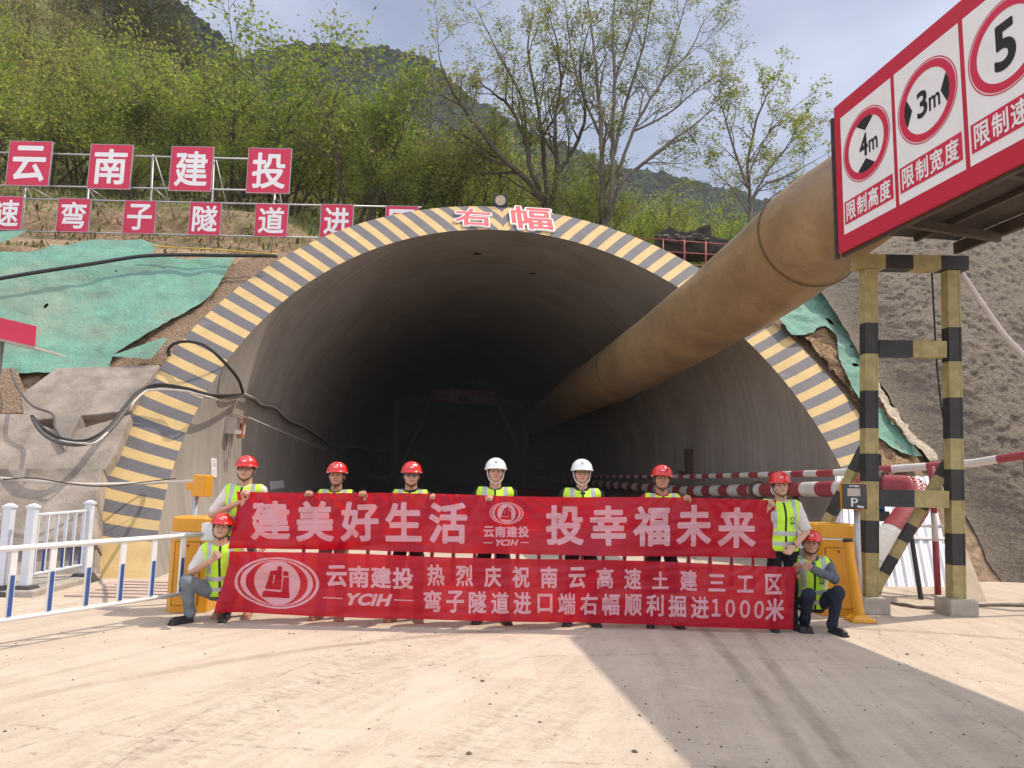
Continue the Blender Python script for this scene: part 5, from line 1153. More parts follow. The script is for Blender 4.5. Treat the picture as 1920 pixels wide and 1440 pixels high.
def field(prims, vx, folds=0.0, seed=0, clip=None):
    """prims: ('cap', a, b, ra, rb, k) ('ell', c, r, rot|None, k) ('box', c, half, rot, round, k); leading '-' subtracts"""
    lo = np.full(3, 1e9); hi = -lo
    for p in prims:
        if p[0][0] == '-': continue
        n = p[0]
        if n == 'cap': pts = [np.array(p[1]) - p[3], np.array(p[1]) + p[3], np.array(p[2]) - p[4], np.array(p[2]) + p[4]]
        else: r_ = max(p[2]) * (1 if n == 'ell' else 1.75); pts = [np.array(p[1]) - r_, np.array(p[1]) + r_]
        lo = np.minimum(lo, np.min(pts, 0)); hi = np.maximum(hi, np.max(pts, 0))
    lo = lo - 4 * vx - 0.02; hi = hi + 4 * vx + 0.02; n = np.ceil((hi - lo) / vx).astype(int) + 1
    f = np.full(n, 0.5); ax = [lo[i] + np.arange(n[i]) * vx for i in range(3)]
    for p in prims:
        nm = p[0].lstrip('-'); sub = p[0][0] == '-'; k = p[-1]; mg = 0.05 + 2 * k
        if nm == 'cap': a = np.array(p[1], float); b = np.array(p[2], float); l_ = np.minimum(a - p[3], b - p[4]) - mg; h_ = np.maximum(a + p[3], b + p[4]) + mg
        else: c_ = np.array(p[1], float); r_ = max(p[2]) * (1 if nm == 'ell' else 1.75); l_ = c_ - r_ - mg; h_ = c_ + r_ + mg
        i0 = np.clip(((l_ - lo) / vx).astype(int), 0, n - 1); i1 = np.clip(((h_ - lo) / vx).astype(int) + 2, 0, n)
        if (i1 <= i0).any(): continue
        X, Y, Z = np.meshgrid(ax[0][i0[0]:i1[0]], ax[1][i0[1]:i1[1]], ax[2][i0[2]:i1[2]], indexing='ij'); sl_ = tuple(slice(i0[q], i1[q]) for q in range(3))
        if nm == 'cap':
            d = b - a; L_ = (d * d).sum() + 1e-12; t = np.clip(((X - a[0]) * d[0] + (Y - a[1]) * d[1] + (Z - a[2]) * d[2]) / L_, 0, 1)
            D = np.sqrt((X - a[0] - t * d[0]) ** 2 + (Y - a[1] - t * d[1]) ** 2 + (Z - a[2] - t * d[2]) ** 2) - (p[3] + t * (p[4] - p[3]))
        else:
            Q = [X - c_[0], Y - c_[1], Z - c_[2]]
            if p[3] is not None:
                M_ = np.array(p[3]).T; Q = [M_[q][0] * Q[0] + M_[q][1] * Q[1] + M_[q][2] * Q[2] for q in range(3)]
            if nm == 'ell':
                r = p[2]; k0 = np.sqrt(sum((Q[q] / r[q]) ** 2 for q in range(3))); k1 = np.sqrt(sum((Q[q] / r[q] ** 2) ** 2 for q in range(3))) + 1e-9; D = k0 * (k0 - 1) / k1
            else:
                rd = p[4]; q_ = [np.abs(Q[q]) - p[2][q] + rd for q in range(3)]
                D = np.sqrt(sum(np.maximum(v, 0) ** 2 for v in q_)) + np.minimum(np.maximum(np.maximum(q_[0], q_[1]), q_[2]), 0) - rd
        g = f[sl_]; k = max(k, 1e-4)
        if sub: h = np.clip(0.5 - 0.5 * (g + D) / k, 0, 1); f[sl_] = g * (1 - h) - D * h + k * h * (1 - h)
        else: h = np.clip(0.5 + 0.5 * (g - D) / k, 0, 1); f[sl_] = D * h + g * (1 - h) - k * h * (1 - h)
    if folds or clip:
        X, Y, Z = np.meshgrid(*ax, indexing='ij')
        if folds:
            rg = np.random.RandomState(seed)
            for q in range(5):
                w = rg.randn(3) * (14 + 8 * q) * np.array([0.7, 0.7, 1.3]); f += folds * (0.8 ** q) * np.sin(X * w[0] + Y * w[1] + Z * w[2] + rg.rand() * 6)
        if clip:
            for nrm, dd in clip: f = np.maximum(f, X * nrm[0] + Y * nrm[1] + Z * nrm[2] - dd)
    return nets(f, lo, vx)
I3 = None
_C = {}
def cached(k, fn):
    if k not in _C: _C[k] = fn()
    return _C[k]
# ---- head (origin at its centre, facing -y)
def head_mesh(v):
    wj = (0.0, 0.006, -0.004)[v]; 
    P = [('ell', (0, .018, .032), (.074, .092, .084), I3, .01), ('ell', (0, -.028, -.03), (.060 + wj * .6, .064, .082), I3, .03), ('ell', (0, -.045, -.078), (.044 + wj, .042, .036), I3, .03),
         ('ell', (0, -.076, -.098), (.020, .017, .016), I3, .02), ('ell', (.040, -.060, -.028), (.026 + wj, .026, .026), I3, .025), ('ell', (-.040, -.060, -.028), (.026 + wj, .026, .026), I3, .025),
         ('cap', (0, .022, -.07), (0, .034, -.20), .052 + wj, .058 + wj, .03), ('cap', (-.036, -.082, .018), (.036, -.082, .018), .009, .009, .015),
         ('-ell', (.031, -.098, .000), (.017, .014, .010), I3, .012), ('-ell', (-.031, -.098, .000), (.017, .014, .010), I3, .012),
         ('cap', (0, -.088, .012), (0, -.109, -.030), .007, .0115, .010), ('ell', (.012, -.098, -.033), (.008, .010, .007), I3, .006), ('ell', (-.012, -.098, -.033), (.008, .010, .007), I3, .006),
         ('cap', (-.020, -.090, -.058), (.020, -.090, -.058), .0055, .0055, .008), ('cap', (-.017, -.088, -.069), (.017, -.088, -.069), .0065, .0065, .008), ('-cap', (-.023, -.1, -.0635), (.023, -.1, -.0635), .0035, .0035, .004),
         ('ell', (.0775, .012, -.012), (.011, .020, .031), I3, .008), ('ell', (-.0775, .012, -.012), (.011, .020, .031), I3, .008), ('-ell', (.088, .006, -.008), (.006, .010, .016), I3, .006), ('-ell', (-.088, .006, -.008), (.006, .010, .016), I3, .006)]
    V, F = field(P, .0042); V[:, 0] *= 1.12; V[:, 2] *= .97; return V, F
def hair_mesh(fringe):
    P = [('ell', (0, .022, .030), (.082, .098, .092), I3, .01), ('-ell', (0, -.085, -.06), (.075, .075, .105), I3, .01), ('-box', (0, -.02, -.13), (.12, .16, .09), I3, .01, .01)]
    if fringe: P += [('cap', (-.05, -.075, .040), (.045, -.08, .036), .014, .013, .01), ('cap', (-.03, -.088, .034), (.01, -.092, .030), .009, .009, .008)]
    V, F = field(P, .006, 0.0015, 4); V[:, 0] *= 1.10; return V, F
def helmet_mesh(red):
    P = [('ell', (0, .008, .046), (.114, .134, .118), I3, .004), ('-box', (0, 0, -.067), (.2, .2, .10), I3, .005, .004)]
    P += [('ell', (0, .004, .036), (.126, .146, .011), I3, .012), ('ell', (0, -.062, .031), (.098, .110, .010), I3, .012)]
    if red: P += [('cap', (0, -.10, .108), (0, .09, .134), .012, .016, .014), ('cap', (-.028, -.055, .143), (-.030, .10, .130), .008, .008, .012), ('cap', (.028, -.055, .143), (.030, .10, .130), .008, .008, .012)]
    P += [('-ell', (0, .008, .030), (.099, .119, .106), I3, .003)]
    V, F = field(P, .0042); V[:, 0] *= 1.04; return V, F
def hand_mesh(pose):
    """right hand, wrist at origin, fingers up +z, palm facing -y, thumb on -x"""
    P = [('cap', (0, 0, -.06), (0, 0, .01), .027, .026, .01), ('box', (0, -.004, .050), (.038, .013, .042), I3, .012, .015), ('ell', (-.022, -.012, .028), (.018, .016, .030), I3, .012)]
    if pose == 'grip':
        for i, (x, l0) in enumerate(((-.030, .040), (-.010, .045), (.010, .042), (.029, .033))):
            z0 = .088 - abs(i - 1.2) * .004; a = (x, -.002, z0); b = (x * 1.04, -.030, z0 + l0 * .55); c_ = (x * 1.03, -.056, z0 + l0 * .1); d = (x, -.058, z0 - l0 * .55)
            P += [('cap', a, b, .0098, .0092, .006), ('cap', b, c_, .0092, .0086, .005), ('cap', c_, d, .0086, .0075, .005)]
        P += [('cap', (-.034, -.010, .030), (-.052, -.020, .062), .0125, .0105, .01), ('cap', (-.052, -.020, .062), (-.040, -.030, .092), .0105, .009, .006)]
    else:
        for i, (x, l0) in enumerate(((-.030, .040), (-.010, .045), (.010, .042), (.029, .033))):
            z0 = .088 - abs(i - 1.2) * .004; a = (x, -.002, z0); b = (x * 1.1, -.014, z0 + l0 * .8); c_ = (x * 1.12, -.030, z0 + l0 * 1.35); d = (x * 1.1, -.047, z0 + l0 * 1.6)
            P += [('cap', a, b, .0098, .0092, .006), ('cap', b, c_, .0092, .0086, .005), ('cap', c_, d, .0086, .0072, .005)]
        P += [('cap', (-.034, -.010, .030), (-.054, -.022, .062), .0125, .0105, .01), ('cap', (-.054, -.022, .062), (-.056, -.036, .090), .0105, .0085, .006)]
    return field(P, .0036)
def shoe_mesh():
    P = [('cap', (0, .055, .040), (0, -.085, .040), .038, .040, .02), ('ell', (0, -.120, .036), (.044, .058, .040), I3, .02), ('cap', (0, .05, .05), (0, .05, .10), .042, .046, .02), ('box', (0, -.045, .010), (.045, .132, .013), I3, .01, .012)]
    return field(P, .006, 0, 0, [((0, 0, -1), 0.0)])
def torso_prims(g=0.0, M_=None, k=.05):
    """torso frame: origin at the pelvis, z up to the neck base at .53"""
    E = lambda c_, r: ('ell', c_, tuple(v + g for v in r))
    T = [E((0, .01, .0), (.160, .112, .12)), E((0, .005, .15), (.150, .108, .15)), E((0, .0, .33), (.172, .118, .16))]
    C = [((-.145, .012, .450), (.145, .012, .450), .060 + g, .060 + g), ((0, .02, .45), (0, .03, .54), .070 + g, .054 + g)]
    return T, C
def xf(P, M_):
    """move primitives by a rigid matrix"""
    out = []; R3 = np.array(M_.to_3x3())
    for p in P:
        if p[0].lstrip('-') == 'cap': out.append((p[0], tuple(M_ @ Vector(p[1])), tuple(M_ @ Vector(p[2]))) + p[3:])
        elif p[0].lstrip('-') == 'ell': out.append((p[0], tuple(M_ @ Vector(p[1])), p[2], R3 if p[3] is None else R3 @ np.array(p[3]), p[4]))
        else: out.append((p[0], tuple(M_ @ Vector(p[1])), p[2], R3 if p[3] is None else R3 @ np.array(p[3]), p[4], p[5]))
    return out
def torso_list(g, k=.05):
    T, C = torso_prims(g); return [t + (I3, k) for t in T] + [('cap',) + c_ + (k,) for c_ in C]
def vest_mesh():
    """vest shell in the torso frame, open V in front, split into cloth / strips by position"""
    T, C = torso_prims(.030); P = [t + (I3, .05) for t in T] + [('cap',) + C[0] + (.05,)]
    P += [('-cap', (0, -.02, .62), (0, .03, .46), .088, .085, .01), ('-cap', (0, -.17, .58), (0, -.20, .30), .075, .012, .01), ('-cap', (0, -.17, .30), (0, -.20, -.3), .010, .010, .004)]
    for sg in (-1, 1): P += [('-cap', (sg * .245, .01, .58), (sg * .225, .01, .33), .060, .062, .012)]
    V, F = field(P, .0085, 0.0022, 11, [((0, 0, -1), .055), ((0, 0, 1), .53)])
    return V, F
SKIN = mat('skin', (0.52, 0.30, 0.205), 0.5, var=0.08, vs=14, spec=0.35); SKIN2 = mat('skin_tan', (0.44, 0.235, 0.15), 0.5, var=0.08, vs=14, spec=0.35)
HAIR = mat('black_hair', (0.012, 0.010, 0.009), 0.6, var=0.2, vs=30)
LIME = mat('vest_lime', (0.50, 0.82, 0.045), 0.7, var=0.08, vs=6, bump=0.15, bs=120); STRIP = mat('reflective_grey', (0.42, 0.42, 0.43), 0.35, var=0.1, vs=10, metal=0.2)
ZIP = mat('vest_black', (0.02, 0.02, 0.02), 0.7)
HRED = mat('helmet_red', (0.60, 0.015, 0.012), 0.22, var=0.05, vs=4, spec=0.55, coat=0.4); HWHT = mat('helmet_white', (0.76, 0.77, 0.78), 0.22, var=0.03, vs=4, spec=0.55, coat=0.4)
LENS = mat('dark_lens', (0.02, 0.016, 0.014), 0.12, spec=0.6); EYEW = mat('eye_dark', (0.03, 0.02, 0.016), 0.25); LIPS = mat('lip', (0.27, 0.095, 0.075), 0.5)
EMG = mat('emblem_green', (0.03, 0.28, 0.10), 0.5)
def cloth(name, col, rough=0.85): return mat(name, col, rough, var=0.15, vs=7, bump=0.25, bs=90, spec=0.2)
def cat_np(parts):
    V = []; F = []; b = 0
    for v, f in parts: V.append(v); F.append(f + b); b += len(v)
    return np.concatenate(V), np.concatenate(F)
def tnp(mesh, M_, mirror=False):
    v, f = mesh; v = v.copy()
    if mirror: v[:, 0] *= -1; f = f[:, ::-1]
    A_ = np.array(M_); return v @ A_[:3, :3].T + A_[:3, 3], f
def look(z, y=None):
    """rotation whose local z is the given direction and local -y faces as close to y as possible"""
    z = Vector(z).normalized(); y = -Vector(y or (0, -1, 0)); y = (y - z * y.dot(z)).normalized(); x = y.cross(z); return Matrix((x, y, z)).transposed().to_4x4()
def person(x, y, label, pel=(0, 0, .92), lean=(0, 0, 0), head=(0, 0, 0), hv=0, helmet='red', skin=None, shirt=None, long=False, trousers=None, shoes=None, vest=True, arms=None, legs=None, sc=1.0, glasses=None, fringe=False, watch=False, collar=None, hood=False, chest_emblem=False, rz=0.0, shoe_dirs=None):
    skin = skin or SKIN; t = thing('person', label, 'person', (x, y, 0), rz, 'men holding the banners'); t.scale = (sc, sc, sc)
    pel = Vector(pel); TF = Matrix.Translation(pel) @ (Matrix.Rotation(lean[2], 4, 'Z') @ Matrix.Rotation(lean[0], 4, 'X') @ Matrix.Rotation(lean[1], 4, 'Y'))
    HF = Matrix.Translation(TF @ Vector((0, .0, .690))) @ (Matrix.Rotation(head[2], 4, 'Z') @ Matrix.Rotation(head[0], 4, 'X') @ Matrix.Rotation(head[1], 4, 'Y'))
    neck = TF @ Vector((0, .03, .50)); sh = {s_: TF @ Vector((s_ * .182, .012, .452)) for s_ in (-1, 1)}; hp = {s_: TF @ Vector((s_ * .085, .005, -.03)) for s_ in (-1, 1)}
    # --- skin: one body mesh (core, arms, legs, head, hands)
    core = xf(torso_list(-.022), TF) + [('cap', tuple(neck), tuple(HF @ Vector((0, .02, -.08))), .056, .052, .03)]
    for s_ in (-1, 1):
        e, w = Vector(arms[s_][0]), Vector(arms[s_][1]); core += [('cap', tuple(sh[s_]), tuple(e), .048, .040, .03), ('cap', tuple(e), tuple(w), .039, .026, .012)]
        k_, a_ = Vector(legs[s_][0]), Vector(legs[s_][1]); core += [('cap', tuple(hp[s_]), tuple(k_), .070, .050, .04), ('cap', tuple(k_), tuple(a_), .048, .034, .02)]
    parts = [field(core, .011), tnp(cached(('head', hv), lambda: head_mesh(hv)), HF)]
    for s_ in (-1, 1):
        a = arms[s_]; e, w = Vector(a[0]), Vector(a[1]); pose = a[2] if len(a) > 2 else 'grip'; hd = Vector(a[3]) if len(a) > 3 else (w - e); pf = a[4] if len(a) > 4 else (0, -1, 0)
        parts.append(tnp(cached(('hand', pose), lambda: hand_mesh(pose)), Matrix.Translation(w) @ look(hd, pf), s_ > 0))
    V, F = cat_np(parts); body = arr_obj('body', V, F, skin, t)
    # --- face details
    def hp_(p): return HF @ Vector(p)
    for s_ in (-1, 1):
        mb = MB(); v = []
        for i in range(5):
            la = -math.pi / 2 + math.pi * i / 4
            for j in range(10): v.append(HF @ Vector((s_ * .031 + .0115 * math.cos(la) * math.cos(j * .628), -.0845 + .008 * math.cos(la) * math.sin(j * .628), .0005 + .0042 * math.sin(la))))
        V_ = np.array([tuple(q) for q in v]); arr_obj('eye', V_, [(i * 10 + j, i * 10 + (j + 1) % 10, (i + 1) * 10 + (j + 1) % 10, (i + 1) * 10 + j) for i in range(4) for j in range(10)], EYEW, body)
        v, f = field([('cap', (s_ * .016, -.0925, .0155), (s_ * .046, -.083, .0185), .0042, .0032, .003)], .0022); arr_obj('eyebrow', *tnp((v, f), HF), HAIR, body)
    v, f = cached('lips', lambda: field([('cap', (-.019, -.0905, -.0600), (.019, -.0905, -.0600), .0062, .0062, .004), ('cap', (-.016, -.0895, -.0675), (.016, -.0895, -.0675), .0064, .0064, .004)], .0025)); arr_obj('mouth', *tnp((v, f), HF), LIPS, body)
    arr_obj('hair', *tnp(cached(('hair', fringe), lambda: hair_mesh(fringe)), HF), HAIR, t)
    # --- helmet with strap and emblem
    rd = helmet == 'red'; hm = arr_obj('helmet', *tnp(cached(('helmet', rd), lambda: helmet_mesh(rd)), HF), HRED if rd else HWHT, t)
    mb = MB(); mb.tube(smooth_path([hp_((-.098, .005, .035)), hp_((-.088, -.012, -.03)), hp_((-.070, -.035, -.085)), hp_((-.03, -.062, -.118)), hp_((0, -.070, -.123)), hp_((.03, -.062, -.118)), hp_((.070, -.035, -.085)), hp_((.088, -.012, -.03)), hp_((.098, .005, .035))], 4), .0055, 6)
    for s_ in (-1, 1): mb.tube([hp_((s_ * .093, .05, .035)), hp_((s_ * .088, -.012, -.03))], .005, 6)
    mb.tube([hp_((0.0, -.071, -.118)), hp_((.004, -.075, -.15))], .006, 6)
    o = MB(); o.v, o.f, o.m = [tuple(wm(t) @ Vector(p)) for p in mb.v], mb.f, mb.m; o.build('chin_strap', ZIP if rd else MATS['white_paint'], hm, smooth=True)
    def dome(px_, pz_, off=.0015):
        ez = (pz_ - .046) / .118; ex = px_ / .114; q = max(0.02, 1 - ez * ez - ex * ex); return HF @ Vector((px_, .008 - .134 * math.sqrt(q) - off, pz_))
    def decal(polys, name, m, parent=hm):
        v = []; f = []
        for V2, F2 in polys:
            b = len(v); v += [tuple(dome(a_, b_)) for a_, b_ in V2]; f += [tuple(b + i for i in q) for q in F2]
        arr_obj(name, np.array(v), f, m, parent, smooth=False)
    def ell2(cx, cz, rx, rz_, ri=0.0, n=20):
        o_ = [(cx + rx * math.cos(i * 2 * math.pi / n), cz + rz_ * math.sin(i * 2 * math.pi / n)) for i in range(n)]; k_ = max(ri, .02)
        return o_ + [(cx + rx * k_ * math.cos(i * 2 * math.pi / n), cz + rz_ * k_ * math.sin(i * 2 * math.pi / n)) for i in range(n)], [(i, (i + 1) % n, n + (i + 1) % n, n + i) for i in range(n)]
    def rect2(x0, x1, z0, z1, n=4): return [(x0 + (x1 - x0) * i / n, z) for z in (z0, z1) for i in range(n + 1)], [(i, i + 1, n + 2 + i, n + 1 + i) for i in range(n)]
    if rd: decal([ell2(0, .105, .021, .014, .80), ell2(0, .105, .011, .010), rect2(-.020, .020, .083, .0875)] + [rect2(s_ * .062, s_ * .090, .086 - .004, .098) for s_ in (-1, 1)], 'helmet_emblem', SIGNWHITE)
    else:
        decal([ell2(-.004, .112, .013, .008, .45), rect2(-.014, .014, .099, .1025)], 'helmet_emblem', EMG); decal([rect2(-.017, .017, .092, .0965)], 'helmet_lettering', MATS['sign_red'])
    # --- glasses
    if glasses:
        mb = MB(); gm_ = LENS if glasses == 'sun' else ZIP
        for s_ in (-1, 1):
            c_ = (s_ * .032, -.103, -.001); ring = [hp_((c_[0] + .024 * math.cos(a), c_[1] + .006 * abs(math.cos(a)) * 0.3, c_[2] + .0165 * math.sin(a))) for a in np.linspace(0, 6.2832, 21)]
            mb.tube(ring, .0022, 5, caps=False); mb.tube([hp_((s_ * .056, -.102, .004)), hp_((s_ * .078, -.03, .006)), hp_((s_ * .082, .015, .0))], .002, 5)
            if glasses == 'sun': mb.add([*ring[:-1]], [tuple(range(20))])
        mb.tube([hp_((-.009, -.105, .003)), hp_((.009, -.105, .003))], .0022, 5)
        o = MB(); o.v, o.f, o.m = [tuple(wm(t) @ Vector(p)) for p in mb.v], mb.f, mb.m; o.build('sunglasses' if glasses == 'sun' else 'glasses', gm_, t)
    # --- shirt with sleeves
    P = xf(torso_list(.004), TF)
    for s_ in (-1, 1):
        e, w = Vector(arms[s_][0]), Vector(arms[s_][1])
        if long: P += [('cap', tuple(sh[s_]), tuple(e), .062, .056, .05), ('cap', tuple(e), tuple(e.lerp(w, .93)), .055, .042, .02)]
        else: P += [('cap', tuple(sh[s_]), tuple(sh[s_].lerp(e, .80)), .064, .066, .05)]
    if hood: P += xf([('cap', (-.09, .06, .50), (.09, .06, .50), .045, .045, .03), ('cap', (-.10, .02, .50), (-.04, -.07, .46), .035, .028, .02), ('cap', (.10, .02, .50), (.04, -.07, .46), .035, .028, .02)], TF)
    else: P += xf([('-cap', (0, -.015, .66), (0, .02, .52), .066, .064, .006)], TF)
    arr_obj('jacket' if long else 'shirt', *field(P, .0095, 0.0030 if long else 0.0022, 3), shirt, t)
    if collar:
        v, f = field(xf([('cap', (-.055, .0, .515), (-.015, -.095, .47), .022, .014, .02), ('cap', (.055, .0, .515), (.015, -.095, .47), .022, .014, .02), ('cap', (-.055, .0, .515), (.055, .05, .53), .02, .02, .02)], TF), .006); arr_obj('collar', v, f, collar, t)
    # --- vest
    v, f = cached('vest', vest_mesh); ctr = v[f].mean(1); X_, Y_, Z_ = np.abs(ctr[:, 0]), ctr[:, 1], ctr[:, 2]
    strip = ((X_ > .092) & (X_ < .142) & (Z_ > .20)) | ((Z_ > .13) & (Z_ < .18)) | ((Z_ > .015) & (Z_ < .062)); trim = (((X_ < .012) & (Y_ < 0)) | (Z_ < -.045)) & ~strip
    vw = tnp((v, f), TF)[0]; vo = None
    for nm, msk, m_ in (('vest', ~strip & ~trim, LIME), ('reflective_strip', strip, STRIP), ('vest_trim', trim, ZIP)):
        ff = f[msk]; u, inv = np.unique(ff, return_inverse=True); o_ = arr_obj(nm, vw[u], inv.reshape(ff.shape), m_, t if vo is None else vo)
        vo = vo or o_
    if chest_emblem:
        mb = MB(); V2, F2 = text_cells('建投', row('12', .045, .105, .255, .285), .04, 30); pts = [tuple(TF @ Vector((a_, -.158 + .6 * (a_ - .03) ** 2 * 3, b_))) for a_, b_ in V2]
        ring = [(.075 + .026 * math.cos(a) * k_, .318 + .020 * math.sin(a) * k_) for k_ in (1, .7) for a in np.linspace(0, 6.2832, 17)[:-1]]
        b_ = len(pts); pts += [tuple(TF @ Vector((a_, -.155, c_))) for a_, c_ in ring]; F2 = list(F2) + [(b_ + i, b_ + (i + 1) % 16, b_ + 16 + (i + 1) % 16, b_ + 16 + i) for i in range(16)]
        arr_obj('vest_emblem', np.array(pts), F2, mat('emblem_dark', (0.02, 0.10, 0.05), 0.6), vo, smooth=False)
    # --- trousers and shoes
    P = xf([('ell', (0, .008, -.005), (.166, .118, .115), I3, .04)], TF)
    for s_ in (-1, 1):
        k_, a_ = Vector(legs[s_][0]), Vector(legs[s_][1]); P += [('cap', tuple(hp[s_]), tuple(k_), .086, .066, .03), ('cap', tuple(k_), tuple(a_ + Vector((0, 0, .0))), .066, .055, .025), ('cap', tuple(a_ + Vector((0, 0, .01))), tuple(a_ + Vector((0, .005, -.025))), .056, .054, .02)]
    arr_obj('trousers', *field(P, .0105, 0.0032, 8), trousers, t)
    for s_ in (-1, 1):
        a_ = Vector(legs[s_][1]); d = legs[s_][2] if len(legs[s_]) > 2 else (0.1 * s_, -1, 0); fw = -Vector((d[0], d[1], 0)).normalized()
        M_ = Matrix((Vector((fw.y, -fw.x, 0)), fw, Vector((0, 0, 1)))).transposed().to_4x4(); pit = legs[s_][3] if len(legs[s_]) > 3 else 0.0
        zz = 0.0 if not pit else legs[s_][4]
        arr_obj('shoe', *tnp(cached('shoe', shoe_mesh), Matrix.Translation(Vector((a_.x, a_.y, zz)) - fw * 0.05) @ M_ @ Matrix.Rotation(pit, 4, 'X')), shoes, t)
    if watch:
        e, w = Vector(arms[1][0]), Vector(arms[1][1]); d = (w - e).normalized(); mb = MB(); mb.tube([w - d * .035, w - d * .008], .032, 14)
        o = MB(); o.v, o.f, o.m = [tuple(wm(t) @ Vector(p)) for p in mb.v], mb.f, mb.m; o.build('wrist_watch', ZIP, t, bevel=.003)
    return t
TEE_W = cloth('tee_white', (0.66, 0.62, 0.58)); TEE_B = cloth('tee_black', (0.02, 0.02, 0.022)); NAVY = cloth('navy_cloth', (0.022, 0.026, 0.045)); GREYJ = cloth('jacket_grey', (0.105, 0.115, 0.14)); REDP = cloth('polo_red', (0.32, 0.02, 0.035))
JEAN = cloth('jeans_grey', (0.16, 0.19, 0.21)); BLKT = cloth('trousers_black', (0.016, 0.016, 0.019)); KHAKI = cloth('trousers_khaki', (0.22, 0.165, 0.13)); GRYT = cloth('trousers_grey', (0.13, 0.135, 0.15))
SHB = mat('shoe_black', (0.018, 0.017, 0.017), 0.45, var=0.2); SHT = mat('shoe_tan', (0.34, 0.185, 0.12), 0.6, var=0.15)
def stand(ax=.095, y=0.0, dl=None):
    return {s_: ((s_ * (ax + .0), y - .012, .49), (s_ * (ax + .015), y + .02, .09), (0.22 * s_, -1, 0)) for s_ in (-1, 1)}
def arm(wx, wy, wz, ex, ey, ez, *r): return ((ex, ey, ez), (wx, wy, wz)) + r
def XP(px, Y): return (px - 960) / FPX * (CF.y * Y + CF.z * 0) / CR.x if False else A(px, 900, Y).x
YB = 8.30; ZG = 1.335        # hands close on the banner's top edge
UP = (0, 0, 1)
class Banner:
    def __init__(s, c, Y, Y2, amp, seed, fold, grips=()):
        s.c = c; s.P = [A(*p, q) for p, q in zip(c, (Y, Y2, Y2, Y))]; s.grips = grips; s.amp = amp; s.seed = seed; s.fold = fold
    def uv(s, px, py):
        u = v = 0.5
        (ax, ay), (bx, by), (cx, cy), (dx, dy) = s.c            # TL TR BR BL
        for _ in range(6):
            tx, ty = ax + (bx - ax) * u, ay + (by - ay) * u; ex, ey = dx + (cx - dx) * u, dy + (cy - dy) * u
            v = (py - ty) / (ey - ty); lx, rx = ax + (dx - ax) * v, bx + (cx - bx) * v; u = (px - lx) / (rx - lx)
        return u, v
    def pos(s, u, v, off=0.0):
        a, b, c_, d = s.P; p = (a.lerp(b, u)).lerp(d.lerp(c_, u), v); x = u * 6.0
        w = s.amp * (math.sin(x * 1.35 + s.seed) * 0.9 + 0.5 * math.sin(x * 3.3 + 2.1 * v + s.seed * 2) + 0.16 * math.sin(x * 8 + 3 * v)) * (0.55 + 0.45 * v)
        e = s.fold
        w += 0.030 * float(fbm(np.array(u * 9 + v * 1.5 + s.seed * 7), np.array(v * 2.2 - u * 2), 4)) + 0.016 * abs(float(fbm(np.array(u * 5 + 30), np.array(v * 9 + u * 6), 3)))
        for g_ in s.grips:
            dx = (u - g_) * 6.0; w += 0.022 * math.exp(-(dx / 0.45) ** 2) * math.sin(dx * 16 / (0.35 + v)) * (1 - v) ** 0.7
        w += e * (math.exp(-(u / 0.035)) * math.sin(v * 5 + u * 60) * 0.5 + math.exp(-((1 - u) / 0.05)) * math.sin((v * 2.2 - (1 - u) * 20)) * 0.4)
        sag = -0.008 * math.sin(x * 2.1 + s.seed) * (1 - v)
        return Vector((p.x, p.y + w - off, p.z + sag))
    def at(s, px, py, off=0.0): return s.pos(*s.uv(px, py), off)
    def text(s, mb, txt, boxes, bold, res, shear=0.0, mi=0):
        V, F = text_cells(txt, [(x0, x1, -y1, -y0) for x0, x1, y0, y1 in boxes], bold, res, shear); mb.add([s.at(float(x), float(-y), .004) for x, y in V], F, mi)
    def logo(s, mw, mr, x0, x1, y0, y1, tilt=0.0):
        cx, cy, rx, ry = (x0 + x1) / 2, (y0 + y1) / 2, (x1 - x0) / 2, (y1 - y0) / 2
        P = lambda x, y, o: s.at(cx + x * rx, cy + y * ry + tilt * x * rx, o)
        def ring(mb, a, b, c_, d, o, n=120, sub=3):
            v = []; 
            for k in range(sub + 1):
                f = k / sub
                for i in range(n): t_ = i * 2 * math.pi / n; v.append(P((a + (c_ - a) * f) * math.cos(t_), (b + (d - b) * f) * math.sin(t_), o))
            mb.add(v, [(k * n + i, k * n + (i + 1) % n, (k + 1) * n + (i + 1) % n, (k + 1) * n + i) for k in range(sub) for i in range(n)])
        ring(mw, 1, 1, .924, .93, .004); ring(mw, .85, .90, .726, .875, .004); ring(mw, .543, .865, .01, .01, .005, 72, 16)
        def pg(pts):
            V, F = poly2d(pts, 11.0); mr.add([P((float(x) - 463) / 420, (float(y) - 398) / 257, .009) for x, y in V], F)
        pg([(405, 275), (470, 272), (472, 232), (517, 232), (510, 322), (430, 322), (390, 318)]); pg([(390, 318), (430, 322), (410, 412), (422, 414), (445, 322), (510, 322), (499, 470), (330, 466)])
        pg([(320, 482), (496, 490), (505, 488), (522, 345), (577, 345), (582, 552), (300, 545)]); pg([(525, 280), (575, 282), (577, 330), (522, 328)])
    def build(s, name, label, nu=260, nv=34):
        V = [s.pos(i / nu, j / nv) for j in range(nv + 1) for i in range(nu + 1)]; mb = MB(); w = nu + 1
        mb.add(V, [(j * w + i, j * w + i + 1, (j + 1) * w + i + 1, (j + 1) * w + i) for j in range(nv) for i in range(nu)])
        return tag(mb.build(name, BCL, smooth=True), label, 'banner')
ub = Banner([(440, 921), (1456, 937), (1459, 1048), (431, 1028)], 8.02, 8.06, 0.05, 0.6, 0.14, (.02, .14, .235, .36, .47, .835, .985))
lb = Banner([(431, 1033), (1490, 1061), (1489, 1181), (402, 1149)], 7.84, 8.00, 0.04, 2.2, 0.10, (0.0, 1.0))
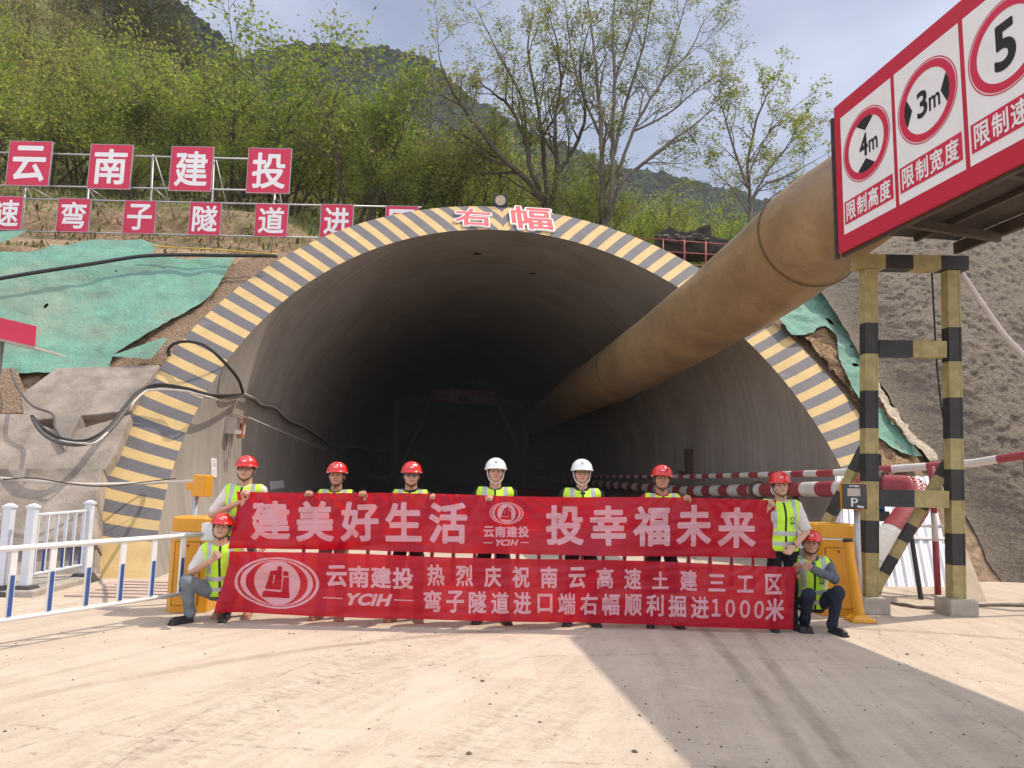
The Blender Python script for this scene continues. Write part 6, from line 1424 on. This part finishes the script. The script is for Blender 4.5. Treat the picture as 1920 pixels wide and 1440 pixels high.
def grip(px, py, x, y, sc=1.0, bn=None, dz=-.098, dy=.045):
    """wrist position (in the person's frame) whose fingers close over the banner edge at a photo pixel"""
    q = (bn or ub).at(px, py); return ((q.x - x) / sc, (q.y - y) / sc + dy, q.z / sc + dz)
def hid(s_, x=.22, z=1.12, y=-.13): return arm(s_ * x, y, z, s_ * .27, .0, 1.10, 'flat', (0, -.2, 1))
def gr(s_, px, py, pxm, Y=None, sc=1.0, ex=.27, ez=1.115, dr=(0, -.05, 1)):
    x = px_(pxm, Y or YB); w = grip(px, py, x, Y or YB, sc); return (s_ * ex if abs(w[0]) < ex else w[0] * .95, -.05, ez), w, 'grip', dr
def std(lx, rx, z=ZG, z2=None, yy=-.245):
    """both hands on the banner edge, lx / rx offsets of the two wrists"""
    z2 = z2 or z
    return {-1: arm(lx, yy, z, min(lx * .9, -.255), -.04, 1.115, 'grip', (0, -.05, 1)), 1: arm(rx, yy, z2, max(rx * .9, .255), -.04, 1.115, 'grip', (0, -.05, 1))}
px_ = lambda px, Y=YB: A(px, 905, Y).x
person(px_(460), YB, 'man in white t-shirt, red helmet and glasses holding the upper banner at its left end', sc=1.02, hv=1, glasses='clear', shirt=TEE_W, trousers=GRYT, shoes=SHT,
       arms={-1: gr(-1, 454, 920, 460, sc=1.02, ex=.33, ez=1.10, dr=(.3, -.1, 1)), 1: arm(.27, -.03, .86, .235, .03, 1.12, 'flat', (0, -.15, -1))}, legs=stand(.11), head=(R(-4), 0, R(6)))
person(px_(631), YB, 'man in red helmet with both hands wide apart on the banner, second from the left', sc=.992, hv=0, skin=SKIN2, shirt=TEE_B, trousers=KHAKI, shoes=SHT, arms={-1: gr(-1, 579, 922, 631, sc=.992), 1: gr(1, 678, 924, 631, sc=.992)}, legs=stand(.10), head=(R(-5), 0, R(4)))
person(px_(771), YB, 'man in sunglasses, red helmet and black hooded jacket behind the upper banner', sc=1.005, hv=1, glasses='sun', shirt=cloth('jacket_black', (0.018, 0.018, 0.02)), long=True, hood=True, trousers=BLKT, shoes=SHT, arms={-1: hid(-1), 1: gr(1, 808, 930, 771, sc=1.005)}, legs=stand(.12), head=(R(-2), 0, R(8)))
person(px_(929), YB, 'young man with black fringe under a white helmet, left of the two white helmets', sc=1.04, hv=0, helmet='white', fringe=True, shirt=TEE_B, trousers=BLKT, shoes=SHB, arms={-1: gr(-1, 916, 931, 929, sc=1.04), 1: hid(1)}, legs=stand(.12), head=(R(-6), 0, R(3)))
person(px_(1091), YB, 'man in dark glasses under a white helmet, right of the two white helmets', sc=1.045, hv=2, helmet='white', glasses='clear', shirt=TEE_B, collar=NAVY, trousers=BLKT, shoes=SHB, arms={-1: hid(-1), 1: hid(1)}, legs=stand(.11), head=(R(-5), 0, R(-3)))
person(px_(1241), YB, 'man in red helmet and red polo collar, right of the white helmeted men', sc=1.018, hv=0, skin=SKIN2, shirt=REDP, collar=REDP, trousers=BLKT, shoes=SHB, arms={-1: hid(-1), 1: gr(1, 1288, 933, 1241, sc=1.018)}, legs=stand(.11), head=(R(-6), R(2), R(-5)))
person(px_(1463, 8.22), 8.22, 'man in white t-shirt and red helmet holding the right end of the upper banner', sc=.993, hv=2, shirt=TEE_W, trousers=BLKT, shoes=SHB, watch=True, chest_emblem=True,
       arms={-1: gr(-1, 1441, 938, 1463, 8.22, .993, .31, 1.13, (.5, -.2, 1)), 1: arm(.055, -.20, .93, .26, -.06, 1.09, 'flat', (-.75, -.25, -.55), (-.6, -.6, 0))}, legs=stand(.10), head=(R(-1), R(-4), R(-10)))
# crouching men at the two ends of the lower banner
cy_ = 8.02
person(A(412, 1000, cy_).x, cy_, 'man crouching on one knee at left end of lower banner in white t-shirt', sc=1.0, hv=0, shirt=TEE_W, trousers=JEAN, shoes=SHB, pel=(.03, .10, .315), lean=(R(6), R(-3), R(12)), head=(R(-8), R(3), R(14)),
       arms={-1: arm(.045, -.225, .690, -.235, -.10, .52, 'grip', (.6, -.15, .5)), 1: arm(.25, .05, .40, .24, .16, .60, 'flat', (0.1, -.4, -.8))},
       legs={-1: ((-.235, -.22, .455), (-.225, -.10, .10), (-.55, -.85, 0)), 1: ((.20, -.05, .30), (.10, .10, .11), (.15, -1, 0))})
cy2 = 8.25
person(A(1519, 1000, cy2).x, cy2, 'man crouching at right end of lower banner in grey jacket', sc=.98, hv=1, skin=SKIN2, shirt=GREYJ, long=True, trousers=NAVY, shoes=SHB, collar=GREYJ, chest_emblem=True, pel=(.04, .10, .29), lean=(R(9), R(-2), R(-8)), head=(R(-4), R(5), R(-18)),
       arms={-1: arm(-.20, -.10, .66, -.26, .02, .58, 'grip', (-.1, -.2, .9)), 1: arm(-.105, -.25, .715, .175, -.20, .60, 'grip', (-.8, -.1, .35))},
       legs={-1: ((-.13, -.24, .43), (-.10, -.02, .10), (-.15, -1, 0)), 1: ((.185, -.27, .47), (.150, -.17, .10), (.25, -1, 0))})

# ================================================================== BANNERS
def banner_mat(name, dif, tra, gl, see=0.0):
    m = bpy.data.materials.new(name); m.use_nodes = True; n = m.node_tree.nodes; l = m.node_tree.links; out = n['Material Output']; n.remove(n['Principled BSDF'])
    d = node(m, 'ShaderNodeBsdfDiffuse'); t = node(m, 'ShaderNodeBsdfTranslucent'); x = node(m, 'ShaderNodeMixShader', Fac=0.5); g = node(m, 'ShaderNodeBsdfGlossy'); g.inputs['Roughness'].default_value = 0.32; y = node(m, 'ShaderNodeMixShader', Fac=gl)
    tc_ = node(m, 'ShaderNodeTexCoord'); nz_ = node(m, 'ShaderNodeTexNoise', Scale=1.6, Detail=5, Distortion=0.8); q = node(m, 'ShaderNodeMapping'); q.inputs['Scale'].default_value = (0.5, 1, 2.2); l.new(tc_.outputs['Object'], q.inputs['Vector']); l.new(q.outputs['Vector'], nz_.inputs['Vector'])
    b = node(m, 'ShaderNodeBump', Strength=0.3, Distance=0.03); l.new(nz_.outputs['Fac'], b.inputs['Height'])
    for s_ in (d, t, g): l.new(b.outputs['Normal'], s_.inputs['Normal'])
    d.inputs['Color'].default_value = (*dif, 1); t.inputs['Color'].default_value = (*tra, 1); g.inputs['Color'].default_value = (0.9, 0.75, 0.75, 1)
    l.new(d.outputs[0], x.inputs[1]); l.new(t.outputs[0], x.inputs[2]); l.new(x.outputs[0], y.inputs[1]); l.new(g.outputs[0], y.inputs[2]); l.new(y.outputs[0], out.inputs['Surface'])
    if see:
        tp = node(m, 'ShaderNodeBsdfTransparent'); tp.inputs['Color'].default_value = (1.0, 0.16, 0.10, 1); z_ = node(m, 'ShaderNodeMixShader', Fac=see); l.new(y.outputs[0], z_.inputs[1]); l.new(tp.outputs[0], z_.inputs[2]); l.new(z_.outputs[0], out.inputs['Surface'])
    return m
BCL = banner_mat('banner_cloth', (0.55, 0.007, 0.04), (0.68, 0.010, 0.014), 0.03, 0.10); BTX = banner_mat('banner_print', (0.88, 0.62, 0.68), (0.9, 0.6, 0.62), 0.03, 0.06)
uo = ub.build('banner', 'upper red cloth banner with one row of large pale characters and a small round logo')
mb = MB(); mr = MB()
big = [('建', 469, 542, 938, 1013), ('美', 554, 624, 939, 1016), ('好', 637, 708, 941, 1016), ('生', 721, 790, 943, 1016), ('活', 803, 875, 943, 1019), ('投', 1022, 1093, 946, 1022), ('幸', 1105, 1174, 948, 1023), ('福', 1186, 1256, 950, 1025), ('未', 1268, 1335, 948, 1026), ('来', 1348, 1419, 952, 1029)]
ub.text(mb, ''.join(b[0] for b in big), [b[1:] for b in big], .034, 64); ub.build
ub.text(mb, '云南建投', row('1234', 904.5, 991, 986, 1007, .93), .03, 40); ub.text(mb, 'YCIH', [(927, 939, 1011, 1023), (938, 951, 1011, 1023), (951.5, 955, 1011, 1023), (957, 969, 1011, 1023)], .05, 32, .35)
for x0, x1 in ((906, 922), (974, 990)): mb.add([ub.at(x0 + (x1 - x0) * i / 3, y, .004) for y in (1016, 1017.6) for i in range(4)], [(i, i + 1, 5 + i, 4 + i) for i in range(3)])
ub.logo(mb, mr, 917, 980, 941, 982, .01)
mb.build('banner_lettering', BTX, uo); mr.build('logo_mark', BCL, uo)
lo_ = lb.build('banner', 'lower red cloth banner with big oval logo and two rows of smaller pale characters')
mb = MB(); mr = MB()
lb.logo(mb, mr, 439, 595, 1045, 1142, .03)
lb.text(mb, '云南建投', [(609 + i * 41.3, 609 + i * 41.3 + 38.5, 1061 + i * .9, 1101 + i * .9) for i in range(4)], .03, 50)
lb.text(mb, 'YCIH', [(645, 670, 1112, 1134), (669, 694, 1112.5, 1134.5), (695, 702, 1113, 1135), (705, 729, 1113, 1135.5)], .05, 40, .35)
for x0, x1, y in ((603.5, 640, 1119.5), (735, 771, 1122.5)): mb.add([lb.at(x0 + (x1 - x0) * i / 4, y + k + i * .4, .004) for k in (0, 1.8) for i in range(5)], [(i, i + 1, 6 + i, 5 + i) for i in range(4)])
lb.text(mb, '热烈庆祝南云高速土建三工区', [(797 + i * 52.85, 829 + i * 52.85, 1057 + i * 1.42, 1098 + i * 1.25) if c_ not in '三工土' else (797 + i * 52.85, 828 + i * 52.85, 1062 + i * 1.42, 1096 + i * 1.25) for i, c_ in enumerate('热烈庆祝南云高速土建三工区')], .028, 50)
lb.text(mb, '弯子隧道进口端右幅顺利掘进', [(790 + i * 41.9, 823 + i * 41.9, 1106 + i * 1.05, 1147 + i * 1.05) if c_ != '口' else (793 + i * 41.9, 821 + i * 41.9, 1108 + i * 1.05, 1144 + i * 1.05) for i, c_ in enumerate('弯子隧道进口端右幅顺利掘进')], .026, 50)
lb.text(mb, '１０００米', [(1331, 1348, 1122, 1156), (1357, 1375, 1123, 1157), (1384, 1403, 1124, 1158), (1411, 1430, 1125, 1159), (1433, 1469, 1121, 1164)], .03, 46)
mb.build('banner_lettering', BTX, lo_); mr.build('logo_mark', BCL, lo_)
# ================================================================== TREES
def leaf_mat(name, a, b, tr):
    m = bpy.data.materials.new(name); m.use_nodes = True; n = m.node_tree.nodes; l = m.node_tree.links; out = n['Material Output']; p = n['Principled BSDF']
    p.inputs['Roughness'].default_value = 0.6; p.inputs['Specular IOR Level'].default_value = 0.25
    g = node(m, 'ShaderNodeNewGeometry'); oi = node(m, 'ShaderNodeObjectInfo')
    q = node(m, 'ShaderNodeTexNoise', Scale=0.9, Detail=4); l.new(g.outputs['Position'], q.inputs['Vector'])
    f = math_node(m, 'ADD', math_node(m, 'MULTIPLY_ADD', q.outputs['Fac'], 1.8, -0.6), math_node(m, 'MULTIPLY_ADD', oi.outputs['Random'], 0.6, -0.3), clamp=True)
    x = node(m, 'ShaderNodeMixRGB'); l.new(f, x.inputs['Fac']); x.inputs['Color1'].default_value = (*a, 1); x.inputs['Color2'].default_value = (*b, 1); l.new(x.outputs['Color'], p.inputs['Base Color'])
    t = node(m, 'ShaderNodeBsdfTranslucent'); y = node(m, 'ShaderNodeMixShader', Fac=tr); bt = node(m, 'ShaderNodeMixRGB', blend_type='MULTIPLY', Fac=1.0); l.new(x.outputs['Color'], bt.inputs['Color1']); bt.inputs['Color2'].default_value = (1.6, 1.55, 1.2, 1); l.new(bt.outputs['Color'], t.inputs['Color']); l.new(p.outputs[0], y.inputs[1]); l.new(t.outputs[0], y.inputs[2]); l.new(y.outputs[0], out.inputs['Surface'])
    MATS[name] = m; return m
LEAFS = [leaf_mat('leaf_spring', (0.165, 0.215, 0.038), (0.285, 0.295, 0.07), 0.55), leaf_mat('leaf_olive', (0.17, 0.175, 0.055), (0.24, 0.215, 0.085), 0.5), leaf_mat('leaf_green', (0.115, 0.19, 0.03), (0.175, 0.245, 0.04), 0.55)]
DLEAF = [leaf_mat('leaf_dark', (0.055, 0.065, 0.022), (0.085, 0.09, 0.035), 0.3), leaf_mat('leaf_brown', (0.11, 0.10, 0.045), (0.15, 0.125, 0.06), 0.3), leaf_mat('leaf_dim', (0.07, 0.085, 0.03), (0.10, 0.11, 0.04), 0.3)]
BARK = mat('bark', (0.095, 0.075, 0.058), 0.95, var=0.4, vs=9, bump=0.9, bs=22, spec=0.1); BARKL = mat('bark_pale', (0.17, 0.145, 0.12), 0.95, var=0.35, vs=9, bump=0.8, bs=22, spec=0.1)
class Tree:
    def __init__(s, seed, maxl, spread=0.75, up=0.10, rmin=0.006): s.rg = np.random.RandomState(seed); s.mb = MB(); s.tips = []; s.maxl = maxl; s.spread = spread; s.up = up; s.rmin = rmin; s.t0 = 0.22
    def rv(s): v = Vector(s.rg.randn(3)); return v.normalized()
    def side(s, r): return 8 if r > .10 else (6 if r > .04 else (4 if r > .014 else 3))
    def limb(s, pts, r0, r1, lvl, kids, klen):
        """a given limb (polyline); side branches spread from its upper part"""
        P = smooth_path(pts, 5); P = [p + s.rv() * r0 * 0.25 for p in P]; n = len(P); s.mb.tube(P, [r0 + (r1 - r0) * (i / (n - 1)) for i in range(n)], s.side(r0), caps=False)
        for k in range(kids):
            t = s.t0 + (1 - s.t0) * (k + s.rg.rand()) / kids; i = min(n - 2, int(t * (n - 1))); d = (P[i + 1] - P[i]).normalized(); r = (r0 + (r1 - r0) * t) * 0.62
            s.branch(P[i], s.turn(d), klen * (0.6 + 0.6 * s.rg.rand()) * (1.15 - 0.45 * t), max(r, .012), lvl)
        s.branch(P[-1], (P[-1] - P[-2]).normalized(), klen * 0.8, r1, lvl)
    def turn(s, d):
        x = d.cross(s.rv()).normalized(); a = s.spread * (0.55 + 0.7 * s.rg.rand()); return (d * math.cos(a) + x * math.sin(a)).normalized()
    def branch(s, p, d, L, r, lvl):
        n = 4 if lvl < s.maxl else 3; P = [Vector(p)]; d = Vector(d)
        for i in range(n):
            d = (d + s.rv() * 0.24 + Vector((0, 0, s.up))).normalized(); P.append(P[-1] + d * L / n)
        r1 = max(r * 0.45, s.rmin * 0.6); s.mb.tube(P, [r + (r1 - r) * i / n for i in range(n + 1)], s.side(r), caps=False)
        if lvl >= s.maxl:
            s.tips += [P[-1], P[-2], P[-1].lerp(P[-2], .5)]; return
        for k in range(3 if lvl < s.maxl - 1 else 4):
            t = 0.3 + 0.7 * (k + s.rg.rand() * .8) / 3.6; i = min(n - 1, int(t * n)); q = P[i].lerp(P[i + 1], t * n - i if t < 1 else 1)
            s.branch(q, s.turn(d), L * (0.52 + 0.22 * s.rg.rand()), max(r * (1 - .5 * t) * 0.6, s.rmin), lvl + 1)
        s.branch(P[-1], d, L * 0.6, max(r1, s.rmin), lvl + 1)
    def leaves(s, per, size, jit, mats3=(.5, .3, .2)):
        T = np.array([tuple(p) for p in s.tips]); rg = s.rg; n = len(T) * per; C = np.repeat(T, per, 0) + rg.randn(n, 3) * jit
        a = rg.randn(n, 3); a[:, 2] = a[:, 2] * .6 - .25; a /= np.linalg.norm(a, axis=1)[:, None]; b = np.cross(a, rg.randn(n, 3)); b /= np.linalg.norm(b, axis=1)[:, None]
        L = size * (0.6 + 0.8 * rg.rand(n, 1)); W = L * 0.48
        V = np.stack([C - a * L * .5, C + b * W * .5 - a * L * .05, C + a * L * .5, C - b * W * .5 - a * L * .05], 1).reshape(-1, 3)
        F = np.arange(n * 4).reshape(-1, 4); mi = np.repeat(rg.choice(3, len(T), p=mats3), per); return V, F, mi
    def finish(s, name, label, cat, base, bark, leafmats, per, size, jit, group=None, w3=(.5, .3, .2)):
        t = thing(name, label, cat, base, 0, group); s.mb.build('trunk', bark, t, smooth=True)
        V, F, mi = s.leaves(per, size, jit, w3); o = arr_obj('crown', V - np.array(tuple(base)), F, leafmats, t, smooth=False, mi=mi); return t
def px3(pts, Y, rg, dy=0.8): 
    y = Y; out = []
    for q in pts: out.append(A(q[0], q[1], y)); y += rg.uniform(-dy, dy)
    return out
# --- the two big bare trees over the arch and the one at the right
def big_tree(seed, Y, base, limbs, label, r0, kids, klen, maxl, per, size, bark, w3=(.5, .3, .2)):
    T = Tree(seed, maxl, 0.80, 0.03, 0.007); b = A(*base, Y); zb = min(b.z - .6, hill_z(b.x, b.y)) ; root = Vector((b.x, b.y, zb - .3))
    T.mb.tube([root, b], [r0 * 1.45, r0 * 1.1], 10, caps=False)
    for pts, r, r1, k in limbs:
        P = px3(pts, Y, T.rg); P[0] = A(*pts[0], Y); T.limb(P, r * .82, r1 * .8, 2, k, klen)
    return T.finish('walnut_tree', label, 'tree', root, bark, LEAFS, per, size, 0.10, None, w3)
big_tree(21, 27.0, (1030, 392), [
    ([(1028, 395), (985, 335), (935, 290), (885, 225), (850, 175), (825, 120)], .15, .030, 9), ([(1030, 392), (1000, 330), (985, 265), (955, 200), (925, 175), (895, 150)], .14, .030, 8), ([(985, 265), (980, 190), (940, 110), (905, 40)], .09, .025, 8),
    ([(1030, 392), (1022, 320), (1015, 250), (1005, 180), (990, 90), (1000, 20)], .15, .028, 9), ([(1034, 392), (1045, 310), (1040, 230), (1052, 150), (1040, 60)], .15, .028, 9), ([(1040, 330), (1070, 290), (1098, 215), (1088, 130), (1105, 50)], .13, .028, 9),
    ([(930, 295), (880, 262), (825, 225)], .06, .02, 6), ([(1035, 395), (985, 355), (930, 325), (890, 330)], .07, .018, 6)],
    'left of the two big half bare trees behind the arch, low forking and spreading left', .26, 11, 1.45, 4, 3, .115, BARK, (.35, .5, .15))
big_tree(33, 26.5, (1132, 425), [
    ([(1130, 425), (1130, 350), (1128, 260), (1122, 170), (1112, 80), (1100, -30)], .16, .03, 10), ([(1138, 425), (1150, 340), (1148, 250), (1152, 150), (1148, 60), (1160, -60)], .15, .03, 11), ([(1148, 300), (1175, 190), (1205, 90), (1225, -20)], .10, .025, 10),
    ([(1138, 420), (1165, 345), (1215, 300), (1262, 262), (1300, 235), (1335, 205)], .11, .025, 10), ([(1150, 350), (1190, 240), (1240, 155), (1290, 100), (1320, 40)], .10, .022, 11), ([(1128, 260), (1090, 170), (1070, 90), (1060, 10)], .08, .02, 9), ([(1190, 245), (1250, 215), (1310, 165), (1345, 140)], .06, .018, 8), ([(1152, 150), (1185, 60), (1200, -20)], .06, .02, 8), ([(1240, 155), (1270, 60), (1290, -10)], .05, .018, 8)],
    'tallest half bare tree behind the arch with two upright stems and branches reaching right', .25, 12, 1.45, 4, 2, .105, BARKL, (.35, .5, .15))
big_tree(45, 27.0, (1408, 440), [
    ([(1405, 440), (1408, 380), (1402, 320), (1412, 250), (1432, 190), (1450, 165)], .11, .022, 10), ([(1402, 350), (1380, 290), (1362, 230), (1350, 190)], .07, .02, 8), ([(1406, 380), (1440, 320), (1480, 270), (1515, 235)], .07, .018, 10), ([(1404, 390), (1430, 350), (1485, 325), (1530, 300)], .06, .016, 9), ([(1402, 330), (1440, 250), (1490, 200)], .05, .016, 8), ([(1404, 400), (1370, 350), (1335, 320)], .05, .016, 7)],
    'airy yellow green tree right of the big trees, in front of the duct', .17, 9, 1.15, 3, 7, .115, BARKL, (.5, .4, .1))
# --- bushy trees of the slope: a few kinds, copied with their parts
def bush(seed, h, stems, per, size, mats_, w3, spread=0.8):
    T = Tree(seed, 3, spread, 0.05, 0.007); T.t0 = 0.38
    for k in range(stems):
        a = k * 6.283 / stems + T.rg.rand(); lean = 0.22 + 0.30 * T.rg.rand(); d = Vector((math.cos(a) * lean, math.sin(a) * lean, 1)); P = [Vector((math.cos(a) * .06, math.sin(a) * .06, -.3))]
        q = d.normalized()
        for i in range(5): q = (q + T.rv() * .16 + Vector((math.cos(a) * .05, math.sin(a) * .05, .02))).normalized(); P.append(P[-1] + q * h * .13)
        T.limb(P, .055 * h / 5, .016, 1, 6, h * .26)
    return T.finish('hillside_tree', 'tree', 'tree', (0, 0, 0), BARK, mats_, per, size, .21, 'leafy trees on the slope', w3)
protos = [bush(1, 5.2, 4, 4, .115, LEAFS, (.6, .2, .2)), bush(2, 5.6, 3, 4, .12, LEAFS, (.4, .2, .4)), bush(3, 4.8, 5, 3, .115, LEAFS, (.3, .6, .1)), bush(4, 5.0, 3, 4, .115, LEAFS, (.7, .1, .2), .6)]
dark = bush(9, 6.0, 3, 3, .20, DLEAF, (.5, .3, .2)); sparse = bush(6, 5.0, 4, 1, .15, [LEAFS[1], DLEAF[1], LEAFS[0]], (.4, .4, .2))
used = set()
def plant(proto, x, y, h, label, rz, base_h=5.2):
    t = proto if proto not in used else copy_tree(proto); used.add(proto); k = h / base_h
    t.location = (x, y, hill_z(x, y) - .05); t.scale = (k, k, k); t.rotation_euler = (0, 0, rz); t['label'] = label; return t
rgt = np.random.RandomState(12)
front = [(438, 330, 23.5, 7.6, 0, 'broad yellow green tree behind the panel reading 投, fanning out from several stems'), (250, 300, 24, 5.2, 1, 'green tree just behind the panel reading 南'), (95, 300, 24, 5.0, 0, 'green tree just behind the panel reading 云'), (352, 300, 27, 5.6, 3, 'slender green tree rising between the panels 建 and 南'),
         (545, 350, 24, 5.0, 2, 'olive tree right of the panel reading 投'), (672, 395, 22.5, 6.8, 1, 'dark stemmed bright green tree above the panel reading 进'), (755, 395, 25, 5.6, 3, 'bright green tree behind the panel reading 口'), (620, 380, 27, 5.5, 1, 'green tree between the panels 道 and 进, set back'),
         (850, 400, 26, 5.0, 2, 'thin olive tree left of the flood lamp'), (905, 400, 31, 5.4, 3, 'green tree behind the flood lamp'), (812, 400, 30, 5.8, 1, 'tall green tree left of the big bare trees, set back'), (1215, 430, 27, 4.4, 3, 'bright green tree right of the tallest tree stems'), (1275, 430, 29, 4.4, 0, 'yellow green tree behind the charred stump'), (1335, 430, 30, 4.2, 1, 'small green tree between stump and duct'), (1075, 400, 33, 5.0, 1, 'green tree seen between the two big bare trees'), (1180, 420, 38, 5.6, 3, 'pale green tree far behind the tallest tree'), (1110, 410, 29, 4.6, 0, 'low bright green tree right at the foot of the tallest tree'), (1385, 430, 33, 5.4, 1, 'fresh green tree behind the airy tree above the duct'), (1455, 420, 36, 5.2, 3, 'fresh green tree at the far right, just above the duct'), (1240, 430, 36, 5.4, 1, 'green tree far behind the charred stump'), (1310, 430, 40, 6.0, 0, 'taller yellow green tree far behind stump and red fence')]
for px, py, Y, h, k, lab in front:
    q = A(px, py, Y * 1.14); plant(protos[k], q.x, q.y, h * 1.12, lab, rgt.rand() * 6.28)
q = A(232, 110, 55); plant(dark, q.x, q.y, 9.5, 'tall dark tree with bare lower stems high on the left ridge', 0.4, 6.0)
for px, Y, h in ((290, 60, 6.0), (185, 62, 6.5), (330, 64, 5.0), (262, 66, 7.0)):
    q = A(px, 110, Y); plant(dark, q.x, q.y, h, 'dark tree on the left ridge beside the tallest dark tree', rgt.rand() * 6.28, 6.0)
cnt = 0; rows = [(5.0, 3.3, 3.8), (8.5, 3.3, 4.4), (12.5, 3.5, 4.8), (17, 3.7, 5.0), (21.5, 3.8, 5.2), (25, 3.6, 5.2), (31, 4.0, 5.0), (38, 4.4, 5.0), (46, 4.8, 5.2), (55, 5.4, 5.0), (65, 6.0, 4.5)]
for ri, (d, sp, h) in enumerate(rows):
    x = -0.80 * (d + 17) - 4
    while x < min(9, 3 + d * .25):
        lx = x + rgt.uniform(-.8, .8); dd = d + rgt.uniform(-1.3, 1.3); q = PL(lx, CT * float(crest(np.array(lx))) + dd, 0); x += sp * rgt.uniform(.9, 1.55)
        if ri == 0 and lx > -14: continue
        up = float(hill(np.array(lx), np.array(dd))); high = up > 17 + 0.1 * dd
        pr = sparse if (high and rgt.rand() < .55) or rgt.rand() < .12 else protos[rgt.randint(4)]
        if high and rgt.rand() < .30: continue
        if lx > -22 and d > 42: continue
        zone = 'left' if lx < -18 else ('middle' if lx < -6 else 'right'); lab = ('brownish thin shrub tree high on the %s of the slope' if pr is sparse else ('green tree high up on the %s of the slope' if high else 'leafy green tree among others on the %s of the slope')) % zone
        plant(pr, q.x, q.y, h * rgt.uniform(.55, 1.45) * (0.8 if high else 1), lab, rgt.rand() * 6.28); cnt += 1
# --- undergrowth: grass and low leaves nobody could count
n = 60000; lx = rgt.uniform(-62, 14, n); dd = rgt.rand(n) ** 2.1 * 62 + 0.15; zz = hill(lx, dd); ly = CT * crest(lx) + dd + .12
keep = (lx > -0.8 * (dd + 20) - 4) & ~((dd < 2.4) & (fbm(lx * .6, dd * .9, 3) < .12)); lx, dd, zz, ly = lx[keep], dd[keep], zz[keep], ly[keep]; n = len(lx)
C = np.stack([TX + lx * c - ly * s, TY + lx * s + ly * c, zz], -1); hgt = (0.05 + 0.12 * rgt.rand(n) ** 2) * (1 + dd / 9); ang = rgt.rand(n) * 6.28; wd = hgt * rgt.uniform(.10, .35, n)
dx = np.stack([np.cos(ang), np.sin(ang), 0 * ang], -1); tip = np.stack([rgt.randn(n) * .25, rgt.randn(n) * .25, np.ones(n)], -1) * hgt[:, None]
V = np.stack([C - dx * wd[:, None] * .4, C + dx * wd[:, None] * .4, C + tip * .6 + dx * wd[:, None] * .6, C + tip, C + tip * .6 - dx * wd[:, None] * .6], 1).reshape(-1, 3)
tag(arr_obj('undergrowth', V, np.arange(n * 5).reshape(-1, 5), [mat('grass_dry', (0.20, 0.165, 0.075), 0.9, var=0.3, spec=.1), mat('grass_green', (0.12, 0.165, 0.04), 0.9, var=0.3, spec=.1), mat('grass_brown', (0.12, 0.09, 0.045), 0.9, var=0.3, spec=.1)], None, False, rgt.choice(3, n, p=(.4, .35, .25))), kind='stuff')
# ================================================================== AIR
if 1:
    m = bpy.data.materials.new('haze_air'); m.use_nodes = True; n = m.node_tree.nodes; l = m.node_tree.links; n.remove(n['Principled BSDF'])
    v = node(m, 'ShaderNodeVolumePrincipled'); v.inputs['Color'].default_value = (0.86, 0.90, 0.97, 1); v.inputs['Density'].default_value = 0.00034; v.inputs['Anisotropy'].default_value = 0.2
    l.new(v.outputs[0], n['Material Output'].inputs['Volume'])
    mb = MB(); mb.box((0, 180, 80), (900, 440, 162)); tag(mb.build('haze', m), kind='stuff')
    d = bpy.data.materials.new('tunnel_dust'); d.use_nodes = True; d.node_tree.nodes.remove(d.node_tree.nodes['Principled BSDF'])
    v = node(d, 'ShaderNodeVolumePrincipled'); v.inputs['Color'].default_value = (0.90, 0.86, 0.82, 1); v.inputs['Density'].default_value = 0.021
    d.node_tree.links.new(v.outputs[0], d.node_tree.nodes['Material Output'].inputs['Volume'])
    mb = MB(); a_ = np.radians(np.linspace(-108, 108, 37)); V0 = [PL((RIN - .12) * math.sin(a), y, max(0.02, TZC + (RIN - .12) * math.cos(a))) for y in (14.0, 69.0) for a in a_]
    mb.add(V0, [(i, i + 1, 38 + i, 37 + i) for i in range(36)] + [(36, 0, 37, 73), tuple(range(37)), tuple(range(73, 36, -1))]); tag(mb.build('dust_haze', d), kind='stuff')
    SC.cycles.volume_bounces = 0
